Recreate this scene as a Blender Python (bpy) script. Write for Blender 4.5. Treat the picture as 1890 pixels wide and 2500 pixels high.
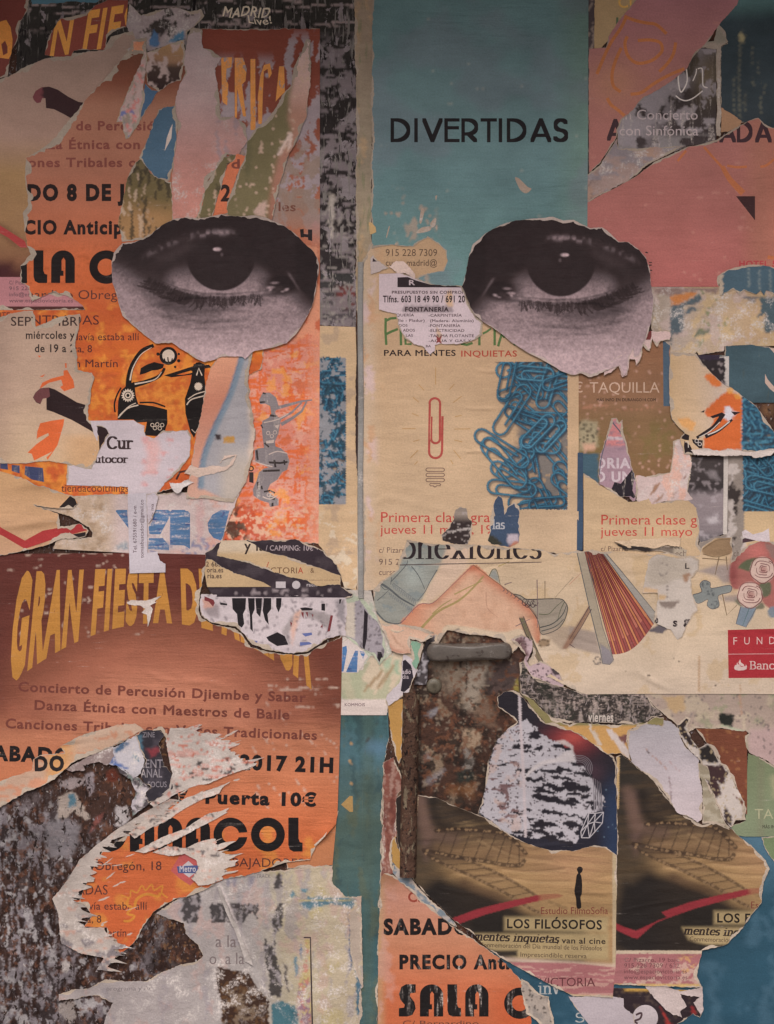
import bpy, math, random
import numpy as np
from mathutils import geometry, Vector
for o in list(bpy.data.objects): bpy.data.objects.remove(o)
S = bpy.context.scene
COL = S.collection
# ---------------------------------------------------------------- camera, sky, sun, exposure
PX = 0.001                                   # one photograph pixel of poster is about a millimetre
ZB = 0.45                                    # height of the lowest visible edge above the pavement
DIST = 4.2
cam_d = bpy.data.cameras.new('camera'); cam = bpy.data.objects.new('camera', cam_d); COL.objects.link(cam)
cam.location = (0, -DIST, ZB + 1.25); cam.rotation_euler = (math.radians(90), 0, 0)
cam_d.sensor_fit = 'VERTICAL'; cam_d.sensor_height = 24; cam_d.lens = 24 * (DIST - .004) / 2.5
cam_d.clip_end = 200; S.camera = cam
W = bpy.data.worlds.new('World'); S.world = W; W.use_nodes = True
nt = W.node_tree; bg = nt.nodes['Background']; sky = nt.nodes.new('ShaderNodeTexSky')
SUN_EL, SUN_AZ = math.radians(52), math.radians(12)
sky.sky_type = 'NISHITA'; sky.sun_disc = False; sky.sun_elevation = SUN_EL; sky.sun_rotation = math.pi + SUN_AZ
sky.dust_density = 6; sky.air_density = .6; sky.ozone_density = .5
nt.links.new(sky.outputs[0], bg.inputs[0]); bg.inputs[1].default_value = 0.05
sd = bpy.data.lights.new('sun', 'SUN'); sun = bpy.data.objects.new('sun', sd); COL.objects.link(sun)
sd.energy = 1.5; sd.angle = math.radians(52); sd.color = (1, .985, .96)
sun.rotation_euler = (math.pi / 2 - SUN_EL, 0, -SUN_AZ); sun.location = (0, -4, 5)
S.view_settings.view_transform = 'Standard'; S.view_settings.look = 'None'
S.view_settings.exposure = 0.88; S.view_settings.gamma = 1; S.view_settings.use_curve_mapping = False
S.cycles.max_bounces = 6; S.cycles.use_denoising = True
# ---------------------------------------------------------------- small numeric helpers
def lin(v):
    v = np.asarray(v, float) / 255.
    return np.where(v <= .04045, v / 12.92, ((v + .055) / 1.055) ** 2.4)
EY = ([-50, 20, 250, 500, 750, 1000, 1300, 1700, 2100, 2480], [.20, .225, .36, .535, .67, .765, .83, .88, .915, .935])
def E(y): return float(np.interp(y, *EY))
def c(r, g, b, y=1300):
    if r >= g and b > g: b = g + (b - g) * .45
    m = .3 * r + .59 * g + .11 * b; ds = .12 if b > r else -.02 if r > b + 25 else .03; tk = max(r, g, b); tk = .78 + .22 * min(1, max(0, (tk - 48) / 50)); r, g, b = [(v + (m - v) * ds) * .985 * tk for v in (r, g, b)]
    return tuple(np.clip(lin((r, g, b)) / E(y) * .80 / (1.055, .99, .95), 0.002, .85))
def _h(i, j, s):
    n = (i * 374761393 + j * 668265263 + s * 974711 + 12345) & 0x7fffffff
    n = ((n ^ (n >> 13)) * 1274126177) & 0x7fffffff
    n = ((n ^ (n >> 15)) * 2246822519) & 0x7fffffff
    return (n & 0xffff) / 65535.
def vn(x, y, s=0):
    x = np.asarray(x, float); y = np.asarray(y, float)
    i = np.floor(x).astype(np.int64); j = np.floor(y).astype(np.int64); u = x - i; v = y - j
    u = u * u * (3 - 2 * u); v = v * v * (3 - 2 * v)
    return (_h(i, j, s) * (1 - u) + _h(i + 1, j, s) * u) * (1 - v) + (_h(i, j + 1, s) * (1 - u) + _h(i + 1, j + 1, s) * u) * v
def fbm(x, y, s=0, o=4):
    t = 0; a = .5; f = 1; n = 0
    for k in range(o):
        t = t + a * vn(x * f + 17.3 * k, y * f + 5.1 * k, s + k); n += a; a *= .5; f *= 2.03
    return t / n
def sm(a, b, x): t = np.clip((x - a) / (b - a + 1e-9), 0, 1); return t * t * (3 - 2 * t)
def pip(P, loops):
    x = P[:, 0]; y = P[:, 1]; r = np.zeros(len(P), bool)
    al = np.concatenate(loops); lo = al.min(0); hi = al.max(0)
    k = np.where((x >= lo[0]) & (x <= hi[0]) & (y >= lo[1]) & (y <= hi[1]))[0]
    if not len(k): return r
    a = np.concatenate(loops); b = np.concatenate([np.roll(l, -1, 0) for l in loops])
    for q0 in range(0, len(k), 4000):
        kk = k[q0:q0 + 4000]; xx = x[kk, None]; yy = y[kk, None]
        cr = (a[None, :, 1] > yy) != (b[None, :, 1] > yy)
        dy = b[None, :, 1] - a[None, :, 1]; dy = np.where(dy == 0, 1e-9, dy)
        r[kk] = ((cr & (xx < a[None, :, 0] + (yy - a[None, :, 1]) / dy * (b[None, :, 0] - a[None, :, 0]))).sum(1) & 1) == 1
    return r
def dseg(P, a, b):
    d = b - a; L = (d * d).sum() + 1e-9
    t = np.clip(((P - a) @ d) / L, 0, 1)
    return np.hypot(P[:, 0] - a[0] - t * d[0], P[:, 1] - a[1] - t * d[1])
def dline(P, pts, closed=False):
    pts = np.asarray(pts, float); r = np.full(len(P), 1e6)
    n = len(pts)
    for i in range(n if closed else n - 1): r = np.minimum(r, dseg(P, pts[i], pts[(i + 1) % n]))
    return r
def spl(pts, n=6, closed=False):
    p = np.asarray(pts, float); N = len(p); out = []
    for i in range(N if closed else N - 1):
        g = (lambda k: p[k % N]) if closed else (lambda k: p[min(max(k, 0), N - 1)])
        a, b, d, e = g(i - 1), g(i), g(i + 1), g(i + 2)
        for k in range(n):
            t = k / n
            out.append(.5 * (2 * b + (d - a) * t + (2 * a - 5 * b + 4 * d - e) * t * t + (3 * b - a - 3 * d + e) * t ** 3))
    if not closed: out.append(p[-1])
    return np.array(out)
TX = dict(A=0, B=450, C=900, D=1390); TY = [0, 400, 800, 1200, 1600, 2000]; F = .299
def q(tile, s):
    """points given in the enlarged view of one 500 px square of the wall -> millimetres on the wall; ! = the edge that follows is cut straight"""
    out = []
    for w in s.split():
        f = w.endswith('!'); a, b = w.rstrip('!').split(',')
        x, y = TX[tile[0]] + float(a) * F, TY[int(tile[1])] + float(b) * F
        out.append((x, y, 1) if f else (x, y))
    return out
def pp(s):
    out = []
    for w in s.split():
        f = w.endswith('!'); a, b = w.rstrip('!').split(',')
        out.append((float(a), float(b), 1) if f else (float(a), float(b)))
    return out
def Q(tile, s, closed=True, smooth=0):
    a = np.array([p[:2] for p in q(tile, s)], float)
    return spl(a, smooth, closed) if smooth else a
def qp(tile, x, y): return TX[tile[0]] + x * F, TY[int(tile[1])] + y * F
# ---------------------------------------------------------------- relief every sheet follows
CREASES = []
def crease(tile, s, h=2.2, w=6): CREASES.append((Q(tile, s, False, 5), h, w))
def _random_creases():
    rs = random.Random(4)
    for i in range(130):
        x0, y0, x1, y1 = rs.choice(((0, 600, 640, 1200), (0, 1400, 820, 2100), (890, 800, 1420, 1400), (900, 1400, 1890, 1690), (910, 0, 1430, 700), (1440, 100, 1890, 700), (990, 2000, 1860, 2400), (930, 2150, 1250, 2500), (450, 60, 780, 1300), (0, 150, 330, 760)))
        x, y, L, a = rs.uniform(x0, x1), rs.uniform(y0, y1), rs.uniform(50, 210), rs.gauss(0, .16) + (1.45 if rs.random() < .12 else 0); b = rs.uniform(-9, 9)
        pts = [(x + L * t * math.cos(a), y + L * t * math.sin(a) + b * math.sin(3.1 * t)) for t in (0, .25, .5, .75, 1)]
        CREASES.append((spl(pts, 3), rs.uniform(.5, 1.5) * rs.choice((1, 1, -1)), rs.uniform(4, 6.5)))
_random_creases()
def relief(P):
    x, y = P[:, 0], P[:, 1]
    z = 3.2 * (fbm(x / 300, y / 240, 3, 3) - .5) + 1.1 * (fbm(x / 90, y / 42, 9, 3) - .5) + .8 * (fbm(x / 60, y / 14, 19, 2) - .5) * sm(.4, .7, fbm(x / 150, y / 150, 23, 2)) * 2
    for pts, h, w in CREASES:
        lo = pts.min(0) - 4 * w; hi = pts.max(0) + 4 * w
        k = np.where((x > lo[0]) & (x < hi[0]) & (y > lo[1]) & (y < hi[1]))[0]
        if len(k):
            d = dline(P[k], pts); ends = np.minimum(np.hypot(x[k] - pts[0, 0], y[k] - pts[0, 1]), np.hypot(x[k] - pts[-1, 0], y[k] - pts[-1, 1]))
            z[k] += h * np.exp(-(d / w) ** 2) * np.clip(ends / (6 * w), .1, 1)
    return z
def world(P, z): return np.stack([(P[:, 0] - 945) * PX, -z * .001, (2500 - P[:, 1]) * PX + ZB], 1)
# ---------------------------------------------------------------- materials
MATS = {}
def nodes_of(m):
    m.use_nodes = True; n = m.node_tree.nodes; return n, m.node_tree.links, n['Principled BSDF']
def paper(key, mottle=.16, wear=0, wcol=(.55, .47, .43), wscale=(4, 60), wthr=.60, chips=(), bump=.35, rough=.68, spec=.14, bscale=(7, 70)):
    """printed paper: colour from the sheet's own print, mottled, worn in flecks; chips = ((colour, (sx, sz), threshold, softness), ...)"""
    if key in MATS: return MATS[key]
    m = bpy.data.materials.new(key); n, L, b = nodes_of(m); MATS[key] = m
    at = n.new('ShaderNodeAttribute'); at.attribute_name = 'Col'
    tc = n.new('ShaderNodeTexCoord')
    def noise(sx, sz, detail=4, rgh=.6, off=0, dist=0, rot=0):
        mp = n.new('ShaderNodeMapping'); mp.inputs['Scale'].default_value = (sx, 1, sz); mp.inputs['Location'].default_value = (off, off, off)
        mp.inputs['Rotation'].default_value = (0, rot, 0)
        L.new(tc.outputs['Object'], mp.inputs[0])
        t = n.new('ShaderNodeTexNoise'); t.inputs['Scale'].default_value = 1; t.inputs['Detail'].default_value = detail; t.inputs['Roughness'].default_value = rgh
        t.inputs['Distortion'].default_value = dist
        L.new(mp.outputs[0], t.inputs['Vector']); return t.outputs[0]
    def mapr(s, a, b_, c_, d_):
        r = n.new('ShaderNodeMapRange'); r.inputs[1].default_value = a; r.inputs[2].default_value = b_; r.inputs[3].default_value = c_; r.inputs[4].default_value = d_
        L.new(s, r.inputs[0]); return r.outputs[0]
    def mix(a, b_, f, mode='MIX'):
        x = n.new('ShaderNodeMix'); x.data_type = 'RGBA'; x.blend_type = mode
        if isinstance(f, float): x.inputs[0].default_value = f
        else: L.new(f, x.inputs[0])
        L.new(a, x.inputs[6])
        if isinstance(b_, tuple): x.inputs[7].default_value = (*b_, 1)
        else: L.new(b_, x.inputs[7])
        return x.outputs[2]
    def mul(a, b_):
        x = n.new('ShaderNodeMath'); x.operation = 'MULTIPLY'; L.new(a, x.inputs[0])
        if isinstance(b_, float): x.inputs[1].default_value = b_
        else: L.new(b_, x.inputs[1])
        return x.outputs[0]
    col = at.outputs['Color']
    for k, (cc, sc, thr, soft) in enumerate(chips):
        col = mix(col, cc, mapr(noise(sc[0], sc[1], 6, .62, 3.7 * k + 1, .6), thr, thr + soft, 0, 1))
    if wear:
        w1 = mapr(noise(*wscale, 6, .7, 11), wthr, wthr + .07, 0, 1); w2 = mapr(noise(5, 6, 3, .5, 23), .42, .62, 0, 1)
        w3 = mapr(noise(180, 180, 2, .5, 31), .45, .6, .25, 1)
        col = mix(col, wcol, mul(mul(mul(w1, w2), w3), float(wear)))
    v = mapr(noise(5, 7, 5, .6, 5), .3, .7, 1 - mottle, 1 + mottle * .7)
    v2 = mapr(noise(240, 260, 3, .6, 7), .3, .7, .90, 1.10)
    v3 = mapr(noise(14, 45, 6, .7, 41, 1.2), .3, .7, 1 - mottle * .3, 1 + mottle * .25)
    g = n.new('ShaderNodeCombineColor'); vv = mul(mul(v, v2), v3)
    for i in range(3): L.new(vv, g.inputs[i])
    col = mix(col, g.outputs[0], 1.0, 'MULTIPLY')
    L.new(col, b.inputs['Base Color'])
    b.inputs['Specular IOR Level'].default_value = spec
    L.new(mapr(noise(30, 30, 3, .5, 2), .3, .7, rough - .1, rough + .12), b.inputs['Roughness'])
    hsum = n.new('ShaderNodeMath'); hsum.operation = 'ADD'
    L.new(mul(noise(*bscale, 5, .6, 13, .6), mapr(noise(4, 5, 3, .5, 61), .35, .65, .15, 1.)), hsum.inputs[0]); L.new(mul(noise(150, 170, 3, .6, 17), .25), hsum.inputs[1])
    bp = n.new('ShaderNodeBump'); bp.inputs['Strength'].default_value = bump; bp.inputs['Distance'].default_value = .009
    L.new(hsum.outputs[0], bp.inputs['Height']); L.new(bp.outputs[0], b.inputs['Normal'])
    return m
LIL = c(150, 136, 140, 1000)
paper('paper', bump=.34, bscale=(9, 40)); paper('poster', wear=.45, wscale=(9, 130), wthr=.62, bump=.34, bscale=(9, 40)); paper('core', mottle=.22, bump=.6, bscale=(40, 60))
paper('eyepaper', mottle=.08, bump=.25)
paper('ink', wear=.55, mottle=.2)
paper('inkworn', wear=.95, wthr=.53, wscale=(60, 9), mottle=.2)
paper('scratched', wear=.6, wthr=.62, wscale=(16, 150), mottle=.2, bump=.5)
paper('wallmat', mottle=.4, bump=1., bscale=(60, 34), rough=.8, chips=((c(142, 130, 134, 2200), (150, 60), .60, .05), (c(58, 40, 35, 2200), (90, 50), .57, .06), (c(178, 164, 158, 2200), (110, 80), .66, .03)))
paper('blackpeel', chips=((c(128, 114, 114, 480), (30, 20), .575, .02), (c(116, 106, 100, 480), (110, 16), .57, .04), (c(36, 30, 30, 480), (120, 22), .60, .04)), mottle=.3, bump=.6)
paper('bluescrape', wear=1., wthr=.50, wscale=(12, 120), wcol=c(206, 186, 184, 1290), chips=((c(70, 84, 134, 1300), (40, 70), .58, .06),), mottle=.3)
paper('tealworn', wear=.9, wscale=(90, 3), wthr=.62, wcol=c(150, 140, 110, 1900), mottle=.3, chips=((c(96, 92, 74, 1900), (50, 9), .62, .25),), bscale=(60, 5))
paper('striptint', mottle=.35, chips=((c(120, 112, 88, 400), (60, 14), .56, .1), (c(95, 80, 55, 400), (50, 9), .66, .05)), bump=.7, bscale=(40, 12))
paper('teal', wear=.22, mottle=.2, wcol=c(150, 140, 124, 400), wscale=(8, 170), wthr=.63, bump=.5)
paper('pinkp', wear=.45, mottle=.15, wcol=c(186, 140, 126, 560), wscale=(9, 180), wthr=.61, bump=.5)
paper('tealstreak', wear=.5, mottle=.22, wcol=c(120, 116, 96, 200), wscale=(90, 5), wthr=.60)
paper('metal', mottle=.35, rough=.42, spec=.5, wear=.8, wcol=c(140, 128, 118, 1600), wscale=(40, 40), wthr=.56, chips=((c(70, 52, 44, 1600), (40, 60), .58, .08),), bump=.3, bscale=(30, 40))
paper('rustbar', mottle=.4, chips=((c(130, 112, 92, 1800), (60, 22), .54, .06), (c(54, 38, 34, 1800), (140, 90), .56, .05), (c(124, 74, 52, 1800), (120, 60), .62, .06)), bump=.9, bscale=(90, 70), rough=.7)
paper('tealstreak2', mottle=.16, bump=.25, bscale=(8, 30))
paper('peelink', wear=1., wthr=.50, wscale=(40, 22), wcol=c(126, 110, 108, 250), mottle=.25, chips=((c(126, 108, 104, 250), (60, 26), .58, .03),))
paper('whiteworn', mottle=.22, wear=.9, wcol=(.62, .55, .52), wscale=(30, 30), wthr=.5, bump=.6, bscale=(26, 34))
paper('darkworn', mottle=.3, wear=1., wcol=c(190, 165, 155, 1750), wscale=(34, 120), wthr=.5, chips=((c(150, 132, 128, 1750), (130, 40), .565, .04),), bump=.5)
# ---------------------------------------------------------------- lettering
_tc = {}
def _glyph(s, bold, shear):
    k = (s, bold, shear)
    if k in _tc: return _tc[k]
    cu = bpy.data.curves.new('t', 'FONT'); cu.body = s; cu.size = 1; cu.resolution_u = 3; cu.offset = bold; cu.shear = shear; cu.fill_mode = 'NONE'
    ob = bpy.data.objects.new('t', cu); COL.objects.link(ob)
    me = bpy.data.meshes.new_from_object(ob.evaluated_get(bpy.context.evaluated_depsgraph_get()))
    V = np.array([v.co[:2] for v in me.vertices]); nb = {}
    for e in me.edges:
        a, b_ = e.vertices; nb.setdefault(a, []).append(b_); nb.setdefault(b_, []).append(a)
    loops = []; seen = set()
    for a in nb:
        if a in seen: continue
        lp = [a]; seen.add(a); cur = a
        while True:
            nx = [k for k in nb[cur] if k not in seen]
            if not nx: break
            cur = nx[0]; seen.add(cur); lp.append(cur)
        if len(lp) > 2: loops.append(V[lp])
    bpy.data.objects.remove(ob); bpy.data.curves.remove(cu); bpy.data.meshes.remove(me)
    if bold and loops:                        # heavier weight: push every contour outwards along its normals
        src = list(loops)
        for i, l in enumerate(src):
            a = l - np.roll(l, 1, 0); b_ = np.roll(l, -1, 0) - l
            a = a / (np.hypot(a[:, 0], a[:, 1])[:, None] + 1e-9); b_ = b_ / (np.hypot(b_[:, 0], b_[:, 1])[:, None] + 1e-9)
            na = np.stack([a[:, 1], -a[:, 0]], 1); nb_ = np.stack([b_[:, 1], -b_[:, 0]], 1); m_ = na + nb_
            m_ = m_ / np.maximum((m_ * na).sum(1), .35)[:, None]
            ar = (l[:, 0] * np.roll(l[:, 1], -1) - np.roll(l[:, 0], -1) * l[:, 1]).sum()
            hole = any(pip(l[:1], [o]).any() for j, o in enumerate(src) if j != i)
            sg = (1 if ar > 0 else -1) * (-1 if hole else 1)
            loops[i] = l + m_ * bold * .62 * sg
    _tc[k] = loops; return loops
def bounds(loops): a = np.concatenate(loops); return a.min(0), a.max(0)
CAPH = None
_adv = {}
def _advance(ch, shear):
    k = (ch, shear)
    if k not in _adv:
        a = bounds(_glyph('HH', 0, shear)); b_ = bounds(_glyph('H' + ch + 'H', 0, shear)); _adv[k] = (b_[1][0] - b_[0][0]) - (a[1][0] - a[0][0])
    return _adv[k]
def text(s, x0, x1, base, cap, bold=0.0, shear=0., rot=0., warp=None):
    """built-in face, stretched between x0 and x1 on a base line; cap = height of a capital, all in mm of wall; one group per letter"""
    global CAPH
    if CAPH is None: CAPH = bounds(_glyph('H', 0, 0))[1][1]
    x = 0; LL = []
    for ch in s:
        if ch != ' ': LL.append([l + (x, 0) for l in _glyph(ch, bold, shear)])
        x += _advance(ch, shear) + bold * 1.2
    lo, hi = bounds([l for g in LL for l in g]); sx = (x1 - x0) / (hi[0] - lo[0]); sy = cap / CAPH; out = []
    for g in LL:
        o = []
        for l in g:
            p = np.stack([(l[:, 0] - lo[0]) * sx, -l[:, 1] * sy], 1)
            if rot:
                cs, sn = math.cos(math.radians(rot)), math.sin(math.radians(rot)); p = p @ np.array([[cs, sn], [-sn, cs]])
            p = p + (x0, base)
            o.append(warp(p) if warp else p)
        out.append(o)
    return out
def tt(tile, s, x0, x1, base, cap, bold=0., shear=0., rot=0., warp=None):
    return text(s, TX[tile[0]] + x0 * F, TX[tile[0]] + x1 * F, TY[int(tile[1])] + base * F, cap * F, bold, shear, rot, warp)
def arc(cx, cy, rx, ry, a0, a1, n=9): return [(cx + rx * math.cos(math.radians(a0 + (a1 - a0) * i / n)), cy + ry * math.sin(math.radians(a0 + (a1 - a0) * i / n))) for i in range(n + 1)]
G = {  # pen skeletons: capitals 1 high, small letters .68 high
 'D': (.66, [[(0, 0), (0, 1)], [(0, 1), (.12, 1)] + arc(.14, .5, .44, .5, 90, -90, 12) + [(0, 0)]]), 'I': (.1, [[(0, 0), (0, 1)]]),
 'V': (.6, [[(0, 1), (.3, 0), (.6, 1)]]), 'E': (.42, [[(.42, 1), (0, 1), (0, 0), (.42, 0)], [(0, .62), (.4, .62)]]),
 'R': (.5, [[(0, 0), (0, 1)], [(0, 1), (.18, 1)] + arc(.18, .66, .3, .34, 90, -90) + [(0, .32)], [(.2, .32), (.44, 0)]]),
 'T': (.46, [[(.23, 0), (.23, 1)], [(0, 1), (.46, 1)]]), 'A': (.62, [[(0, 0), (.31, 1), (.62, 0)], [(.12, .25), (.5, .25)]]),
 'S': (.42, [arc(.22, .75, .2, .25, 30, 250, 9) + arc(.2, .25, .22, .25, 80, -150, 10)]), 'N': (.6, [[(0, 0), (0, 1), (.55, 0), (.55, 1)]]),
 'o': (.6, [arc(.3, .34, .29, .34, 0, 360, 18)]), 'e': (.54, [[(.03, .38), (.53, .38)] + arc(.28, .34, .26, .34, 8, 318, 15)]),
 'n': (.62, [[(.1, 0), (.1, .66), (0, .66)], [(0, 0), (.2, 0)], arc(.3, .44, .2, .24, 170, 0, 8) + [(.5, 0)], [(.4, 0), (.6, 0)]]),
 'm': (.95, [[(.1, 0), (.1, .66), (0, .66)], [(0, 0), (.2, 0)], arc(.27, .44, .17, .24, 170, 0, 7) + [(.44, 0)], [(.34, 0), (.54, 0)], arc(.62, .44, .18, .24, 170, 0, 7) + [(.8, 0)], [(.7, 0), (.92, 0)]]),
 'x': (.56, [[(.06, .66), (.48, 0)], [(.46, .66), (.08, 0)], [(0, .66), (.2, .66)], [(.36, .66), (.55, .66)], [(0, 0), (.18, 0)], [(.36, 0), (.56, 0)]]),
 'i': (.28, [[(.12, 0), (.12, .66), (.0, .66)], [(0, 0), (.25, 0)], [(.11, .92), (.13, .92)]]), 'l': (.28, [[(.12, 0), (.12, 1.05), (0, 1.05)], [(0, 0), (.25, 0)]]),
 's': (.42, [arc(.22, .5, .17, .18, 40, 250, 8) + arc(.2, .18, .19, .18, 80, -150, 9)]), 'u': (.6, [[(0, .66), (.1, .66)] + [(.1, .25)] + arc(.28, .22, .18, .22, 180, 350, 7), [(.38, .66), (.5, .66), (.5, 0), (.6, 0)]]),
 'a': (.5, [arc(.22, .48, .18, .2, 150, 0, 7) + [(.4, .05), (.5, 0)], arc(.2, .18, .19, .18, 60, 310, 9)]), 'c': (.5, [arc(.28, .34, .26, .34, 45, 315, 13)]),
 't': (.38, [[(.14, .85), (.14, .15)] + arc(.26, .14, .12, .14, 180, 320, 5), [(0, .66), (.32, .66)]]), 'r': (.42, [[(.1, 0), (.1, .66), (0, .66)], [(0, 0), (.22, 0)], arc(.28, .46, .18, .2, 170, 40, 5)]),
 'q': (.6, [arc(.26, .34, .25, .34, 20, 340, 13), [(.5, .66), (.5, -.3)], [(.38, -.3), (.6, -.3)]]), 'v': (.56, [[(.08, .66), (.28, 0), (.48, .66)], [(0, .66), (.18, .66)], [(.38, .66), (.56, .66)]]),
 'B': (.66, [[(.1, 0), (.1, 1)], [(0, 1), (.3, 1)] + arc(.32, .76, .22, .24, 90, -90, 7) + [(.1, .52)], [(.3, .52)] + arc(.34, .26, .26, .26, 90, -90, 8) + [(0, 0)]]),
 'C': (.72, [arc(.4, .5, .38, .5, 42, 318, 15)]), ' ': (.3, [])}
def hull(pts):
    pts = sorted(set(map(tuple, pts)))
    def half(ps):
        h = []
        for p in ps:
            while len(h) > 1 and (h[-1][0] - h[-2][0]) * (p[1] - h[-2][1]) - (h[-1][1] - h[-2][1]) * (p[0] - h[-2][0]) <= 0: h.pop()
            h.append(p)
        return h
    return np.array(half(pts)[:-1] + half(pts[::-1])[:-1], float)
def pen(poly, w, t):
    """sweep a w x t rectangular nib along a line: one convex group per step"""
    g = []
    for a, b_ in zip(poly[:-1], poly[1:]):
        g.append([hull([(p[0] + sx * w / 2, p[1] + sy * t / 2) for p in (a, b_) for sx in (-1, 1) for sy in (-1, 1)])])
    return g
def pentext(s, x0, x1, base, cap, w, t, gap=.12, shear=0., warp=None):
    x = 0; S_ = []
    for ch in s:
        adv, st = G[ch]
        for l in st: S_.append([(x + a, b_) for a, b_ in l])
        x += adv + gap
    tot = x - gap; k = (x1 - x0) / tot; out = []
    for l in S_:
        p = np.array([(x0 + a * k + shear * b_ * cap, base - b_ * cap) for a, b_ in l])
        if warp: p = warp(p)
        out += pen([tuple(v) for v in p], w, t)
    return out
def stroke(pts, w, w2=None):
    """a line of given width as one outline"""
    p = np.asarray(pts, float); d = np.gradient(p, axis=0); d /= np.hypot(d[:, 0], d[:, 1])[:, None] + 1e-9
    nrm = np.stack([-d[:, 1], d[:, 0]], 1); ww = np.linspace(w, w if w2 is None else w2, len(p))[:, None] / 2
    return [np.concatenate([p + nrm * ww, (p - nrm * ww)[::-1]])]
def circle(x, y, r, ry=None, n=28): a = np.linspace(0, 2 * math.pi, n, False); return np.stack([x + r * np.cos(a), y + (ry or r) * np.sin(a)], 1)
def rect(x0, y0, x1, y1): return np.array([(x0, y0), (x1, y0), (x1, y1), (x0, y1)], float)
def heavy(s, x0, y0, h, gap=.1):
    """fat rounded display capitals of the concert hall's name"""
    x = x0; out = []
    for ch in s:
        H = h
        if ch in 'OC':
            r = .5 * H; w = 2 * r
            out.append([circle(x + r, y0 + r, r), circle(x + r, y0 + r, r * .5)]) if ch == 'O' else out.append([np.array([(x + r + r * math.cos(math.radians(a)), y0 + r + r * math.sin(math.radians(a))) for a in range(8, 355, 8)] + [(x + r + .5 * r * math.cos(math.radians(a)), y0 + r + .5 * r * math.sin(math.radians(a))) for a in range(348, 8, -10)])])
        elif ch in 'AR':
            w = .72 * H
            o = [(x, y0 + H), (x, y0 + .35 * H)] + [(x + w / 2 - w / 2 * math.cos(math.radians(a)), y0 + .35 * H - .35 * H * math.sin(math.radians(a))) for a in range(10, 180, 10)] + [(x + w, y0 + .35 * H), (x + w, y0 + H), (x + w * .60, y0 + H), (x + w * .60, y0 + .3 * H), (x + w * .52, y0 + .22 * H), (x + w * .44, y0 + .3 * H), (x + w * .44, y0 + .62 * H), (x + w * .52, y0 + .62 * H), (x + w * .52, y0 + .78 * H), (x + w * .38, y0 + .78 * H), (x + w * .38, y0 + H)]
            out.append([np.array(o)])
        elif ch == 'L':
            w = .42 * H; out.append([np.array([(x, y0), (x + .3 * H, y0), (x + .3 * H, y0 + .62 * H), (x + .34 * H, y0 + .72 * H), (x + w, y0 + .74 * H), (x + w, y0 + H), (x + .15 * H, y0 + H), (x + .04 * H, y0 + .94 * H), (x, y0 + .8 * H)])])
        elif ch == 'S':
            w = .52 * H; out.append([np.array([(x + w, y0), (x + w, y0 + .26 * H), (x + .36 * H, y0 + .28 * H), (x + .34 * H, y0 + .36 * H), (x + .48 * H, y0 + .55 * H), (x + w, y0 + .75 * H), (x + .42 * H, y0 + .95 * H), (x + .25 * H, y0 + H), (x, y0 + H), (x, y0 + .74 * H), (x + .16 * H, y0 + .72 * H), (x + .18 * H, y0 + .64 * H), (x + .05 * H, y0 + .48 * H), (x, y0 + .3 * H), (x + .08 * H, y0 + .08 * H), (x + .22 * H, y0)])])
        else: w = .3 * H
        x += w + gap * H
    return out
# ---------------------------------------------------------------- print on a sheet: colours at its vertices
class Print:
    def __init__(s, P, col):
        s.P = P; s.x = P[:, 0]; s.y = P[:, 1]; s.C = np.tile(np.array(col, float), (len(P), 1))
    def mix(s, col, a):
        a = np.clip(np.asarray(a, float), 0, 1).reshape(-1, 1); s.C = s.C * (1 - a) + np.asarray(col, float) * a
    def grad(s, stops, axis=1, wob=0):
        t = s.P[:, axis] + (wob * (fbm(s.x / 60, s.y / 60, 71) - .5) if wob else 0); k = [a for a, _ in stops]
        for i in range(3): s.C[:, i] = np.interp(t, k, [b_[i] for _, b_ in stops])
    def poly(s, pts, col, soft=0, a=1, rough=0):
        pts = np.asarray([p[:2] for p in pts], float); P = s.P
        if rough: P = P + np.stack([fbm(s.x / 9, s.y / 9, 5) - .5, fbm(s.x / 9, s.y / 9, 8) - .5], 1) * 2 * rough
        ins = pip(P, [pts])
        if soft:
            d = dline(P, pts, True); d = np.where(ins, d, -d); s.mix(col, sm(-soft, soft, d) * a)
        else: s.mix(col, ins * a)
    def line(s, pts, w, col, a=1, soft=1.5):
        pts = np.asarray([p[:2] for p in pts], float); lo = pts.min(0) - w - 4; hi = pts.max(0) + w + 4
        k = np.where((s.x > lo[0]) & (s.x < hi[0]) & (s.y > lo[1]) & (s.y < hi[1]))[0]
        if len(k):
            d = dline(s.P[k], pts); al = np.zeros(len(s.P)); al[k] = 1 - sm(w / 2 - soft / 2, w / 2 + soft / 2, d); s.mix(col, al * a)
    def disc(s, x, y, rx, ry, col, a=1, soft=.15, rot=0):
        dx, dy = s.x - x, s.y - y; cs, sn = math.cos(math.radians(rot)), math.sin(math.radians(rot))
        r = np.hypot((dx * cs + dy * sn) / rx, (-dx * sn + dy * cs) / ry); s.mix(col, (1 - sm(1 - soft, 1 + soft, r)) * a)
    def chips(s, col, sx, sy, thr, soft=.03, a=1, seed=0, mask=1, o=4):
        s.mix(col, sm(thr, thr + soft, fbm(s.x / sx + 1.5 * fbm(s.x / 30, s.y / 30, seed + 40), s.y / sy + 1.5 * fbm(s.x / 25, s.y / 25, seed + 50), seed, o)) * a * mask)
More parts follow.
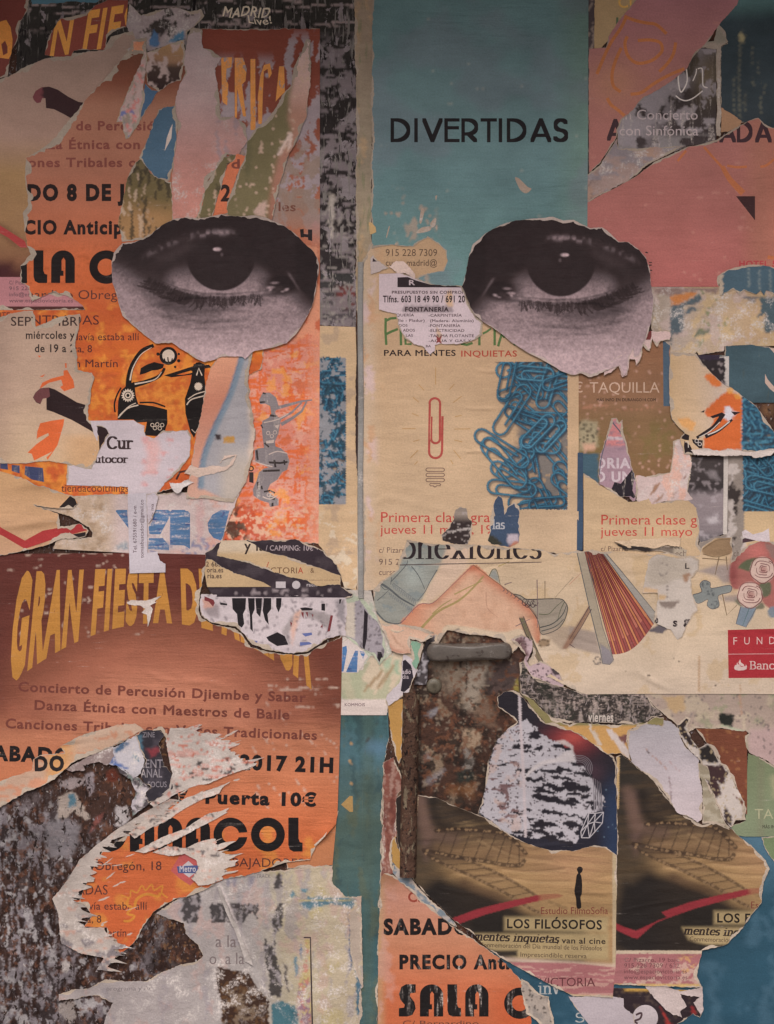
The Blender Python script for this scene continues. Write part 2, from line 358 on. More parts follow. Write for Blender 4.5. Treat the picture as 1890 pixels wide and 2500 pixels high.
# ---------------------------------------------------------------- a sheet of paper on the wall
WHITE = c(188, 166, 148, 1300)
STATS = []
def _outline(pts, amp, seed, step=4.5, fray=None):
    if fray: step = 2.2
    O = []; fl = []; n = len(pts)
    for i in range(n):
        a = np.array(pts[i][:2], float); b_ = np.array(pts[(i + 1) % n][:2], float); L = np.hypot(*(b_ - a))
        st = len(pts[i]) > 2; pst = len(pts[i - 1]) > 2
        k = max(1, int(L / (24 if st else step)))
        for j in range(k):
            O.append(a + (b_ - a) * j / k); fl.append(0 if st or (j == 0 and pst) else 1)
    O = np.array(O); fl = np.array(fl, float)
    off = np.stack([fbm(O[:, 0] / 30, O[:, 1] / 30, seed, 4) - .5, fbm(O[:, 0] / 30, O[:, 1] / 30, seed + 9, 4) - .5], 1) * 2.6
    off += np.stack([vn(O[:, 0] / 4, O[:, 1] / 4, seed + 3) - .5, vn(O[:, 0] / 4, O[:, 1] / 4, seed + 4) - .5], 1) * 1.3
    if fray:                                # fibres pulled out along the direction of the tear
        d = np.array(fray[:2]) / math.hypot(*fray[:2]); t = O @ np.array([-d[1], d[0]]); r = O @ d
        sp = vn(t / 3.2, r / 60, seed + 13) ** 3 * 1.4 + vn(t / 8, r / 90, seed + 14) ** 3 * 1.6 - .35
        tg = np.roll(O, -4, 0) - np.roll(O, 4, 0); ar = (O[:, 0] * np.roll(O[:, 1], -1) - np.roll(O[:, 0], -1) * O[:, 1]).sum()
        nr = np.stack([tg[:, 1], -tg[:, 0]], 1) * (1 if ar > 0 else -1); nr /= np.hypot(nr[:, 0], nr[:, 1])[:, None] + 1e-9
        off = off * .6 + d * (sp * sm(-.05, .5, nr @ d) * fray[2] / max(amp, .1))[:, None]
    return O + off * amp * fl[:, None], fl
def _inset(O, fl, w, seed):
    d = np.roll(O, -1, 0) - np.roll(O, 1, 0); d /= np.hypot(d[:, 0], d[:, 1])[:, None] + 1e-9
    ar = (O[:, 0] * np.roll(O[:, 1], -1) - np.roll(O[:, 0], -1) * O[:, 1]).sum()
    nrm = np.stack([-d[:, 1], d[:, 0]], 1) * (1 if ar > 0 else -1)
    k = sm(.42, .80, fbm(O[:, 0] / 34, O[:, 1] / 34, seed + 21, 3)) * 2.6 + .9 * sm(.5, .9, vn(O[:, 0] / 13, O[:, 1] / 13, seed + 8)) * vn(O[:, 0] / 4, O[:, 1] / 4, seed + 5) + .1 * vn(O[:, 0] / 6, O[:, 1] / 6, seed + 6)
    f = fl.copy()
    for _ in range(2): f = np.minimum(f, (np.roll(f, 1) + f + np.roll(f, -1)) / 3)
    return O + nrm * (w * k * f)[:, None]
def mesh_obj(name, V, Fc, Cc, mat, parent=None, origin=(0, 0, 0), N=None):
    me = bpy.data.meshes.new(name); me.from_pydata((V - origin).tolist(), [], Fc)
    a = me.color_attributes.new('Col', 'FLOAT_COLOR', 'POINT'); a.data.foreach_set('color', np.concatenate([Cc, np.ones((len(Cc), 1))], 1).ravel())
    me.polygons.foreach_set('use_smooth', [True] * len(Fc)); me.update()
    if N is not None: me.normals_split_custom_set_from_vertices(N.tolist())
    me.materials.append(MATS[mat]); o = bpy.data.objects.new(name, me); COL.objects.link(o)
    if parent: o.parent = parent
    else: o.location = origin
    return o
_seed = [0]
def sheet(name, label, cat, pts, z, col, core=0, amp=2.2, g=16, parts=(), paint=None, m='poster', group=None, lift=.35, holes=(), ccol=None, thick=.55, bend=None, kind=None, fine=None, fray=None):
    """one sheet: outline pts (torn unless marked cut), printed with col / paint, cut into its own parts"""
    _seed[0] += 13; seed = _seed[0]
    O, fl = _outline(pts, amp, seed, fray=fray); loops = [O]; torn = [O[fl > 0]] if (fl > 0).any() else []
    PR = [_inset(O, fl, core, seed)] if core else None
    for h in holes:
        hO, hf = _outline(h, amp, seed + 2); loops.append(hO); torn.append(hO)
        if core:
            ii = _inset(hO, hf, -core, seed); PR.append(ii)
    one = dict(black_drips='black_drip', red_bits='red_bit', blue_bits='blue_bit', orange_scars='orange_scar', scuffs='scuff', black_drops='black_drop', block_letters='block_letter', black_bits='black_bit', blue_stripes='blue_stripe', orange_loops='orange_loop', black_marks='black_mark', purple_bits='purple_bit', pale_tears='pale_tear', partner_badges='partner_badge')
    parts = [e for pt in parts for e in ([dict(pt, n=one[pt['n']], r=[g_]) for g_ in pt['r']] if pt['n'] in one else [pt])]
    V = []; Ed = []
    def add(l):
        l = np.asarray(l, float)[:, :2]
        k = len(V); V.extend(l.tolist()); Ed.extend([(k + i, k + (i + 1) % len(l)) for i in range(len(l))])
    for l in loops: add(l)
    if PR:
        for l in PR: add(l)
    lo, hi = O.min(0), O.max(0)
    for pt in parts:
        for gr in pt['r']:
            for l in gr:
                l = np.asarray(l)[:, :2]
                if l[:, 0].max() > lo[0] and l[:, 0].min() < hi[0] and l[:, 1].max() > lo[1] and l[:, 1].min() < hi[1]: add(l)
    rs = np.random.RandomState(seed)
    def grid(lo, hi, g):
        nx, ny = max(2, int((hi[0] - lo[0]) / g)), max(2, int((hi[1] - lo[1]) / (g * .87)))
        gx, gy = np.meshgrid(np.arange(nx + 1), np.arange(ny + 1)); gx = gx + .5 * (gy % 2)
        return np.stack([lo[0] + gx.ravel() * g, lo[1] + gy.ravel() * g * .87], 1) + rs.uniform(-.18, .18, (gx.size, 2)) * g
    GP = grid(lo, hi, g)
    if fine:
        for (a, b_, c_, d_, gg) in fine:
            ins = (GP[:, 0] > a) & (GP[:, 0] < c_) & (GP[:, 1] > b_) & (GP[:, 1] < d_)
            GP = np.concatenate([GP[~ins], grid((a, b_), (c_, d_), gg)])
    GP = GP[pip(GP, loops)]
    V.extend(GP.tolist())
    r = geometry.delaunay_2d_cdt([Vector(v) for v in V], Ed, [], 0, 1e-3)
    P = np.array([tuple(v) for v in r[0]]); T = np.array([f for f in r[2] if len(f) == 3])
    Cn = P[T].mean(1); keep = pip(Cn, loops); T = T[keep]; Cn = Cn[keep]
    own = np.zeros(len(T), int)
    for i, pt in enumerate(parts):
        msk = np.zeros(len(T), bool)
        for gr in pt['r']: msk |= pip(Cn, [np.asarray(l)[:, :2] for l in gr])
        own[msk] = i + 1
    if PR: own[~pip(Cn, PR)] = -1
    # colours
    pr = Print(P, col)
    if paint: paint(pr)
    C0 = np.clip(pr.C, .002, .9)
    def hgt(P):
        z_ = relief(P) + z
        if torn and lift:
            d = np.full(len(P), 1e6)
            for tl in torn:
                for k0 in range(0, len(P), 3000):
                    pk = P[k0:k0 + 3000]; d[k0:k0 + 3000] = np.minimum(d[k0:k0 + 3000], np.sqrt(((pk[:, None, :] - tl[None, ::2, :]) ** 2).sum(2)).min(1) if len(tl) else 1e6)
            z_ = z_ + lift * np.exp(-d / 9) * sm(.35, .7, fbm(P[:, 0] / 40, P[:, 1] / 40, seed + 31, 2)) * 1.6
        if bend is not None: z_ = z_ + bend(P)
        return z_
    H = hgt(P); Wd = world(P, H)
    ctr = world(np.array([[(lo[0] + hi[0]) / 2, hi[1]]]), np.array([z]))[0]
    # smooth normals shared by all parts of the sheet
    fn = np.cross(Wd[T[:, 1]] - Wd[T[:, 0]], Wd[T[:, 2]] - Wd[T[:, 0]]); flip = fn[:, 1] > 0
    T[flip] = T[flip][:, ::-1]; fn[flip] *= -1
    N = np.zeros_like(Wd)
    for k in range(3): np.add.at(N, T[:, k], fn)
    N /= np.linalg.norm(N, axis=1)[:, None] + 1e-20
    # edges on the rim of the sheet
    ee = np.concatenate([T[:, [0, 1]], T[:, [1, 2]], T[:, [2, 0]]]); ef = np.tile(np.arange(len(T)), 3)
    key = np.sort(ee, 1); _, inv, cnt = np.unique(key[:, 0].astype(np.int64) * len(P) + key[:, 1], return_inverse=True, return_counts=True)
    rim = np.where(cnt[inv] == 1)[0]
    ccol = WHITE if ccol is None else ccol
    def build(idx, nm, cc, mat, parent):
        sel = np.where(own == idx)[0]
        if not len(sel) and parent is not None: return None
        t = T[sel]; u, iv = np.unique(t, return_inverse=True); Fc = iv.reshape(-1, 3).tolist()
        VV = Wd[u]; CC = C0[u].copy() if cc is None else np.tile(np.array(cc, float), (len(u), 1)); NN = N[u]
        if idx == 0 or idx == -1:
            own_r = rim[own[ef[rim]] == idx]
            if len(own_r):
                a, b_ = ee[own_r, 0], ee[own_r, 1]; k = len(VV); m_ = len(a)
                A, B = Wd[a], Wd[b_]; back = np.array([0, thick * .001, 0]); dv = B - A
                sn = np.stack([dv[:, 2], np.zeros(m_), -dv[:, 0]], 1); sn /= np.linalg.norm(sn, axis=1)[:, None] + 1e-12
                VV = np.concatenate([VV, A, B, B + back, A + back]); CC = np.concatenate([CC, np.tile(np.array(ccol) * .9, (4 * m_, 1))]); NN = np.concatenate([NN, sn, sn, sn, sn])
                for i in range(m_): Fc.append((k + m_ + i, k + i, k + 3 * m_ + i, k + 2 * m_ + i))
        return mesh_obj(nm, VV, Fc, CC, mat, parent, ctr, NN)
    root = build(0, name, None, m, None)
    root['label'] = label; root['category'] = cat
    if group: root['group'] = group
    if kind: root['kind'] = kind
    if core: build(-1, 'torn_edge', ccol, 'core', root)
    for i, pt in enumerate(parts):
        o = build(i + 1, pt['n'], pt.get('c'), pt.get('m', 'ink'), root)
        if o and pt.get('l'): o['label'] = pt['l']
    return root
def part(n, r, col=None, m='ink', l=None): return dict(n=n, r=r, c=col, m=m, l=l)
def solid(name, V, Fc, col, mat, parent=None, label=None, cat=None, origin=None):
    V = np.array(V, float); o = mesh_obj(name, V, Fc, np.tile(np.array(col, float), (len(V), 1)), mat, parent, (0, 0, 0) if origin is None else origin)
    if label: o['label'] = label; o['category'] = cat
    return o
def box(name, x0, x1, y0, y1, z0, z1, col, mat, **k):
    V = [(x, y, z) for x in (x0, x1) for y in (y0, y1) for z in (z0, z1)]
    o = solid(name, V, [(0, 1, 3, 2), (4, 6, 7, 5), (0, 4, 5, 1), (2, 3, 7, 6), (0, 2, 6, 4), (1, 5, 7, 3)], col, mat, **k)
    o.data.polygons.foreach_set('use_smooth', [False] * 6); return o
# ---------------------------------------------------------------- a printed heap of paper clips
def clip_pts(x, y, L, w, a):
    """the wire of one paper clip"""
    r = w / 2; l = [(-r, L * .30), (-r, -L / 2 + r)] + [(r * math.cos(math.radians(t)), -L / 2 + r + r * math.sin(math.radians(t))) for t in range(180, 361, 30)] + [(r, L / 2 - r)] + [(r * math.cos(math.radians(t)), L / 2 - r + r * math.sin(math.radians(t))) for t in range(0, 181, 30)]
    r2 = r * .66; l += [(-r, -L * .32 + r2)] + [(-r + r2 + r2 * math.cos(math.radians(t)), -L * .32 + r2 + r2 * math.sin(math.radians(t))) for t in range(180, 361, 30)] + [(-r + 2 * r2, L * .28)]
    ca, sa = math.cos(math.radians(a)), math.sin(math.radians(a))
    return [(x + u * ca - v * sa, y + u * sa + v * ca) for u, v in l]
def clips(p, x0, y0, x1, y1, ylev, seed=1, n=34):
    ins = (p.x > x0) & (p.x < x1) & (p.y > y0) & (p.y < y1); keep = p.C.copy()
    left = np.interp(p.y, [y0, y0 + 120, y0 + 190, y0 + 260, y1], [x0 + 90, x0 + 85, x0 + 95, x0 + 75, x0 + 125])
    p.mix(c(56, 80, 98, ylev), sm(-10, 50, p.x - left + 90 * (fbm(p.x / 22, p.y / 22, seed) - .5)) * .7); p.chips(c(172, 140, 112, ylev), 13, 13, .56, .08, .85, seed + 3, sm(-10, 30, p.x - left))
    rs = random.Random(seed)
    B = [clip_pts(1238, 920, 110, 30, 12), clip_pts(1250, 1000, 140, 36, 33), clip_pts(1225, 1095, 150, 34, -58), clip_pts(1230, 1130, 150, 42, -40), clip_pts(1250, 1192, 120, 34, -84)] if x0 > 1100 and x0 < 1300 else []
    for i in range(n):
        yy = rs.uniform(y0 - 10, y1 + 10); xl = np.interp(yy, [y0, y0 + 120, y0 + 190, y0 + 260, y1], [x0 + 110, x0 + 100, x0 + 110, x0 + 90, x0 + 125]); B.append(clip_pts(rs.uniform(xl, x1 + 20), yy, rs.uniform(95, 130), rs.uniform(26, 36), rs.choice((-1, 1)) * rs.uniform(10, 90)))
    for i, b_ in enumerate(B[::-1]):
        k = rs.random(); p.line(np.array(b_) + (3, 4), 8, c(50, 62, 76, ylev), .6, 4); p.line(b_, 5.8, c(34 + 14 * k, 66 + 24 * k, 92 + 26 * k, ylev), .95, 1.6); p.line(np.array(b_) - (.5, .5), 2.8, c(60 + 24 * k, 116 + 26 * k, 142 + 22 * k, ylev), .95, 1.4)
    p.C = np.where(ins[:, None], p.C, keep)
# ================================================================ THE WALL
DK = c(70, 50, 45, 2200)
def wall_print(p):
    p.grad([(1500, c(84, 58, 48, 1700)), (2500, c(72, 50, 44, 2400))])
    m = sm(460, 300, p.x + 60 * (fbm(p.x / 40, p.y / 40, 2) - .5)) * sm(1890, 2010, p.y - 90 * sm(110, 200, p.x)); st = .5 + .5 * sm(150, 60, p.x)
    p.chips(c(140, 126, 132, 2200), 26, 44, .48, .10, .9, 3, m, 6); p.chips(c(150, 138, 142, 2200), 5, 34, .54, .06, .8, 9, m * sm(190, 100, p.x), 4)
    p.chips(c(56, 36, 32, 2200), 12, 20, .53, .06, .9, 5, .25 + .75 * m, 5); p.chips(c(66, 42, 34, 2200), 60, 80, .52, .08, .8, 12, m)
    p.chips(c(172, 160, 158, 2200), 14, 18, .64, .04, .9, 6, m); p.chips(c(112, 72, 54, 2200), 12, 14, .63, .06, .7, 14, 1)
    p.poly(Q('A4', '380,1370 560,1330 640,1400 640,1560 560,1640 400,1640 370,1500'), c(152, 140, 145, 2100), 8, .8, 8)
    p.poly(Q('A4', '470,1160 590,1110 640,1160 700,1280 740,1330 690,1340 600,1280 540,1330 470,1330'), c(178, 158, 146, 2000), 2, 1, 5)
    p.poly(Q('A4', '555,1140 610,1140 620,1220 560,1240'), c(70, 120, 140, 2000), 3, .9, 6)
    p.poly(Q('A4', '480,1030 700,1000 690,1040 600,1100 480,1060'), c(165, 145, 142, 2000), 2, .9, 7)
    p.poly(Q('A4', '700,970 760,940 770,1100 740,1160 700,1060'), c(160, 142, 146, 2000), 2, .9, 5)
    p.poly(Q('A4', '860,960 930,920 980,1000 930,1040 870,1020'), c(100, 50, 38, 2000), 3, .9, 5)
    p.poly(Q('A4', '940,1250 1030,1230 1060,1330 1000,1400 940,1390'), c(190, 175, 172, 2000), 2, 1, 5)
    p.poly(Q('A4', '730,1460 780,1320 850,1280 800,1380'), c(135, 80, 72, 2000), 3, .9, 4)
    p.poly(Q('A5', '500,1180 540,1150 580,1200 540,1260 510,1250'), c(188, 172, 165, 2300), 2, 1, 4)
    p.poly(Q('A5', '490,1500 610,1490 620,1620 570,1672 480,1590'), c(165, 148, 140, 2400), 2, .9, 6)
    p.chips(c(140, 100, 70, 2300), 9, 9, .66, .05, .8, 17, sm(240, 420, p.x))
wall = box('wall', -4.2, 4.2, .012, .30, 0, 3.6, c(110, 92, 86, 1500), 'darkworn', label='weathered brown wall with flaking paint, under all the torn posters', cat='wall', origin=(0, 0, 0))
w_ = sheet('peeling_paint', '', '', [(-60, -60, 1), (1950, -60, 1), (1950, 2560, 1), (-60, 2560, 1)], 0, DK, paint=wall_print, m='wallmat', g=26, fine=[(-20, 1780, 600, 2520, 4)], thick=14)
for k_ in ('label', 'category'): del w_[k_]
w_.parent = wall
# unseen ledge added above the wall so that its shade darkens the upper posters
lg = box('added_shade_ledge', -4.2, 4.2, -.92, .012, 3.36, 3.6, c(140, 125, 118, 1300), 'core'); lg['kind'] = 'structure'
gr = box('pavement', -14, 14, -14, .3, -.2, 0, (.30, .28, .26), 'core'); gr['kind'] = 'structure'

INK = c(46, 34, 34, 900)
BRT = c(108, 58, 48, 1000)
# ================================================================ UPPER LEFT
def black_print(p):
    p.grad([(0, c(44, 40, 36, 60)), (250, c(46, 38, 36, 250)), (650, c(58, 48, 48, 650)), (670, c(64, 60, 58, 680)), (800, c(96, 84, 88, 750))])
    p.poly(rect(822, 700, 870, 752), c(112, 58, 55, 720), 9)
    p.chips(c(128, 112, 112, 600), 30, 11, .50, .04, .9, 4, sm(770, 790, p.x) * sm(60, 130, p.y))
    p.chips(c(150, 136, 128, 640), 10, 7, .62, .04, .8, 11, sm(770, 790, p.x) * sm(420, 520, p.y))
    p.chips(c(122, 104, 100, 60), 60, 5, .62, .05, .7, 14, sm(90, 50, p.y))
    p.poly(Q('B1', '1180,230 1230,250 1215,620 1180,600'), c(178, 162, 150, 600), 3, .8, 6)
wob = lambda p: p + np.stack([3 * np.sin(p[:, 1] / 9), 3 * np.sin(p[:, 0] / 11)], 1)
sheet('torn_poster', 'black poster with hand drawn white lettering along the top, peeling in grey patches', 'poster',
      [(40, -15, 1), (868, -15), (871, 300), (868, 690), (867, 798), (776, 794, 1), (776, 420, 1), (40, 420, 1)], 1, c(44, 40, 36, 60), g=6, paint=black_print, m='blackpeel',
      parts=[part('lettering', tt('B0', 'MADRID', 320, 700, 132, 78, .03, warp=wob) + tt('B0', 'Live!', 525, 715, 192, 60, .02, warp=wob), c(142, 128, 112, 40), 'inkworn')])
def peel_print(p):
    p.chips(c(50, 42, 38, 60), 22, 30, .60, .03, 1, 3); p.chips(c(100, 86, 84, 60), 12, 12, .55, .06, .7, 9)
    p.poly(Q('A0', '1210,370 1250,250 1290,290 1300,380'), c(52, 74, 100, 100), 2, 1, 4); p.poly(Q('A0', '1360,350 1470,250 1500,240 1505,320'), c(52, 82, 102, 90), 2)
    p.poly(Q('A0', '1290,200 1340,150 1390,160 1390,210 1310,300'), c(48, 40, 38, 60), 3)
sheet('paper_scrap', 'grey white peeled patch with dark holes and two blue specks below the black lettered poster', 'paper scrap', q('A0', '1060,30 1150,120 1300,80 1450,60 1560,90 1640,70 1672,130 1600,200 1530,260 1520,330 1400,360 1200,420 1060,430 1000,380 1070,300 1030,200'), 2, c(112, 98, 96, 80), g=5, paint=peel_print, core=3, m='whiteworn')
sheet('torn_poster', 'brown poster fragment with yellow letters N FIES at the upper left', 'poster',
      q('A0', '500,150 700,110 780,40 880,0! 1045,0! 1030,220 950,240 880,300 850,405 600,412 580,462 440,462 360,445 400,300 470,180'), 2.4, c(92, 46, 38, 60), core=3, amp=1.6,
      parts=[part('lettering', tt('A0', 'N FIES', 405, 1080, 455, 310, .05, warp=lambda p: np.stack([p[:, 0] + .16 * (136 - p[:, 1]), p[:, 1] - .17 * (p[:, 0] - 121)], 1)), c(158, 102, 50, 100))])
sheet('torn_poster', 'brown poster corner with one yellow letter at the top left edge of the photo', 'poster', q('A0', '-60,-50! 245,-50 225,70 160,180 140,330 100,400 60,620 -60,650!'), 2.2, c(84, 42, 36, 60), core=3,
      parts=[part('lettering', [[Q('A0', '-40,190 0,175 50,160 85,220 102,320 96,430 70,480 0,470 -40,470'), Q('A0', '10,360 40,330 60,380 60,430 25,450')]], c(150, 94, 46, 80))])
sheet('paper_scrap', 'thin blue paper sliver along the top edge above the brown fragment', 'paper scrap', q('A0', '250,-40! 870,-40 780,25 600,12 400,25 265,38'), 2.1, c(52, 78, 88, 30))
sheet('paper_scrap', 'tan and dark brown torn photo scrap above the blue dress piece', 'paper scrap', q('A0', '1190,430 1300,390 1505,320 1510,450 1480,650 1430,670 1380,690 1300,750 1200,690 1190,520'), 4.2, c(120, 92, 66, 140), g=5, core=3, paint=lambda p: (p.grad([(100, c(122, 94, 64, 140)), (150, c(108, 80, 62, 140)), (165, c(62, 46, 40, 150)), (210, c(52, 36, 34, 180))], 1, 30), p.chips(c(132, 112, 106, 150), 14, 22, .6, .05, .9, 5)))
PEACH = c(146, 118, 106, 250)
def filmoB(p):
    p.grad([(60, c(112, 92, 82, 120)), (330, c(142, 112, 98, 300)), (420, c(146, 112, 78, 420)), (560, c(148, 110, 78, 560)), (640, c(126, 84, 62, 640)), (670, c(82, 46, 42, 660))])
    p.poly(pp('-20,540 10,545 60,590 64,606 30,600 -20,560'), c(90, 56, 40, 580), 8, .5)
    p.poly(rect(-20, 640, 30, 690), c(76, 38, 40, 660), 16)
sheet('torn_poster', 'faded peach poster with dark maroon shape, red band and pink foot, upper left', 'poster',
      pp('-15,200 20,186 60,165 110,142 180,130 250,122 272,90 322,74 334,100 340,140 250,262 190,320 140,400 100,520 110,600 100,660 110,700 220,742 225,757 -15,757!'), 2, PEACH, core=5, g=10, paint=filmoB,
      parts=[part('portrait', [[Q('A0', '265,790 290,740 340,710 400,705 470,730 560,790 640,830 705,840 690,870 580,965 520,930 440,890 375,880 370,800 345,800 330,835 300,840 275,815')]], None, 'poster'),
             part('stripe', [[pp('-16,545 0,550 60,588 66,604 50,604 20,580 -16,560')]], c(160, 62, 60, 570)),
             part('panel', [[rect(-16, 676, 230, 748)]], c(176, 118, 122, 710), 'poster'),
             part('lettering', text('C/ Pizarro, 19', 22, 90, 694, 9, .02) + text('915 228 730', 22, 105, 708, 9, .02) + text('info@espacio', 22, 105, 723, 9, .02) + text('www.espaciovictoria.es', 22, 178, 738, 9, .02), c(112, 80, 88, 710))])
o_ = bpy.data.objects.get('portrait')
if o_: o_.data.color_attributes['Col'].data.foreach_set('color', np.concatenate([np.array([c(96, 52, 56, 230), c(58, 36, 38, 240)])[(np.array([v.co.x for v in o_.data.vertices]) > -.06).astype(int)], np.ones((len(o_.data.vertices), 1))], 1).ravel())
# pale pink torn paper running down to the left eye
sheet('torn_paper', 'long pale pink torn paper tapering down to the left eye, fraying in vertical streaks', 'torn paper',
      pp('458,85 470,65 492,72 495,117 516,123 540,140 525,168 531,210 540,287 570,284 600,305 605,344 582,377 555,377 534,410 507,442 495,492 480,545 420,560 419,450 422,389 431,344 434,300 428,270 431,233 440,203 452,180 449,150 455,110'), 4, c(160, 118, 112, 300), core=4, g=7,
      paint=lambda p: (p.grad([(60, c(124, 108, 106, 80)), (250, c(142, 116, 112, 250)), (400, c(168, 118, 108, 400)), (560, c(184, 122, 108, 560))]), p.chips(c(122, 104, 110, 250), 14, 90, .60, .08, .7, 4, sm(500, 530, p.x))), m='whiteworn')
# brown and orange festival poster, heavily peeled
PB = c(98, 50, 40, 150)
def frica(p):
    p.grad([(60, c(92, 46, 36, 100)), (250, c(104, 54, 42, 250)), (420, c(140, 84, 66, 420)), (560, c(168, 104, 80, 560)), (760, c(190, 98, 70, 760)), (900, c(214, 116, 82, 900)), (1330, c(222, 116, 82, 1300))])
    up = sm(620, 480, p.y)
    p.chips(c(128, 112, 114, 250), 26, 60, .48, .03, .95, 4, up * sm(120, 170, p.y + 60 * (p.x > 690))); p.chips(c(132, 110, 98, 400), 40, 26, .53, .04, .9, 8, up * sm(330, 380, p.y))
    lo = sm(800, 860, p.y)
    p.chips(c(222, 140, 120, 1000), 60, 40, .34, .03, .95, 21, lo); p.chips(c(228, 162, 140, 1000), 26, 14, .55, .03, .8, 24, lo); p.chips(c(218, 106, 62, 1000), 16, 4, .64, .02, .9, 51, lo)
    p.chips(c(226, 108, 58, 1000), 9, 60, .63, .03, .9, 27, lo); p.chips(c(226, 108, 58, 1000), 60, 8, .63, .03, .9, 28, lo)
    p.chips(c(238, 158, 84, 1000), 30, 20, .62, .06, .7, 31, lo); p.chips(c(214, 150, 120, 700), 30, 30, .5, .05, .7, 33, sm(560, 620, p.y) * (1 - lo))
    lowr = sm(1210, 1260, p.y); p.chips(c(204, 88, 58, 1250), 40, 40, .45, .05, .9, 35, lowr * sm(690, 620, p.x)); p.chips(c(232, 180, 150, 1250), 7, 7, .56, .03, .9, 38, lowr)
    p.chips(c(80, 60, 50, 1250), 12, 16, .58, .03, .9, 41, lowr * sm(620, 590, p.x))
    p.mix(c(228, 158, 130, 1000), sm(735, 770, p.x) * lo * .55)
dan = Q('B2', '610,590 640,530 700,530 750,570 770,640 740,690 750,720 790,740 780,800 770,860 740,930 745,970 790,985 840,1030 860,1090 840,1160 800,1180 760,1240 700,1280 680,1330 720,1370 770,1400 770,1450 700,1465 690,1430 620,1410 565,1370 560,1320 590,1250 610,1180 650,1150 690,1140 640,1120 580,1090 575,1000 600,985 650,980 640,900 630,800 640,760 690,735 710,700 700,640 660,620 620,625')
arm = [stroke(Q('B2', '720,665 850,630 960,600 1045,590'), 9, 3), stroke(Q('B2', '640,780 780,745 880,690 960,610', True, 0), 8, 4), stroke(Q('B2', '790,790 880,740 960,680 1000,600'), 9, 4)]
dl_ = [stroke(Q('B2', s_, False), w_) for s_, w_ in (('615,610 660,605', 4), ('640,532 665,540', 4), ('700,715 760,725', 5), ('590,1000 600,1080', 5), ('690,1100 780,1105 850,1095', 5), ('735,1080 745,1140', 5), ('815,1080 820,1120', 4), ('640,1170 780,1165', 5), ('600,1260 605,1310', 5), ('630,1290 635,1320', 4), ('650,1340 700,1330 740,1350', 4), ('700,1390 740,1400', 5), ('720,1430 720,1460', 5), ('625,790 640,820', 3), ('655,940 690,975', 4))] + [[circle(*qp('B2', 545, 1150), 7), circle(*qp('B2', 545, 1150), 4)], [Q('B2', '530,1180 565,1180 565,1270 530,1260')]]
dh_ = [stroke(Q('B2', s_, False, 3), 2.6) for s_ in ('650,775 760,750 850,700', '690,1035 760,1010 840,1025', '560,1085 640,1115 720,1135', '640,1380 700,1400 760,1370')] + [[circle(*qp('B2', x_, y_), 5), circle(*qp('B2', x_, y_), 3.4)] for x_, y_ in ((685, 860), (715, 885), (740, 855), (690, 1365), (715, 1365))] + [[Q('B2', '735,800 775,790 765,830')], [Q('B2', '665,925 735,915 730,940 670,945')]]
yel = []
for s_ in ('300,470 390,465 385,545 345,560 340,640 360,690 350,860 310,830', '412,470 480,470 510,560 500,660 470,690 505,950 480,950 430,720 430,960 412,960', '540,480 580,480 582,1060 540,1060', '650,530 700,515 715,600 690,640 680,560 650,580 640,800 635,1015 605,1010 600,800 620,620', '775,540 815,540 822,750 770,800 745,830'):
    yel.append([Q('B0', s_)])
sheet('torn_poster', 'peeling brown and orange poster with yellow letters FRICA and a grey dancer', 'poster',
      pp('466,70 781,69! 781,800! 778,1327 540,1327 560,1240 600,1060 610,880 560,860 466,600'), 2, PB, g=3.8, paint=frica, core=2,
      parts=[part('headline', yel, c(172, 112, 60, 250), 'peelink'), part('dancer', [[dan]] + arm, c(142, 128, 128, 1080), 'inkworn'), part('dancer_lines', dl_, c(70, 58, 56, 1080), 'inkworn'), part('dancer_highlights', dh_, c(206, 180, 168, 1080), 'inkworn'),
             part('lettering', tt('B1', 'les', 770, 910, 385, 70, .03), c(112, 68, 56, 520), 'inkworn'), part('date', [[Q('B1', '945,535 975,530 978,600 950,600')], [Q('B1', '1010,535 1045,535 1045,630 1010,620')], [Q('B1', '975,570 1010,575 1010,600 975,595')]], c(52, 42, 44, 580))])
# left orange poster: the band down the left side
def orangeA(p):
    p.grad([(120, c(84, 50, 38, 150)), (200, c(100, 58, 44, 200)), (260, c(132, 90, 72, 260)), (420, c(152, 98, 78, 420)), (560, c(172, 98, 70, 560)), (640, c(190, 98, 60, 640)), (760, c(190, 92, 52, 740)), (900, c(204, 104, 46, 900)), (1210, c(206, 98, 54, 1150))])
    m = sm(720, 770, p.y)
    p.chips(c(222, 142, 62, 850), 24, 24, .52, .08, .7, 5, m); p.chips(c(190, 88, 48, 850), 30, 16, .56, .08, .7, 8, m)
    for i in range(46):
        rs = random.Random(i); x, y = rs.uniform(310, 470), rs.uniform(880, 1060)
        d = np.hypot(p.x - x, p.y - y); R = rs.uniform(6, 20); p.mix(c(230, 142, 66, 950), np.exp(-((d - R) / 2.2) ** 2) * .6)
    p.chips(c(150, 70, 40, 850), 60, 5, .66, .05, .4, 19, sm(560, 640, p.y))
BK = c(40, 31, 30, 900)
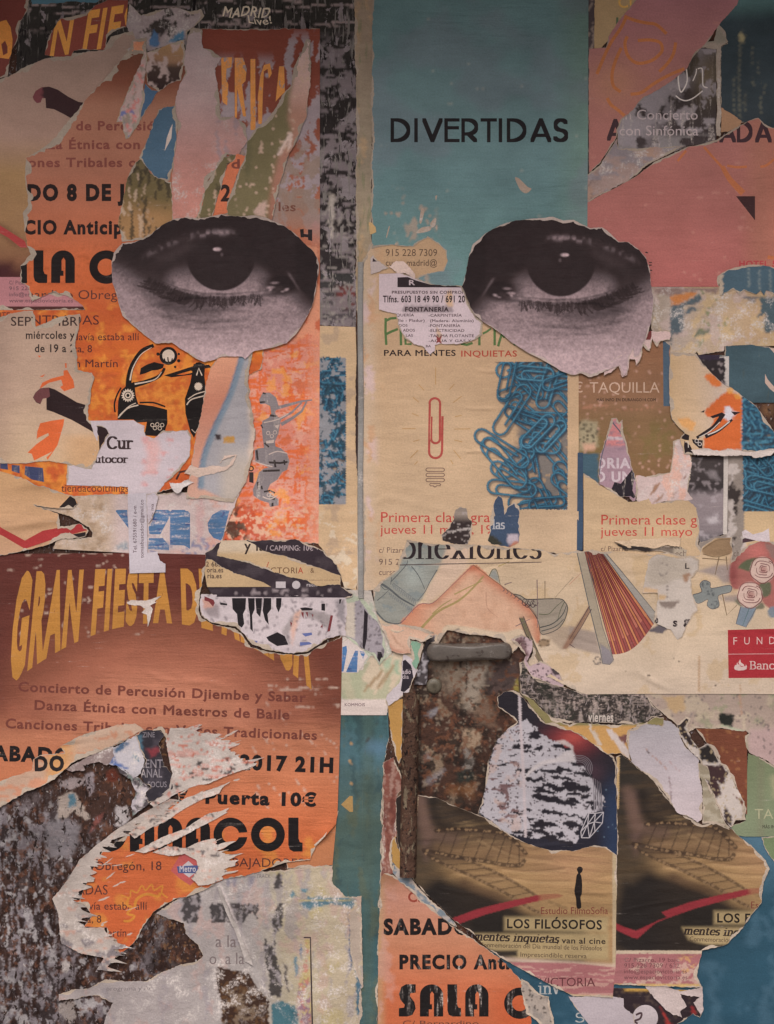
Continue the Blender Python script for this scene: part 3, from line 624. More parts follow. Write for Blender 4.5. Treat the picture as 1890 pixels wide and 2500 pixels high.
fig = [[Q('A2', '1040,470 1095,440 1110,560 1130,625 1250,640 1365,670 1368,780 1345,850 1280,885 1195,880 1165,890 1185,850 1200,770 1120,775 1090,750 960,750 965,600 990,510')],
       [Q('A2', '1140,385 1150,330 1200,300 1260,280 1340,300 1330,330 1290,345 1240,350 1180,375')], stroke(Q('A2', '1255,145 1160,190 1085,300 1055,400 1050,490', False, 5), 9, 15),
       stroke(Q('A2', '1345,330 1300,395 1200,440 1090,470', False, 5), 6, 13), [Q('A2', '1340,390 1590,310 1600,285 1630,280 1672,300 1672,345 1560,385 1400,405'), Q('A2', '1440,385 1560,350 1580,365 1500,385')],
       [Q('B2', '75,300 120,280 170,310 165,400 178,520 150,700 110,830 80,900 50,850 10,700 5,580 50,450')], [Q('B2', '0,340 200,300 222,325 100,345 0,358')], [circle(*qp('A2', 1375, 230), 22)],
       [circle(*qp('A2', 1290, 215), 4)], [circle(*qp('A2', 1460, 270), 4)], [circle(*qp('A2', 1460, 215), 3)], [circle(*qp('A2', 1430, 320), 3)], stroke(Q('A2', '940,690 935,620 960,540 990,490', False, 5), 4), stroke(Q('A2', '1140,612 1250,612 1350,645', False, 5), 4)]
sun_ = lambda x, y, r: [np.array([(x + (r if i % 2 == 0 else r * .74) * math.cos(i * math.pi / 16), y + (r if i % 2 == 0 else r * .74) * math.sin(i * math.pi / 16)) for i in range(32)])]
wht = [[circle(*qp('A2', 1375, 228), 15)], sun_(*qp('A2', 1045, 553), 17), sun_(*qp('A2', 1620, 480), 11), stroke(Q('A2', '1240,160 1150,220 1085,330 1062,430', False, 5), 1, 4), stroke(Q('A2', '1320,360 1260,425 1100,460', False, 5), 1.5, 4),
       stroke(Q('A2', '965,735 1040,660 1130,632', False, 5), 3), stroke(Q('A2', '975,715 1050,645 1110,615', False, 5), 2), stroke(Q('B2', '20,630 60,585 170,555', False, 4), 3), stroke(Q('B2', '30,585 90,545 170,520', False, 4), 2.4), stroke(Q('B2', '100,390 118,330 145,390'), 3), stroke(Q('B2', '60,830 90,860 110,825'), 2)]
for cx_, cy_ in ((1245, 795), (1285, 790), (1325, 795), (1265, 820), (1305, 822)): wht.append([circle(*qp('A2', cx_, cy_), 5), circle(*qp('A2', cx_, cy_), 3.4)])
rng = [[circle(*qp('A2', 1045, 553), 9), circle(*qp('A2', 1045, 553), 7)], [circle(*qp('A2', 1045, 553), 4)], stroke(Q('A2', '1375,280 1370,240'), 3), stroke(Q('A2', '1350,280 1340,250'), 3), stroke(Q('A2', '1400,280 1408,250'), 3)]
zig = []
for k in range(7):
    x_ = 505 + k * 9
    zig.append(stroke([(x_ - 20, 1186 - k * 1.5), (x_ - 15, 1170 - k * 2), (x_ - 8, 1186 - k * 1.5)], 3.4))
sheet('torn_poster', 'orange festival poster with the tribal antelope figure, torn down its left side', 'poster',
      pp('318,118 350,128 470,160 470,470 640,560 645,800 640,900 520,960 480,1180 330,1218! -15,1218! -15,757! 208,757 200,745 175,725 130,712 80,735 72,722 68,700 50,690 52,650 75,620 66,600 60,560 55,520 70,500 60,440 65,385 120,350 175,285 220,230'), 3.5, c(180, 95, 60, 600), core=6, g=7, paint=orangeA, amp=2.6,
      parts=[part('lettering', tt('A0', 'o de Percusión', 505, 1330, 1062, 72, .05) + tt('A0', 'nza Étnica con', 330, 1143, 1215, 72, .05) + tt('A0', 'iones Tribales c', 195, 1105, 1362, 72, .05), c(112, 62, 54, 350)),
             part('date', tt('A0', 'ADO 8 DE JU', 90, 1140, 1632, 120, .09) + tt('A1', 'ECIO Anticip', 115, 1000, 570, 105, .075), c(48, 34, 33, 480)), part('headline', heavy('ALA', 29, 611, 81, .1)[0:0] + [[Q('A1', '150,975 168,830 220,815 222,975')]] + heavy('LA', 82, 611, 80, .12) + heavy('C', 218, 611, 82), c(42, 32, 31, 650)),
             part('address', tt('A1', 'nardino Obregón', 225, 1080, 1105, 75, .0), c(92, 54, 48, 710)), part('sponsors', tt('A1', 'ENTRADAS', 190, 808, 1312, 75, 0) + tt('A1', 'todavía estaba allí', 520, 1138, 1440, 58, .008) + tt('A1', 'plaza, 8', 500, 752, 1538, 58, .008) + tt('A1', 'San Martín', 520, 962, 1660, 62, .008) + tt('A1', 'UTE', -30, 80, 1262, 50) + tt('A2', 'tiendacoolthings', 500, 1050, 1340, 62, 0), c(88, 46, 44, 820)),
             part('figure', fig, BK), part('figure_highlights', wht, c(214, 188, 168, 950)), part('figure_lines', rng, BK), part('zigzag_border', zig + [stroke(Q('A2', '1440,1240 1470,1180 1540,1165'), 5), stroke(Q('B2', '0,1300 330,1302'), 2.4)], c(80, 44, 40, 1150)),
             part('tartan', [[Q('A2', '0,1095 60,1100 65,1160 0,1150')], [Q('A2', '95,1120 160,1125 160,1190 95,1170')], [Q('A2', '205,1130 350,1145 360,1260 260,1240 200,1200')]], c(70, 74, 110, 1140), 'inkworn')])
sheet('torn_paper', 'olive and tan printed strip flecked white, left of the blue dress piece', 'torn paper', pp('330,395 345,385 370,425 420,445 420,530 430,548 400,560 360,580 325,590 298,590 288,540 296,500 310,440'), 4.2, c(100, 84, 58, 470), core=3, g=5,
      paint=lambda p: (p.grad([(390, c(98, 84, 60, 420)), (470, c(100, 84, 56, 470)), (540, c(150, 112, 76, 540)), (590, c(158, 118, 80, 580))], 1, 60), p.chips(c(170, 142, 120, 470), 7, 30, .60, .03, .9, 3, sm(390, 330, p.x)), p.chips(c(66, 56, 44, 470), 10, 40, .6, .05, .8, 7)))
sheet('paper_scrap', 'blue dress shaped paper piece with a white streak at the upper left', 'paper scrap', q('A0', '1190,690 1240,740 1290,750 1250,810 1150,980 1140,950 1165,800'), 4.5, c(56, 76, 98, 240), core=2)
sheet('torn_paper', 'large blue torn piece hanging above the olive strip with one white scratch', 'torn paper', q('A0', '1370,870 1430,860 1450,1000 1440,1150 1420,1300 1390,1480 1260,1440 1140,1290 1200,1150 1260,980 1300,900'), 4.7, c(64, 86, 104, 360), core=4, g=6, m='scratched', lift=1.2,
      parts=[part('scratch', [[Q('A0', '1410,1010 1400,1130 1345,1235 1362,1130 1390,1050')]], c(168, 148, 138, 320), 'core')])
sheet('torn_paper', 'narrow pinkish grey torn strip beside the brown band, flecked with red and blue', 'torn paper', q('A0', '1080,330 1200,300 1195,540 1175,680 1165,850 1140,1000 1060,1120 1030,1140 1005,1080 1000,1000 950,1000 1000,860 1040,740 1090,640 1150,520 1170,440 1060,430'), 4.6, c(146, 122, 116, 250), core=3, g=5,
      paint=lambda p: (p.chips(c(158, 98, 92, 250), 9, 14, .6, .04, .9, 3), p.chips(c(78, 86, 128, 250), 9, 16, .63, .04, .9, 8, sm(250, 270, p.y)), p.chips(c(112, 104, 92, 280), 12, 20, .6, .05, .8, 9), p.poly(Q('A0', '1060,360 1190,320 1210,350 1180,420 1070,430'), c(150, 96, 66, 120), 3, .8, 6)))
def feather(p):
    p.grad([(100, c(150, 126, 118, 150)), (200, c(152, 122, 112, 220)), (280, c(146, 106, 90, 280)), (560, c(142, 92, 76, 500))])
    p.poly(Q('B0', '820,740 900,610 860,800 850,980 880,1080 780,1250 720,1480 690,1672 690,2200 300,2200 300,1100'), c(104, 92, 66, 380), 10)
    p.chips(c(92, 84, 60, 380), 30, 60, .55, .1, .8, 3, sm(630, 600, p.x)); p.chips(c(182, 150, 130, 450), 6, 14, .68, .03, .9, 6)
    p.poly(Q('B1', '560,390 640,310 680,310 660,430 600,430'), c(178, 146, 132, 520), 2)
    p.line(Q('B0', '770,1260 870,1090 860,1200'), 9, c(186, 160, 148, 350), .9, 4)
sheet('torn_paper', 'broad olive torn strip with a pale pink upper tip, leaning above the left eye', 'torn paper', pp('695,225 710,210 718,165 737,125 748,95 757,99 760,150 758,210 750,249 749,284 720,354 707,374 689,434 677,478 668,520 660,545 560,545 556,500 567,467 579,428 594,392 603,368 605,344 624,314 648,299 672,269'), 5, c(110, 96, 70, 380), core=4, g=6, paint=feather, lift=1.2)
sheet('torn_paper', 'narrow olive torn strip between the pink paper and the orange numeral 2', 'torn paper', pp('577,377 572,392 556,400 545,440 530,485 515,540 470,545 480,530 494,500 505,445 532,410 548,385'), 5, c(100, 88, 62, 450), core=3, g=6, paint=lambda p: (p.chips(c(80, 70, 52, 450), 16, 30, .5, .1, .9, 3), p.chips(c(170, 140, 120, 450), 6, 9, .68, .03, .9, 6), p.grad([(500, c(98, 86, 60, 450)), (545, c(142, 108, 76, 540))]) if 0 else None))
sheet('paper_scrap', 'small orange strip printed with a black 2 between two olive strips', 'paper scrap', pp('580,375 600,380 592,400 578,430 566,470 556,520 520,530 545,440 558,402'), 4.5, c(186, 104, 74, 460), parts=[part('numeral', tt('B0', '2', 298, 380, 1640, 125, .06), c(60, 42, 38, 480)), part('lettering', tt('B0', 'd', 385, 455, 1375, 72, .05), c(112, 62, 52, 420))])
# ================================================================ THE TWO TORN EYE PHOTOGRAPHS
def eye_print(mir, ox, oy, y_ref):
    """black and white print of one eye; the second eye is the mirror image"""
    def f(p):
        u = (p.x - ox) * (-1 if mir else 1); v = p.y - oy          # iris centre = origin, tear duct on +u
        lo = np.interp(u, [-175, -137, -101, -48, 11, 70, 117, 180], [36, 53, 67, 79, 81, 77, 72, 66])
        nz = 14 * (fbm(u / 34, v / 26, 3) - .5)
        v0 = np.interp(u, [-270, -235, -190, -130, -60, 0, 60, 120, 180, 230], [10, 26, 66, 112, 122, 112, 96, 92, 98, 114])
        g = 60 + 90 * sm(v0 - 46, v0 + 60, v + nz) + 30 * sm(140, 232, v + nz)
        g = g + 40 * sm(82, 92, v) * sm(140, 100, v) * sm(30, 90, u) * sm(195, 150, u)
        g = g + 20 * sm(84, 96, v) * sm(150, 120, v) * sm(60, -20, np.abs(u))                                     # lighter lid edge under the iris
        # pouch crease and finer folds
        for c0, k_, w_, d_, u0, u1 in ((150, .0010, 5, 24, -190, 90), (166, .0009, 7, 12, -150, 120), (128, .0011, 9, 14, -200, 20), (118, .0006, 4, 10, -60, 120), (196, .0006, 8, 8, -100, 100)):
            g = g - d_ * np.exp(-((v - c0 + k_ * (u + 20) ** 2 - 4 * (fbm(u / 26, v / 60, 7) - .5)) / w_) ** 2) * sm(u0, u0 + 50, u) * sm(u1, u1 - 60, u)
        # upper socket
        top = sm(74, 8, v - np.interp(u, [-270, -200, -120, 0, 150, 230], [-44, -18, 4, 10, 6, 24])); g = g * (1 - top) + 44 * top
        g = g - 44 * sm(176, 232, u) * sm(190, 60, v)
        # upper lid light
        lid = np.exp(-((v + 68 - .0016 * (u - 5) ** 2) / 8.5) ** 2) * sm(-205, -165, u) * sm(48, 10, u)
        g = g + 52 * lid * (.3 + 1.2 * sm(.3, .7, vn(u / 8, v / 14, 12))) * (.6 + .5 * sm(-90, -30, u)) + 16 * np.exp(-((v + 36 - .0018 * (u + 10) ** 2) / 20) ** 2) * sm(-190, -130, u) * sm(-40, -90, u)
        # eyeball: the upper lid and the iris sink into one dark mass
        up = np.interp(u, [-160, -120, -80, 70, 110, 170], [44, 8, -26, -20, 14, 52])
        ball = sm(-10, 22, v - up) * sm(3, -3, v - lo) * sm(-158, -132, u) * sm(150, 108, u)
        sclera = 48 + 84 * sm(-4, 58, v) * sm(160, 84, np.abs(u + 8)) + 22 * sm(44, 80, v)
        g = g * (1 - ball) + sclera * ball
        iris = np.hypot(u / np.interp(v, [-60, 0, 75], [84, 82, 74]), (v - 4) / 70); im = (1 - sm(.97, 1.035, iris)) * sm(-40, -10, v)
        g = g * (1 - im) + (43 + 5 * fbm(u / 5, v / 5, 4)) * im
        rim = np.exp(-((v - lo - 5) / 4.5) ** 2) * sm(-150, -110, u) * sm(150, 100, u); g = g + 58 * rim * (.6 + .7 * vn(u / 9, v / 9, 21))
        # catch light
        for du, dv, ru, rv, a in ((-9, -27, 10, 5, 150), (-16, -27, 4, 3, 90), (2, -14, 4, 5, 40)):
            g = g + a * np.exp(-(((u - du) / ru) ** 2 + ((v - dv) / rv) ** 2) ** 2)
        # tear duct
        g = g - 46 * np.exp(-(((u - 142) / 44) ** 2 + ((v - 62) / 19) ** 2) ** 1.4)
        for du, dv, ru, rv, a in ((122, 66, 10, 4, 110), (132, 55, 11, 4, 120), (121, 72, 4, 3, 120), (160, 71, 6, 4, 130), (150, 76, 5, 2.4, 80), (144, 66, 13, 8, 34)):
            g = g + a * np.exp(-(((u - du + .5 * (v - dv)) / ru) ** 2 + ((v - dv) / rv) ** 2) ** 1.5)
        g = g + 46 * np.exp(-((u - 168 - .62 * (v - 36)) / 4.5) ** 2) * sm(22, 38, v) * sm(84, 56, v)
        g = np.maximum(g, 40)
        p.C = np.zeros_like(p.C)
        P2 = np.stack([u, v], 1); lash = np.zeros(len(u)); rs = random.Random(5)
        for i in range(150):
            a = rs.uniform(-175, 100); yb = float(np.interp(a, [-175, -137, -101, -48, 11, 70, 117], [40, 57, 72, 86, 89, 84, 78])) + rs.uniform(0, 9); L = rs.uniform(14, 36) * (1.15 if a < -40 else .85)
            dx = (-.75 if a < -60 else rs.uniform(-.5, .3)) * L
            pts = np.array([(a, yb), (a + dx * .4, yb + L * .55), (a + dx, yb + L * (.8 if a > -60 else .45))])
            lo_ = pts.min(0) - 4; hi_ = pts.max(0) + 4; k = np.where((u > lo_[0]) & (u < hi_[0]) & (v > lo_[1]) & (v < hi_[1]))[0]
            if len(k): lash[k] = np.maximum(lash[k], (1 - sm(.9, 2.3, dline(P2[k], pts))) * rs.uniform(.45, 1.))
        g = g * (1 - .78 * lash) + 38 * .78 * lash
        for i in range(70):
            a = rs.uniform(-200, 130); b_ = rs.uniform(78, 190); L = rs.uniform(30, 110)
            pts = np.array([(a, b_ + .0005 * a * a), (a + L * .5, b_ + .0005 * (a + L / 2) ** 2 + rs.uniform(-3, 3)), (a + L, b_ + .0005 * (a + L) ** 2)])
            lo_ = pts.min(0) - 4; hi_ = pts.max(0) + 4; k = np.where((u > lo_[0]) & (u < hi_[0]) & (v > lo_[1]) & (v < hi_[1]))[0]
            if len(k): g[k] = g[k] - rs.uniform(3, 10) * (1 - sm(.6, 3.2, dline(P2[k], pts)))
        amp = sm(60, 120, g)
        g = g + amp * (40 * (fbm(u / 9 + v / 30, v / 6, 31, 3) - .5) + 30 * (vn(u / 3.4, v / 3.4, 33) - .5)) + (1 - amp) * 8 * (fbm(u / 10, v / 6, 35) - .5)
        g = np.clip(np.where(g > 90, 90 + (g - 90) * .89, g), 36, 190)
        kk = sm(45, 85, g); rr, gg, bb = g * 1.03 + 2, g * (.82 + .055 * kk), g * (.78 + .085 * kk) + 2
        p.C = np.clip(lin(np.stack([rr, gg, bb], 1)) / E(y_ref) * .80 / np.array((1.055, .99, .95)), .012, .8)
    return f
SKIN = c(178, 158, 158, 820)
eyeL = pp('272,640 280,615 300,594 330,591 362,580 400,548 430,534 457,530 480,534 500,533 540,524 562,527 590,529 620,526 650,531 690,549 715,567 740,590 762,610 774,630 779,648 778,662 776,680 771,712 761,750 745,782 725,812 700,838 660,850 620,858 600,877 590,870 560,870 540,872 520,880 500,884 480,876 450,856 420,838 380,838 350,816 320,790 300,770 292,745 285,720 275,690 273,660')
sheet('torn_photo', 'torn black and white photo of an eye with its tear duct right, on orange posters', 'photo', eyeL, 7, SKIN, core=2.6, amp=1.3, g=2.6, paint=eye_print(0, 540, 636, 735), m='eyepaper', lift=1.4, ccol=c(176, 154, 144, 800))
eyeR = pp('1128,700 1138,665 1145,630 1155,596 1185,570 1220,551 1260,540 1300,534 1350,531 1375,540 1400,538 1415,545 1440,557 1470,556 1490,570 1510,590 1535,592 1560,610 1578,630 1585,660 1590,700 1595,730 1594,755 1588,790 1580,820 1568,846 1560,868 1548,872 1545,850 1535,872 1530,910 1522,919 1512,892 1480,904 1455,918 1438,921 1420,912 1400,917 1370,907 1330,882 1290,862 1250,837 1220,812 1185,790 1160,770 1148,750 1135,718')
sheet('torn_photo', 'torn black and white photo of an eye over the edge of the pink poster', 'photo', eyeR, 8, SKIN, core=2.6, amp=1.4, g=2.6, paint=eye_print(1, 1369, 650, 745), m='eyepaper', lift=1.4, ccol=c(182, 160, 150, 800))
# ================================================================ LEFT, MIDDLE HEIGHT
crease('A2', '0,630 150,590 300,565', 2.2, 5); crease('A2', '560,905 700,915 800,920', 2.0, 5); crease('A2', '0,1330 250,1290 480,1330', 3, 8); crease('A2', '40,1650 300,1590 480,1570', 2.6, 8); crease('A2', '0,1255 200,1265 420,1300', 2, 6)
CRM = c(196, 164, 138, 950)
face = [[Q('A2', '270,570 290,530 330,495 400,488 450,505 520,545 630,610 700,630 720,680 718,745 760,800 830,803 860,815 895,862 860,920 830,960 814,1005 806,880 740,840 590,755 440,690 380,670 380,575 350,580 330,625 295,610')]]
orp = [[Q('A2', '325,495 345,450 420,415 520,390 520,350 550,345 600,430 610,490 525,520 490,485 515,470 500,425 400,450 340,490')], [Q('A2', '300,915 305,850 330,780 420,760 525,745 520,790 470,960 390,1080 380,1060 430,1010 300,1075 280,1085 260,1030 225,1020 300,950 400,880 395,860 310,900')], [Q('A2', '325,400 372,378 350,402')], [Q('A2', '310,225 335,232 322,245')], [Q('A2', '530,290 545,290 545,330 535,330')]]
sheet('torn_notice', 'cream paper notice for September with dark maroon shape and orange scars on the left', 'notice',
      q('A1', '-50,1275 90,1225 200,1200 265,1200 285,1250 290,1335 330,1320 400,1290 480,1250 560,1240 650,1225 660,1250 645,1330 625,1400 620,1500 630,1580') + q('A2', '635,350 750,370 775,400 745,500 740,620 725,640 722,745 765,800 830,803 865,815 897,862 862,920 832,960 814,1008 790,1080 750,1160 700,1150 560,1115 400,1088 100,1112 -50,1100!'),
      5, CRM, core=5, g=10, amp=1.8, lift=.9, paint=lambda p: (p.grad([(760, c(172, 142, 124, 800)), (950, c(194, 160, 138, 950)), (1130, c(206, 172, 140, 1100))]), p.mix(c(210, 160, 116, 1080), sm(110, 200, p.x) * sm(1050, 1075, p.y) * .7), p.mix(c(160, 128, 114, 900), sm(60, -20, p.x) * .5)),
      parts=[part('headline', tt('A1', 'SEPTIEMBRE', 90, 690, 1322, 72, .012), c(70, 50, 46, 780)), part('lettering', tt('A1', 'miércoles y', 212, 610, 1428, 62, .03) + tt('A1', 'de 19 a 21', 285, 640, 1537, 62, .03), c(66, 50, 46, 840)),
             part('maroon_shape', [[l for l in face[0]]], c(58, 38, 40, 1010), 'poster'), part('maroon_tip', [[Q('A2', '272,570 292,530 332,497 400,490 410,560 385,575 350,580 330,622 295,607')]], c(112, 66, 66, 960), 'poster'), part('orange_scars', orp, c(214, 102, 58, 950), 'poster')])
sheet('paper_note', 'white note with pink stain and words cut off, over the orange poster', 'note',
      q('A2', '545,1285 545,1120 590,1100 740,1060 800,960 735,760! 1090,755 1130,780 1180,800 1190,880 1260,900 1340,840 1440,850 1530,835 1560,880 1555,960 1550,1050 1480,1150 1370,1250 1290,1340 1280,1390 1200,1385! 1050,1380! 1045,1300 700,1290!'), 4.6, c(204, 184, 190, 1050), core=2, g=7, lift=.9,
      paint=lambda p: (p.chips(c(216, 150, 146, 1080), 26, 8, .58, .06, .8, 3, sm(340, 355, p.x) * sm(440, 420, p.x)), p.poly(Q('A2', '1180,930 1290,900 1310,1000 1290,1130 1260,1200 1190,1190 1200,1050'), c(218, 168, 162, 1080), 10, .8, 5)),
      parts=[part('headline', pentext('Cur', *[qp('A2', v, 0)[0] for v in (880, 1080)], qp('A2', 0, 988)[1], 29, 6, 3), c(70, 50, 52, 1080)), part('lettering', pentext('autocor', qp('A2', 735, 0)[0], qp('A2', 1040, 0)[0], qp('A2', 0, 1103)[1], 18, 4.4, 2), c(74, 54, 56, 1120))])
sheet('phone_strip', 'pale tear off strip with a phone number and address printed upright', 'paper strip', q('A3', '1045,20! 1200,10! 1205,500! 1290,490 1310,560 1352,590! 1352,660! 1060,668!'), 7, c(206, 190, 200, 1300), core=0, lift=1.5, g=10,
      parts=[part('lettering', text('Tel. 675591680 / e-mail', *[0, 1], 0, 1)[0:0] + text('Tel. 675591680 / e-m', 334, 466, 1350, 7.5, .01, rot=-90)[0:0] + [[np.stack([334 + (l[:, 1] - 0), 1350 - (l[:, 0] - 0)], 1) for l in g_] for g_ in text('Tel. 675591680 / e-m', 0, 115, 0, 8.5, .012)] + [[np.stack([351 + l[:, 1], 1362 - l[:, 0]], 1) for l in g_] for g_ in text('tomasbuscador@gmail.co', 0, 142, 0, 8.5, .012)], c(96, 74, 84, 1300))])
sheet('phone_strip', 'narrow shorter tear off strip beside the upright phone number, mostly torn away', 'paper strip', q('A3', '1195,20 1275,10 1290,60 1265,170 1225,250 1212,260 1200,150'), 7.5, c(200, 182, 192, 1280), core=2, lift=1.2,
      parts=[part('lettering', [[np.stack([376 + l[:, 1], 1278 - l[:, 0]], 1) for l in g_] for g_ in text('1 / c- ma', 0, 48, 0, 8, .01)], c(104, 80, 90, 1280))])
def worn_blue(p):
    p.mix(c(196, 166, 142, 1280), sm(300, 250, p.x)); p.chips(c(160, 128, 100, 1260), 20, 16, .58, .08, .6, 4, sm(280, 240, p.x)); p.chips(c(214, 186, 168, 1260), 16, 30, .55, .08, .7, 7, sm(290, 250, p.x))
    p.chips(c(216, 150, 130, 1260), 26, 30, .58, .05, .6, 9, sm(360, 480, p.x)); p.poly(Q('A3', '1600,180 1640,60 1660,60 1660,420 1610,420'), c(210, 170, 165, 1300), 4)
    p.chips(c(96, 112, 160, 1330), 16, 7, .60, .04, .7, 15, sm(350, 365, p.x) * sm(1300, 1320, p.y)); p.poly(Q('A3', '950,440 1040,400 1050,470 960,470'), c(120, 144, 156, 1330), 4, .7, 4)
def blue_letters():
    return [[Q('A3', '945,160 955,150 1040,150 1050,300')], [Q('A3', '1270,150 1375,150 1392,165 1390,200 1310,350 1220,350 1215,290 1240,250')], [Q('A3', '1390,165 1405,150 1510,150 1550,190 1550,460 1500,440 1390,435')], [Q('A3', '1215,380 1330,380 1380,440 1380,480 1210,470')],
            [Q('B3', '0,160 30,160 48,180 48,470 0,440')], [Q('B3', '370,155 300,150 230,190 190,260 200,330 240,380 300,400 320,360 340,270')]]
sheet('torn_poster', 'white worn poster with scraped blue block letters above the brown festival poster', 'poster',
      pp('150,1212 300,1206 560,1200 583,1204 568,1245 548,1300 527,1360 508,1374 350,1352! 130,1340 140,1318 225,1310 228,1300 215,1285 165,1258 80,1236 150,1238 190,1225'), 4.2, c(208, 182, 176, 1280), core=2, g=7, paint=worn_blue, m='whiteworn',
      parts=[part('block_letters', blue_letters(), c(84, 118, 158, 1290), 'bluescrape')])
def jeans_red(p):
    p.grad([(1150, c(204, 158, 116, 1180)), (1250, c(206, 160, 122, 1240)), (1340, c(198, 152, 120, 1330))]); p.poly(Q('A3', '20,300 200,270 470,240 480,280 60,330'), c(156, 118, 84, 1280), 9, .6)
sheet('torn_poster', 'peach poster piece with red check mark and black bits above the brown poster', 'poster',
      pp('-15,1146! 35,1160 90,1183 140,1198 170,1207 182,1212 192,1226 182,1242 148,1242 82,1233 143,1254 148,1285 195,1278 215,1296 210,1310 150,1317 110,1331 60,1344 0,1358 -15,1361!'), 6, c(204, 158, 118, 1240), core=5, g=8, paint=jeans_red, lift=1.4,
      parts=[part('black_bits', [[Q('A3', '485,130 580,30 615,60 635,110 600,140')], [Q('A3', '475,200 520,215 575,255 485,285')], [Q('A3', '500,390 560,355 700,330 705,375')]], c(54, 42, 42, 1260), 'poster'), part('check_mark', [[Q('A3', '-50,255 20,300 205,400 350,320 655,262 720,315 450,385 205,468 20,360 -50,330')]], c(170, 58, 58, 1300), 'poster')])
sheet('curled_flap', 'small white curled flap of torn paper beside the zigzag border', 'paper scrap', q('A2', '1385,1265 1470,1270 1520,1240 1590,1265 1500,1300 1480,1340 1450,1355 1425,1340'), 6, c(214, 196, 190, 1180), core=0, lift=5, g=4, bend=lambda P: 5 * sm(1165, 1200, P[:, 1]), m='core')
sheet('paper_scrap', 'white ragged strip of paper across the zigzag border of the orange poster', 'paper scrap', q('B2', '0,1190 60,1120 120,1150 230,1120 330,1140 370,1120 420,1040 300,1085 290,1110 330,1040 430,1035 400,1120 350,1160 220,1195 110,1220 60,1200'), 5.6, c(214, 184, 168, 1150), core=0, m='core', lift=1)
# blue dress paper
def dress(p):
    p.grad([(870, c(216, 152, 122, 900)), (980, c(196, 128, 104, 1000)), (1100, c(208, 148, 126, 1080)), (1300, c(206, 168, 150, 1250))])
    ln = spl(Q('B2', '455,235 430,330 370,520 300,680 230,830 160,1010 130,1150 120,1300', False), 5)
    edge = np.concatenate([ln, [(720, 1300), (720, 860)]])
    p.poly(edge, c(168, 158, 160, 1000), 4); p.line(ln + (5, 0), 15, c(108, 132, 150, 1000), .75, 8); p.line(ln, 4, c(84, 112, 140, 1000), .6, 3)
    p.mix(c(190, 172, 160, 1150), sm(1060, 1150, p.y) * sm(520, 560, p.x)); p.mix(c(216, 186, 166, 1000), sm(600, 618, p.x + 12 * (fbm(p.x / 20, p.y / 20, 3) - .5)) * sm(950, 1000, p.y) * .8)
    p.poly(Q('B2', '250,870 298,875 298,925 260,915'), c(74, 60, 62, 1070), 1); p.poly(Q('B2', '315,895 412,885 412,935 325,940'), c(190, 140, 78, 1070), 1)
sheet('torn_paper', 'tall torn print of a blue grey dress edge on peach under the left eye', 'torn paper', pp('515,898 531,875 550,850 617,850 612,890 606,925 607,967 617,1010 626,1060 620,1087 617,1115 611,1135 600,1175 583,1204 570,1226 540,1222 500,1216 455,1218 465,1150 470,1110 480,1065 492,1010 500,950'), 5.2, c(200, 150, 128, 1000), core=4, g=5, paint=dress, lift=.9)
# beige strip with blue picture, batten, cream strip
def bluepic(p):
    p.chips(c(168, 142, 124, 1000), 40, 30, .58, .08, .5, 4); p.chips(c(226, 202, 176, 1300), 26, 20, .55, .05, .8, 9, sm(1240, 1270, p.y))
    k = (p.x > 774) & (p.x < 845) & (p.y > 872) & (p.y < 1231); p.mix(c(150, 146, 152, 1000), k * .95)
    q0 = p.C.copy(); clips(p, 660, 866, 850, 1240, 1040, 21, 50); p.C = np.where(k[:, None], p.C, q0); p.chips(c(148, 142, 146, 1000), 18, 14, .52, .03, .95, 13, k); p.chips(c(44, 70, 84, 1000), 9, 14, .62, .04, .8, 18, k)
sheet('torn_poster', 'narrow beige poster strip with a worn blue picture, left of the thin metal batten', 'poster', pp('776,795! 868,798! 878,1100 876,1330 872,1440 842,1436 830,1400 790,1345 776,1325!'), 1.8, c(208, 172, 136, 1000), g=3.4, paint=bluepic, core=2)
sheet('paper_strip', 'long cracked cream and grey green strip between the two columns of posters', 'paper strip', pp('864,-15! 914,-15! 910,200 907,520 905,700 892,820 888,1250 882,1440 872,1445! 874,800 868,700 871,300'), 2.6, c(132, 118, 100, 400), g=8, core=3, paint=lambda p: (p.grad([(0, c(104, 88, 74, 60)), (400, c(134, 118, 100, 400)), (700, c(170, 146, 120, 700)), (1000, c(196, 172, 150, 1000)), (1440, c(206, 180, 160, 1400))]), p.chips(c(150, 120, 90, 300), 14, 60, .6, .1, .6, 3)), m='striptint')
bt = []
for i in range(40):
    y_ = 640 + i * (820 / 39); sgn = 0
    r_ = relief(np.array([[880., y_]]))[0] + 2.4
    for xx, zz in ((873.5, 0), (874.2, 3.4), (876, 4.6), (885, 4.6), (887, 3.4), (887.6, 0)): bt.append(world(np.array([[xx + .8 * math.sin(y_ / 70), y_]]), np.array([r_ + zz]))[0])
bf = [(i * 6 + j, i * 6 + j + 1, i * 6 + 7 + j, i * 6 + 6 + j) for i in range(39) for j in range(5)]
solid('metal_batten', [tuple(v) for v in bt], bf, c(150, 142, 136, 1000), 'whiteworn', label='thin upright grey metal batten between the two columns of posters', cat='batten')
sheet('paper_scrap', 'dark rust lens shaped scrap along the batten', 'paper scrap', q('B2', '1410,215 1420,400 1415,700 1425,1000 1425,1250 1418,1310 1400,1000 1395,650 1400,400'), 3.3, c(70, 50, 48, 1000), m='core')
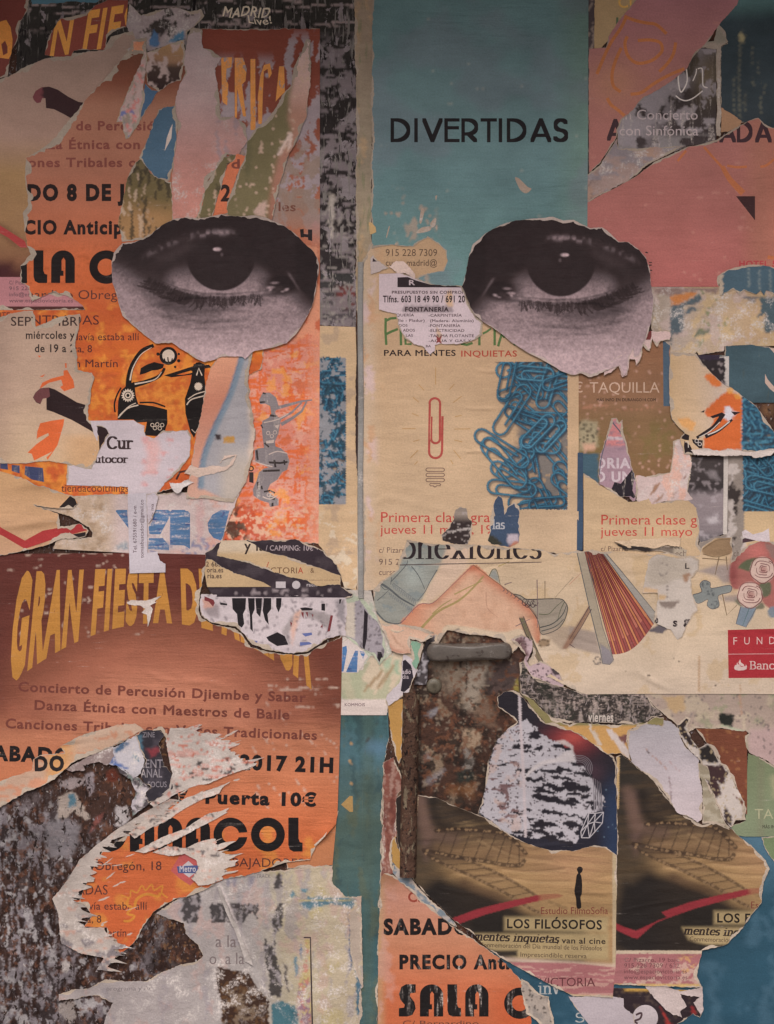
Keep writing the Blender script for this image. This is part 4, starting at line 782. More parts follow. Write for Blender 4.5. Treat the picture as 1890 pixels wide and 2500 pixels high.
# camping and cinema strips
PUR = c(66, 52, 68, 1400)
def purp(p): p.chips(c(84, 70, 80, 1400), 30, 12, .55, .1, .7, 3); p.chips(c(170, 150, 150, 1450), 3, 30, .66, .03, .8, 6, sm(1435, 1440, p.y))
sheet('torn_poster', 'dark purple poster with camping price, showing between beige strips', 'poster', pp('500,1350 540,1322 640,1318 720,1318 760,1330 790,1345 820,1380 832,1405 832,1432 840,1436 863,1449 858,1457 840,1459! 519,1457! 505,1430'), 5, PUR, g=8, paint=purp, core=1.5,
      parts=[part('lettering', tt('B3', '/ CAMPING: 10€ +1', 665, 1120, 482, 42, .02), c(176, 154, 158, 1340)), part('partner_badges', [[rect(*qp('B3', 748, 735), *qp('B3', 828, 788))], [circle(*qp('B3', 914, 762), 10)]] + tt('B3', 'radio', 1000, 1090, 775, 28, .03), c(196, 180, 180, 1430))])
BEI = c(200, 166, 128, 1380)
bl = [part('lettering', tt('B3', 'y la', 490, 660, 482, 82, .03), c(66, 50, 46, 1340)), part('title_word', [[l for l in g_] for g_ in tt('B3', 'ICTO', 688, 860, 668, 48, .01)] + tt('B3', 'RI', 872, 920, 668, 48, .01) + tt('B3', '&', 1030, 1062, 664, 40, 0), c(112, 80, 58, 1400)),
      part('title_letters', [stroke(Q('B3', '625,620 655,668 690,575'), 2)] + tt('B3', 'A', 928, 972, 668, 48, .02), c(176, 76, 56, 1400)), part('small_print', tt('B3', 'En colaboración con la librería', 990, 1265, 728, 12, .0) + tt('B3', '______', 300, 660, 628, 10)[0:0], c(120, 92, 74, 1420))]
sheet('torn_strip', 'beige torn strip with a red and brown title word under the camping line', 'paper strip', q('B3', '300,400! 500,397! 560,425 640,480 760,510 900,550 1010,590 1120,630 1200,665 1275,690 1270,760 1080,770 990,720 860,700 700,650 560,600 430,560 300,530 265,525'), 5.9, BEI, core=2, parts=bl, g=10, lift=1, paint=lambda p: p.mix(c(212, 186, 160, 1340), sm(1356, 1340, p.y)))
sheet('torn_strip', 'beige torn strip with ends of web addresses left of the purple band', 'paper strip', q('B3', '185,548 240,560 300,610 420,665 560,710 660,745 710,778! 188,780! 165,650'), 5.9, BEI, core=2, g=10, lift=1, parts=[part('lettering', tt('B3', '2 683', 178, 300, 612, 40, .02) + tt('B3', 'oria.es', 185, 318, 660, 40, .03) + tt('B3', 'ria.es', 190, 306, 708, 40, .03), c(84, 64, 58, 1400))])
# white torn hollow with black drips
drip = ['390,870 505,870 500,960 480,1000 490,1080 470,1112 440,1090 430,1000 395,960', '520,870 575,870 575,960 555,1010 560,1145 540,1120 535,1000 525,950', '580,870 635,870 630,960 620,1025 590,990', '650,870 710,870 710,960 680,1000 690,1088 660,1050 640,970', '750,870 795,870 790,940 770,988 750,940', '670,1190 760,1148 820,1180 850,1250 760,1262 690,1220', '945,950 990,945 1050,955 1045,970 960,972', '1120,915 1150,915 1150,975 1120,970', '1265,880 1285,878 1275,915 1265,915', '290,905 350,915 350,930 295,925']
sheet('torn_paper', 'white torn paper hollow with black drips below the purple band', 'torn paper', pp('492,1450 530,1452! 845,1455! 848,1500 845,1555 830,1552 800,1560 775,1575 750,1590 705,1594 650,1586 615,1573 595,1546 575,1529 520,1521 492,1502 487,1475'), 4.8, c(210, 190, 190, 1500), core=5, g=6, lift=.4,
      paint=lambda p: (p.poly(Q('B3', '190,900 280,920 290,1030 200,1020 160,960'), c(160, 142, 142, 1480), 4, 1, 4), p.poly(Q('B3', '800,1130 900,990 1000,960 1200,1000 1190,1140 1080,1050 960,1010 860,1140 860,1250 840,1250'), c(168, 152, 150, 1500), 3, 1, 4), p.poly(Q('B3', '1230,890 1310,880 1310,1100 1260,1030'), c(158, 144, 148, 1480), 2), p.poly(Q('B3', '870,1130 900,1000 960,960 930,1060 880,1260'), c(224, 172, 150, 1500), 4, .8), p.chips(c(120, 106, 112, 1500), 4, 4, .66, .05, .7, 6), p.poly(Q('B3', '150,880 220,880 210,900 240,940 160,960'), c(206, 156, 140, 1480), 2)),
      parts=[part('black_drips', [[Q('B3', s_)] for s_ in drip], c(48, 40, 50, 1480), 'poster'), part('red_bits', [[Q('B3', s_)] for s_ in ('165,855 240,885 250,910 235,940 200,900 165,890', '1195,1010 1215,1012 1190,1140 1168,1145', '955,985 975,985 975,1040 960,1010', '990,985 1010,985 1010,1030', '1040,1000 1055,1005 1050,1030', '865,1060 882,1075 870,1110', '1110,1110 1130,1080 1130,1110')], c(124, 56, 62, 1500), 'poster'), part('blue_bits', [[Q('B3', '960,1160 1040,1150 1045,1170 990,1185')], [Q('B3', '945,1230 1020,1228 1045,1245 945,1260')], [Q('B3', '560,1215 600,1220 590,1250 560,1250')]], c(104, 112, 168, 1560), 'poster')])
sheet('torn_paper', 'lilac grey speckled scrap with black drops right of the brown festival poster', 'torn paper', q('B3', '1310,880 1395,860 1440,850 1480,900 1560,1000 1600,1100 1640,1250 1640,1370 1600,1420 1540,1330 1470,1290 1400,1250 1310,1180'), 4.6, c(164, 150, 158, 1550), core=4, g=5, paint=lambda p: (p.chips(c(92, 80, 90, 1550), 3, 3, .62, .05, .7, 6), p.poly(Q('B3', '1310,880 1390,870 1395,1200 1320,1180'), c(206, 188, 172, 1500), 2)), ccol=c(186, 186, 162, 1550),
      parts=[part('black_drops', [[Q('B3', '1470,960 1500,1000 1490,1200 1470,1300 1455,1260 1465,1080')], [Q('B3', '1580,1310 1610,1310 1625,1370 1605,1410 1575,1360')], [Q('B3', '1420,860 1440,845 1445,870 1425,890')], [Q('B3', '1300,1085 1310,1085 1310,1110')]], c(54, 44, 58, 1560), 'poster')])
sheet('paper_scrap', 'blue striped scrap on white paper at the right edge of the brown festival poster', 'paper scrap', pp('832,1570 850,1560 872,1575 900,1600 885,1625 875,1642! 834,1642!'), 3.6, c(216, 196, 188, 1600), core=1, parts=[part('blue_stripes', [[Q('B3', '1292,1270 1325,1260 1330,1300 1300,1470 1285,1470')], [Q('B3', '1395,1300 1420,1300 1410,1475 1320,1475')], [Q('B3', '1430,1300 1480,1310 1460,1370')]], c(78, 118, 168, 1600), 'bluescrape')])
sheet('torn_paper', 'plain white and pale green torn paper behind the lilac speckled scrap', 'torn paper', pp('830,1440! 906,1442! 915,1480 945,1540 960,1600 935,1650! 832,1650!'), 3.0, c(206, 190, 178, 1550), core=0, g=8, m='whiteworn', paint=lambda p: p.chips(c(176, 184, 160, 1600), 20, 40, .56, .08, .7, 4))
def pale_green(p): p.mix(c(190, 178, 150, 1680), sm(886, 880, p.x)); p.chips(c(172, 172, 142, 1680), 16, 30, .55, .05, .7, 4); p.line(Q('B4', '1470,290 1610,140', False), 6, c(170, 140, 108, 1680), .8, 3); p.line(Q('B4', '1590,260 1672,150', False), 6, c(176, 146, 112, 1680), .8, 3); p.line(Q('C4', '0,250 110,130', False), 6, c(170, 140, 108, 1680), .8, 3); p.line(Q('C4', '80,255 200,90', False), 7, c(165, 135, 104, 1680), .8, 3); p.mix(c(220, 198, 188, 1720), sm(1706, 1709, p.y)); p.poly(Q('C4', '140,30 190,30 170,100 120,110'), c(176, 190, 160, 1620), 3, .8); p.poly(Q('C4', '210,40 250,40 240,170 215,140'), c(150, 176, 146, 1640), 3, .8)
sheet('torn_poster', 'pale cream and green poster end with faded brown strokes, above the teal strip', 'poster', pp('832,1640! 885,1636 905,1600 940,1610 960,1590 985,1570 1015,1560 1010,1600 1000,1640 985,1680 950,1700 944,1746! 831,1746!'), 3.2, c(214, 190, 164, 1680), core=2, g=7, paint=pale_green, parts=[part('small_print', tt('B4', 'KOMMOIS', 1310, 1475, 415, 24, .03), c(120, 96, 100, 1720))])
# teal painted strip
def teal(p):
    p.grad([(1740, c(70, 104, 104, 1760)), (1850, c(78, 110, 118, 1850)), (2000, c(84, 102, 92, 2000)), (2250, c(66, 100, 104, 2250)), (2500, c(70, 100, 104, 2450))], 1, 160); p.chips(c(96, 100, 80, 1950), 16, 80, .55, .12, .7, 21); p.chips(c(60, 84, 88, 1950), 10, 60, .6, .1, .6, 24); p.mix(c(84, 100, 88, 1950), sm(880, 900, p.x + 10 * fbm(p.x / 9, p.y / 40, 3)) * sm(920, 905, p.x) * .5)
    p.poly(Q('B4', '1470,780 1500,690 1640,700 1672,800 1600,830'), c(92, 124, 146, 1820), 14, .7, 5); p.line(Q('B4', '1480,750 1500,690 1530,670 1500,610', False), 3, c(80, 66, 56, 1800), .8)
    for x_, y_, rx_, ry_ in ((1360, 1040, 3, 4), (1358, 870, 3, 6), (1362, 720, 2, 3), (1365, 1430, 3, 3), (1360, 1560, 2, 2)): p.disc(*qp('B4', x_, y_), rx_, ry_, c(190, 146, 100, 1900))
sheet('torn_poster', 'long upright teal strip worn to green, right of the big brown festival poster', 'poster', pp('805,1700! 945,1700! 950,1800 940,1855 934,1900 933,2060 926,2280 922,2500 922,2520! 870,2520! 830,2300 805,2100!'), 1.6, c(72, 106, 108, 2000), core=2, g=7, paint=teal, m='tealworn', parts=[part('ochre_patch', [[Q('B4', '1350,1150 1375,1150 1378,1280 1350,1280 1280,1220')]], c(178, 140, 90, 1970), 'poster')])
# ================================================================ THE BIG BROWN FESTIVAL POSTER AND THE HOLLOW IN IT
crease('A4', '1180,120 1300,180 1480,215 1672,225', 2.2, 5); crease('B4', '0,225 200,215 400,290', 1.8, 5); crease('B4', '300,560 500,600 700,700 860,760', 1.6, 4); crease('A3', '1380,1460 1500,1520 1672,1560', 2, 5)
def gran_print(p):
    p.grad([(1350, c(100, 50, 44, 1400)), (1600, c(112, 60, 48, 1600)), (1700, c(150, 88, 68, 1700)), (1800, c(192, 122, 92, 1800)), (1900, c(204, 124, 88, 1900)), (2050, c(206, 108, 66, 2050)), (2350, c(206, 100, 58, 2250))])
    r = np.hypot((p.x - 390) / 440, (p.y - 1830) / 330) + .06 * (fbm(p.x / 90, p.y / 90, 4) - .5)
    k = sm(1.12, .72, r) * sm(1850, 1750, p.y)
    p.mix(c(138, 80, 62, 1580), sm(1.16, .95, r) * sm(1800, 1700, p.y)); p.mix(c(168, 102, 80, 1640), sm(.95, .72, r) * sm(1800, 1720, p.y)); p.mix(c(202, 132, 104, 1720), sm(.74, .42, r) * sm(1800, 1750, p.y) * .8)
    p.mix(c(226, 156, 72, 2150), sm(.6, .72, fbm(p.x / 50, p.y / 50, 9)) * sm(1950, 2050, p.y) * .5); p.mix(c(98, 52, 46, 1700), sm(60, -30, p.x) * sm(1800, 1650, p.y) * .7)
    p.mix(c(112, 62, 50, 1700), sm(745, 835, p.x) * sm(1850, 1700, p.y) * .75)
    for i in range(90):                                     # scuffs left by things scraped over the poster
        rs = random.Random(i * 7 + 1); t = rs.random()
        if i < 48: x, y, a, L, w = rs.uniform(20, 330), rs.uniform(1352, 1560), rs.uniform(-.5, -.25), rs.uniform(8, 34), rs.uniform(.7, 1.8)
        elif i < 68: x, y, a, L, w = rs.uniform(600, 820), rs.uniform(1700, 1960), rs.uniform(.6, .95), rs.uniform(10, 60), rs.uniform(.6, 1.3)
        else: x, y, a, L, w = rs.uniform(650, 830), rs.uniform(1655, 1740), rs.uniform(-.1, .1), rs.uniform(10, 50), rs.uniform(.8, 1.6)
        p.line([(x, y), (x + L * math.cos(a), y + L * math.sin(a))], w + 1, c(206, 174, 156, 1500), .7, 1.2)
def arch(p):
    u = p[:, 0]; v = p[:, 1]; x = 31 + u * 726
    top = 1398 + .00016 * (x - 390) ** 2; bot = 1511 + .00112 * (x - 390) ** 2
    return np.stack([x + (v - .5) * 22 * np.clip((390 - x) / 360, -.3, 1), bot + (top - bot) * v], 1)
def archtext(s):
    g_ = text(s, 0, 1, 0, 1, .10); out = []
    for g in g_: out.append([arch(np.stack([m_[:, 0], -m_[:, 1]], 1)) for m_ in (np.concatenate([l + (np.roll(l, -1, 0) - l) * k / 4 for k in range(4)], 1).reshape(-1, 2) for l in g)])
    return out
gran = pp('-15,1352! 350,1350! 505,1354 500,1400 489,1450 485,1490 492,1508 522,1525 572,1534 592,1550 612,1580 650,1592 720,1599 757,1594 778,1578 832,1555 836,1551! 832,1750! 824,1990! 820,2012! 800,2034! 770,2066 757,2098 700,2105 650,2122 600,2137 548,2147 500,2172 460,2188 435,2192 410,2205 375,2226 350,2262 335,2292 300,2325 283,2338 278,2320 292,2304 265,2300 262,2265 205,2262 225,2235 208,2210 172,2197 195,2198 215,2150 232,2110 250,2075 310,2040 345,2000 400,1975 436,1952 432,1900 430,1850 405,1800 392,1782 350,1786 300,1812 260,1830 190,1855 165,1872 140,1897 100,1914 60,1932 0,1972 -15,1980!')
scr = []
for i in range(46):                                          # places where the print has been scraped off with the torn layer
    rs = random.Random(100 + i); x, y = rs.choice(((rs.uniform(230, 540), rs.uniform(1900, 2075)), (rs.uniform(420, 620), rs.uniform(1790, 1910)), (rs.uniform(215, 330), rs.uniform(2080, 2290))))
    L, w, a = rs.uniform(8, 42), rs.uniform(1.5, 5.5), rs.gauss(-.42, .16); ca, sa = math.cos(a), math.sin(a)
    scr.append([np.array([(x + u * L * ca - v * w * sa, y + u * L * sa + v * w * ca) for u, v in ((-.5, 0), (-.3, -.5), (0, -.4), (.2, -.55), (.5, -.05), (.25, .3), (0, .55), (-.25, .35))])])
sheet('festival_poster', 'big brown to orange festival poster with arched yellow headline, torn open at its lower left', 'poster', gran, 4.5, c(200, 120, 88, 1850), core=5, g=6, amp=1.6, paint=gran_print, m='scratched', lift=.8,
      bend=lambda P: 9 * sm(55, 0, np.hypot(P[:, 0] - 800, P[:, 1] - 2040)),
      parts=[part('headline', archtext('GRAN FIESTA DE AFRICA'), c(196, 134, 66, 1500)),
             part('lettering', tt('A4', 'Concierto de Percusión Djiembe y Sabar', 150, 2500, 292, 75, .045, rot=2.2) + tt('A4', 'Danza Étnica con Maestros de Baile', 282, 2365, 442, 75, .045, rot=2.2) + tt('A4', 'Canciones Tribales con Voces Tradicionales', 45, 2590, 592, 75, .045, rot=2.2), c(122, 66, 56, 1750)),
             part('date', tt('A4', 'SABADO 8 DE JULIO DE 2017 21H', -145, 2722, 850, 112, .085, rot=2.1) + tt('A4', 'PRECIO Anticipada 8€  Puerta 10€', -330, 2585, 1150, 100, .08, rot=1.6), c(44, 35, 38, 1880)),
             part('hall_name', heavy('CARACOL', 226, 1996, 83, .1), c(40, 33, 35, 2050)),
             part('address', tt('A5', 'Bernardino Obregón, 18', 260, 1320, 415, 70, 0.01) + tt('B5', 'EMBAJADORES', 250, 975, 385, 70, 0, rot=.5) + tt('A5', 'ENTRADAS', 380, 880, 615, 78, 0) + tt('A5', 'todavía estaba allí', 560, 1205, 738, 62, .01) + tt('A5', 'plaza, 8', 580, 828, 845, 62, .01) + tt('A5', 'San Martín', 690, 1032, 958, 62, .01), c(92, 54, 50, 2200)),
             part('sun_ornament', [stroke(Q('A5', '990,620 1060,640 1070,580 1120,600 1160,540 1190,580 1240,530 1260,580 1330,540 1320,600 1370,640', False, 3), 4), stroke(Q('A5', '1050,640 1040,700 1080,720 1040,770 1100,790 1060,830 1010,830', False, 3), 6), stroke(Q('A5', '1100,720 1120,650 1200,610 1290,630 1310,600', False, 3), 7)], c(214, 138, 62, 2200)),
             part('metro_sign', [[Q('B5', '-40,300 40,250 130,330 200,420 110,480 50,540 -30,490 -110,420')]], c(196, 96, 92, 2120), 'poster'), part('metro_diamond', [[Q('B5', '35,340 120,415 40,475 -50,410')]], c(206, 190, 192, 2120)), part('metro_band', [[Q('B5', '-60,385 115,375 105,440 -50,440')]], c(82, 92, 140, 2120)), part('metro_word', tt('B5', 'Metro', -38, 95, 428, 48, .03), c(206, 190, 196, 2120)),
             part('scraped_print', scr, c(204, 178, 164, 2000), 'core'), part('curled_corner', [[Q('B4', '1168,1432 1135,1475 1060,1545 1084,1582 1125,1530')]], c(222, 198, 180, 2050), 'core')])
sheet('torn_poster', 'orange poster corner showing under the curled corner of the festival poster', 'poster', pp('700,2060 826,1980 822,2000! 812,2112! 790,2114 757,2120 700,2120'), 3, c(190, 122, 84, 2080), core=4)
CORE2 = c(196, 172, 160, 1900)
sheet('torn_band', 'peach white torn layer along the upper rim of the hollow, carrying two black letters', 'torn paper', q('A4', '-50,1285 0,1238 230,1108 340,1066 450,1006 540,925 600,866 920,745 1130,626 1180,602 1100,558 960,565 850,600 640,660 490,745 530,800 430,806 330,815 275,850 262,935 200,955 100,990 0,1025 -50,1040'), 5.6, c(206, 158, 130, 1880), core=5, g=6, amp=2, lift=2,
      paint=lambda p: (p.grad([(1760, c(216, 182, 160, 1800)), (1830, c(206, 166, 140, 1850)), (1990, c(196, 160, 140, 1950))]), p.mix(c(222, 158, 96, 1880), sm(100, 130, p.x) * sm(200, 150, p.x) * .8), p.chips(c(212, 138, 104, 1850), 40, 12, .58, .06, .7, 4)), parts=[part('lettering', tt('A4', 'DO', 285, 525, 938, 112, .085), c(56, 46, 46, 1880))])
fr = 'B4'
sheet('torn_paper', 'white frayed torn layer pointing right across the festival poster date', 'torn paper', q(fr, '-110,590 0,600 100,568 60,610 200,650 260,655 330,692 405,732 340,782 445,790 400,822 470,850 575,882 520,922 400,962 300,1000 200,1045 100,1060 0,1100 -60,1130 -150,1180 -240,1240 -280,1210 -120,1080 -95,960 -130,800 -150,700'), 5.4, c(200, 182, 172, 1850), core=0, g=6, amp=2, fray=(.96, -.25, 22), lift=1.8, m='whiteworn', paint=lambda p: (p.chips(c(220, 150, 136, 1850), 40, 7, .64, .05, .6, 4), p.chips(c(196, 100, 76, 1850), 12, 5, .66, .03, .8, 9), p.chips(c(62, 52, 54, 1880), 20, 7, .66, .03, .9, 12, sm(1840, 1860, p.y))))
navy = q('A4', '1110,645 1180,612 1310,605 1345,640 1300,720 1310,800 1340,900 1410,960 1405,1080 1320,1150 1210,1200 1190,1120 1240,1080 1180,1040 1150,960 1190,860 1150,760 1130,700')
sheet('paper_scrap', 'navy magazine scrap with grey capitals inside the hollow of the festival poster', 'paper scrap', navy, 6, c(66, 58, 76, 1880), core=1, g=6, amp=3, lift=1.4, paint=lambda p: (p.chips(c(86, 76, 92, 1880), 14, 20, .55, .1, .7, 3), p.poly(Q('A4', '1200,770 1290,750 1310,790 1240,830'), c(140, 60, 74, 1830), 3, .9, 4), p.poly(Q('A4', '1120,650 1160,640 1170,790 1130,740'), c(84, 120, 140, 1820), 2, .8, 3)), parts=[part('lettering', tt('A4', 'ZINE', 1165, 1265, 668, 42, .02) + tt('A4', 'MENT', 1130, 1330, 918, 68, .02) + tt('A4', 'ANAL', 1150, 1325, 995, 68, .02) + tt('A4', 'FOCUS', 1210, 1362, 1075, 45, .01), c(142, 130, 142, 1880), 'inkworn')])
sheet('paper_scrap', 'white and blue shredded scrap left of the navy magazine scrap', 'paper scrap', q('A4', '920,760 1040,690 1120,640 1130,720 1190,860 1150,960 1100,1000 960,900 890,890 930,830'), 5.2, c(196, 184, 190, 1830), core=0, g=5, amp=3, lift=2, m='whiteworn', paint=lambda p: (p.poly(Q('A4', '925,770 1010,700 1060,710 1000,770 950,800'), c(84, 108, 138, 1830), 2, 1, 4), p.poly(Q('A4', '890,890 930,800 950,870 1060,920 1040,930 920,890'), c(88, 108, 160, 1870), 2, 1, 4), p.poly(Q('A4', '1085,790 1140,830 1145,870 1090,840'), c(84, 122, 140, 1850), 2, 1, 4)))
sheet('torn_paper', 'grey torn shelf of paper under the rim of the hollow, over the brown wall', 'torn paper', q('A4', '540,930 620,870 920,745 960,800 900,880 880,900 800,870 680,900 700,940 600,950'), 4.8, c(150, 128, 124, 1860), core=0, g=6, amp=3, lift=1, m='whiteworn')
sheet('torn_paper', 'white ragged scrap hanging at the right of the bare wall in the hollow', 'torn paper', q('A4', '960,900 1100,980 1150,1000 1180,1050 1230,1080 1190,1130 1220,1210 1150,1260 1080,1310 1070,1220 1110,1100 1060,1000 980,960'), 4.9, c(190, 174, 180, 1920), core=0, g=5, amp=3, lift=2, m='whiteworn', paint=lambda p: (p.chips(c(70, 58, 66, 1920), 16, 12, .56, .04, .9, 4), p.chips(c(120, 126, 120, 1920), 12, 12, .62, .04, .9, 9)))
sheet('torn_paper', 'long white torn fringe left of the orange lower tip of the festival poster', 'torn paper', q('A5', '1180,-60 1400,-170 1420,-110 1290,-20 1100,60 1000,130 930,180 850,230 830,300 790,335 740,390 760,410 720,450 735,500 690,540 640,620 565,660 690,700 680,730 745,780 660,840 690,885 880,880 865,920 895,980 978,1015 925,1060 955,1090 1010,1075 920,1200 780,1248 850,1130 650,1090 500,1010 490,900 480,780 430,650 560,480 650,330 780,220 930,100 1060,20'), 5.4, c(190, 172, 162, 2150), core=0, g=6, amp=2, fray=(.97, .22, 26), lift=2, m='whiteworn', paint=lambda p: (p.chips(c(118, 106, 116, 2250), 30, 14, .58, .05, .8, 4, sm(2210, 2260, p.y)), p.chips(c(206, 150, 130, 2100), 20, 8, .64, .05, .6, 9)))
for k_, (s_, lab) in enumerate((('B4;-445,1450 -305,1330 -105,1250 0,1170 200,1100 322,1065 300,1122 150,1172 0,1250 -110,1330 -260,1400 -400,1495', 'white torn slash running up right from the hollow past the price line'),
                                ('B4;-405,1600 -175,1480 0,1420 100,1350 200,1290 348,1254 300,1312 150,1390 0,1470 -60,1500 -200,1570 -330,1610', 'white torn slash across the middle letters of the black hall name'),
                                ('B5;-260,270 -130,210 0,240 130,180 255,155 290,180 230,216 322,190 270,250 415,290 370,330 402,380 330,400 382,440 310,452 342,480 200,532 120,540 60,480 120,400 100,330 0,280 -120,300', 'white torn splash over the metro sign and the end of the address'))):
    t_, pts_ = s_.split(';')
    sheet('torn_paper', lab, 'torn paper', q(t_, pts_), 5.9 + .3 * k_, c(204, 184, 172, 2050), core=0, g=6, amp=2, fray=(.88, -.46, 24) if k_ < 2 else (.95, -.2, 24), lift=1.6, m='whiteworn', paint=lambda p: (p.chips(c(216, 140, 116, 2050), 30, 6, .67, .05, .6, 4), p.chips(c(70, 62, 76, 2050), 14, 6, .68, .03, .8, 9)))
sheet('paper_scrap', 'small white torn tear across the S and T of the yellow headline', 'paper scrap', q('A3', '1035,910 1070,885 1130,895 1230,880 1320,850 1260,900 1290,900 1230,930 1250,960 1230,1050 1205,1105 1200,1010 1150,990 1190,960 1150,930 1070,930'), 5.2, c(206, 186, 176, 1480), core=0, g=4, amp=2, lift=1.5, m='whiteworn')
# ---------------------------------------------------------------- lower middle
crease('B5', '280,540 340,660 400,800 470,980 530,1110', 5, 5); crease('B5', '490,1150 580,1280 690,1470', 3.5, 6)
def lowmid(p):
    p.grad([(380, c(176, 160, 156, 2350)), (620, c(178, 164, 158, 2350)), (700, c(190, 172, 146, 2350)), (900, c(194, 172, 146, 2350))], 0, 60)
    p.chips(c(160, 146, 152, 2300), 20, 90, .56, .08, .6, 4); p.chips(c(188, 166, 110, 2350), 40, 60, .60, .1, .5, 8, sm(640, 680, p.x)); p.chips(c(196, 158, 148, 2350), 30, 50, .60, .1, .5, 10)
    bk = c(68, 60, 62, 2250)
    for s_ in ('-20,650 60,610 120,595 135,700 110,840 -20,840', '210,690 330,690 375,845 225,842', '365,690 608,690 600,812 560,760 520,780 450,890 420,850', '770,690 812,690 800,880 745,955 715,830', '655,960 680,1010 740,1080 730,1000 760,940 745,1080 785,1250 800,1380 790,1452 690,1450 690,1280 660,1180', '735,500 780,445 800,450 800,550 735,580', '490,1120 530,1130 560,1190 500,1170'):
        m = pip(p.P + np.stack([fbm(p.x / 9, p.y / 9, 5) - .5, fbm(p.x / 9, p.y / 9, 8) - .5], 1) * 9, [Q('B5', s_)]); p.mix(bk, m * .92); p.chips(c(156, 142, 142, 2250), 6, 14, .57, .05, .9, 12, m)
    m = pip(p.P + np.stack([fbm(p.x / 9, p.y / 9, 5) - .5, fbm(p.x / 9, p.y / 9, 8) - .5], 1) * 7, [Q('B5', '265,1210 430,1240 530,1260 600,1380 690,1480 690,1690 300,1690 300,1500 260,1330')])
    p.mix(c(74, 50, 40, 2430), m); p.chips(c(140, 116, 96, 2430), 14, 9, .56, .06, .8, 22, m * sm(2400, 2430, p.y)); p.chips(c(106, 74, 48, 2400), 10, 10, .6, .06, .7, 25, m)
    p.poly(Q('B5', '710,1512 790,1482 900,1530 935,1590 935,1690 720,1690'), c(74, 116, 126, 2480), 2, 1, 3); p.poly(Q('B5', '850,1560 935,1590 930,1620'), c(50, 90, 100, 2480), 4)
    m = pip(p.P, [Q('B5', '985,972 1030,972 1030,1260 1042,1690 950,1690 920,1560 935,1390 950,1250 1000,1140')])
    p.chips(c(196, 170, 110, 2350), 12, 16, .5, .06, .8, 31, m); p.chips(c(150, 110, 146, 2430), 6, 9, .50, .06, .9, 33, m * sm(2370, 2420, p.y)); p.chips(c(196, 124, 110, 2350), 6, 9, .56, .06, .8, 35, m)
    for s_, cc in (('1345,755 1357,1000 1372,1200 1352,1235 1346,1000', (84, 100, 130)), ('900,1135 922,1120 926,1260 906,1292', (96, 132, 148)), ('950,1000 967,1060 952,1150 945,1100', (96, 122, 150)), ('815,1170 835,1200 850,1420 862,1450 840,1400 820,1290', (74, 64, 72)), ('850,622 890,595 922,632 870,642', (92, 134, 148)), ('1000,632 1190,642 1300,640 1392,650 1392,722 1200,692 1010,742 940,700 1000,662', (84, 122, 138)), ('945,570 990,560 1005,600 970,605', (92, 134, 148)), ('1395,1210 1440,1350 1452,1392 1452,1602 1412,1602 1402,1400', (66, 108, 130))):
        p.poly(Q('B5', s_), c(*cc, 2300), 2, .95, 5)
    p.line(Q('B5', '930,668 1390,668', False), 4, c(190, 170, 120, 2200), .8); p.line(Q('B5', '1410,480 1400,640', False), 3, c(190, 170, 130, 2180), .7)
    for x_, w_ in ((345, 9), (395, 8), (530, 10)): p.poly(Q('B5', f'{x_},470 {x_+w_*5},470 {x_+w_*3},540 {x_+w_*2},555 {x_},545'), c(138, 128, 158, 2150), 3, .8)
    p.mix(c(226, 206, 200, 2250), np.exp(-(dline(p.P, Q('B5', '285,540 345,660 405,800 475,980 530,1100', False)) / 4) ** 2) * .8)
lm = q('A5', '1275,770 1340,722 1450,642 1560,560 1640,545') + q('B5', '280,470 500,440 700,425 1000,400 1205,370 1205,510 1310,625 1400,640 1445,630 1450,900 1462,1375 1440,1390 1455,1600 1420,1700!') + q('A5', '840,1700! 870,1600 922,1508 800,1438 720,1438 620,1470 480,1482 480,1432 600,1392 740,1372 860,1310 1000,1322 1190,1322 1330,1242 1480,1182 1600,1162 1660,1120 1600,1015 1510,935 1498,842 1400,820')
sheet('torn_poster', 'washed out white and cream poster remains with black photo patches, bottom left of centre', 'poster', lm, 2.6, c(180, 164, 156, 2350), core=3, g=5, amp=2.6, paint=lowmid, m='whiteworn', lift=1.2,
      parts=[part('lettering', tt('B5', 'a la', 255, 425, 1045, 95, .01) + tt('B5', 'o  a la', 205, 490, 1185, 95, 0), c(132, 114, 112, 2320)), part('frame_line', [[Q('B5', '975,962 1034,962 1042,1270 1052,1690 1040,1690 1030,1270 1026,972 975,972')]], c(74, 58, 66, 2400)), part('small_print', tt('A5', 'programa y Ar', 870, 1240, 1400, 34, 0) + tt('B5', 'TRACK', 590, 705, 480, 30, 0), c(130, 116, 116, 2420), 'inkworn')])
sheet('torn_flap', 'white lifted paper edge falling diagonally below the orange tip', 'torn paper', q('B5', '262,528 290,545 345,680 392,790 452,900 492,1020 545,1130 560,1195 500,1160 468,1060 418,920 358,790 300,650'), 3.8, c(206, 190, 182, 2250), core=0, g=5, amp=1, lift=3.5, m='core', paint=lambda p: p.grad([(2150, c(206, 190, 182, 2250)), (2350, c(196, 180, 172, 2250))]))
sheet('torn_flap', 'beige standing paper edge beside the teal strip, bottom centre', 'torn paper', q('B5', '1352,760 1395,730 1440,640 1450,900 1462,1372 1440,1345 1385,1190 1360,1100'), 3.2, c(186, 164, 148, 2300), core=2, g=6, amp=1.2, lift=2)
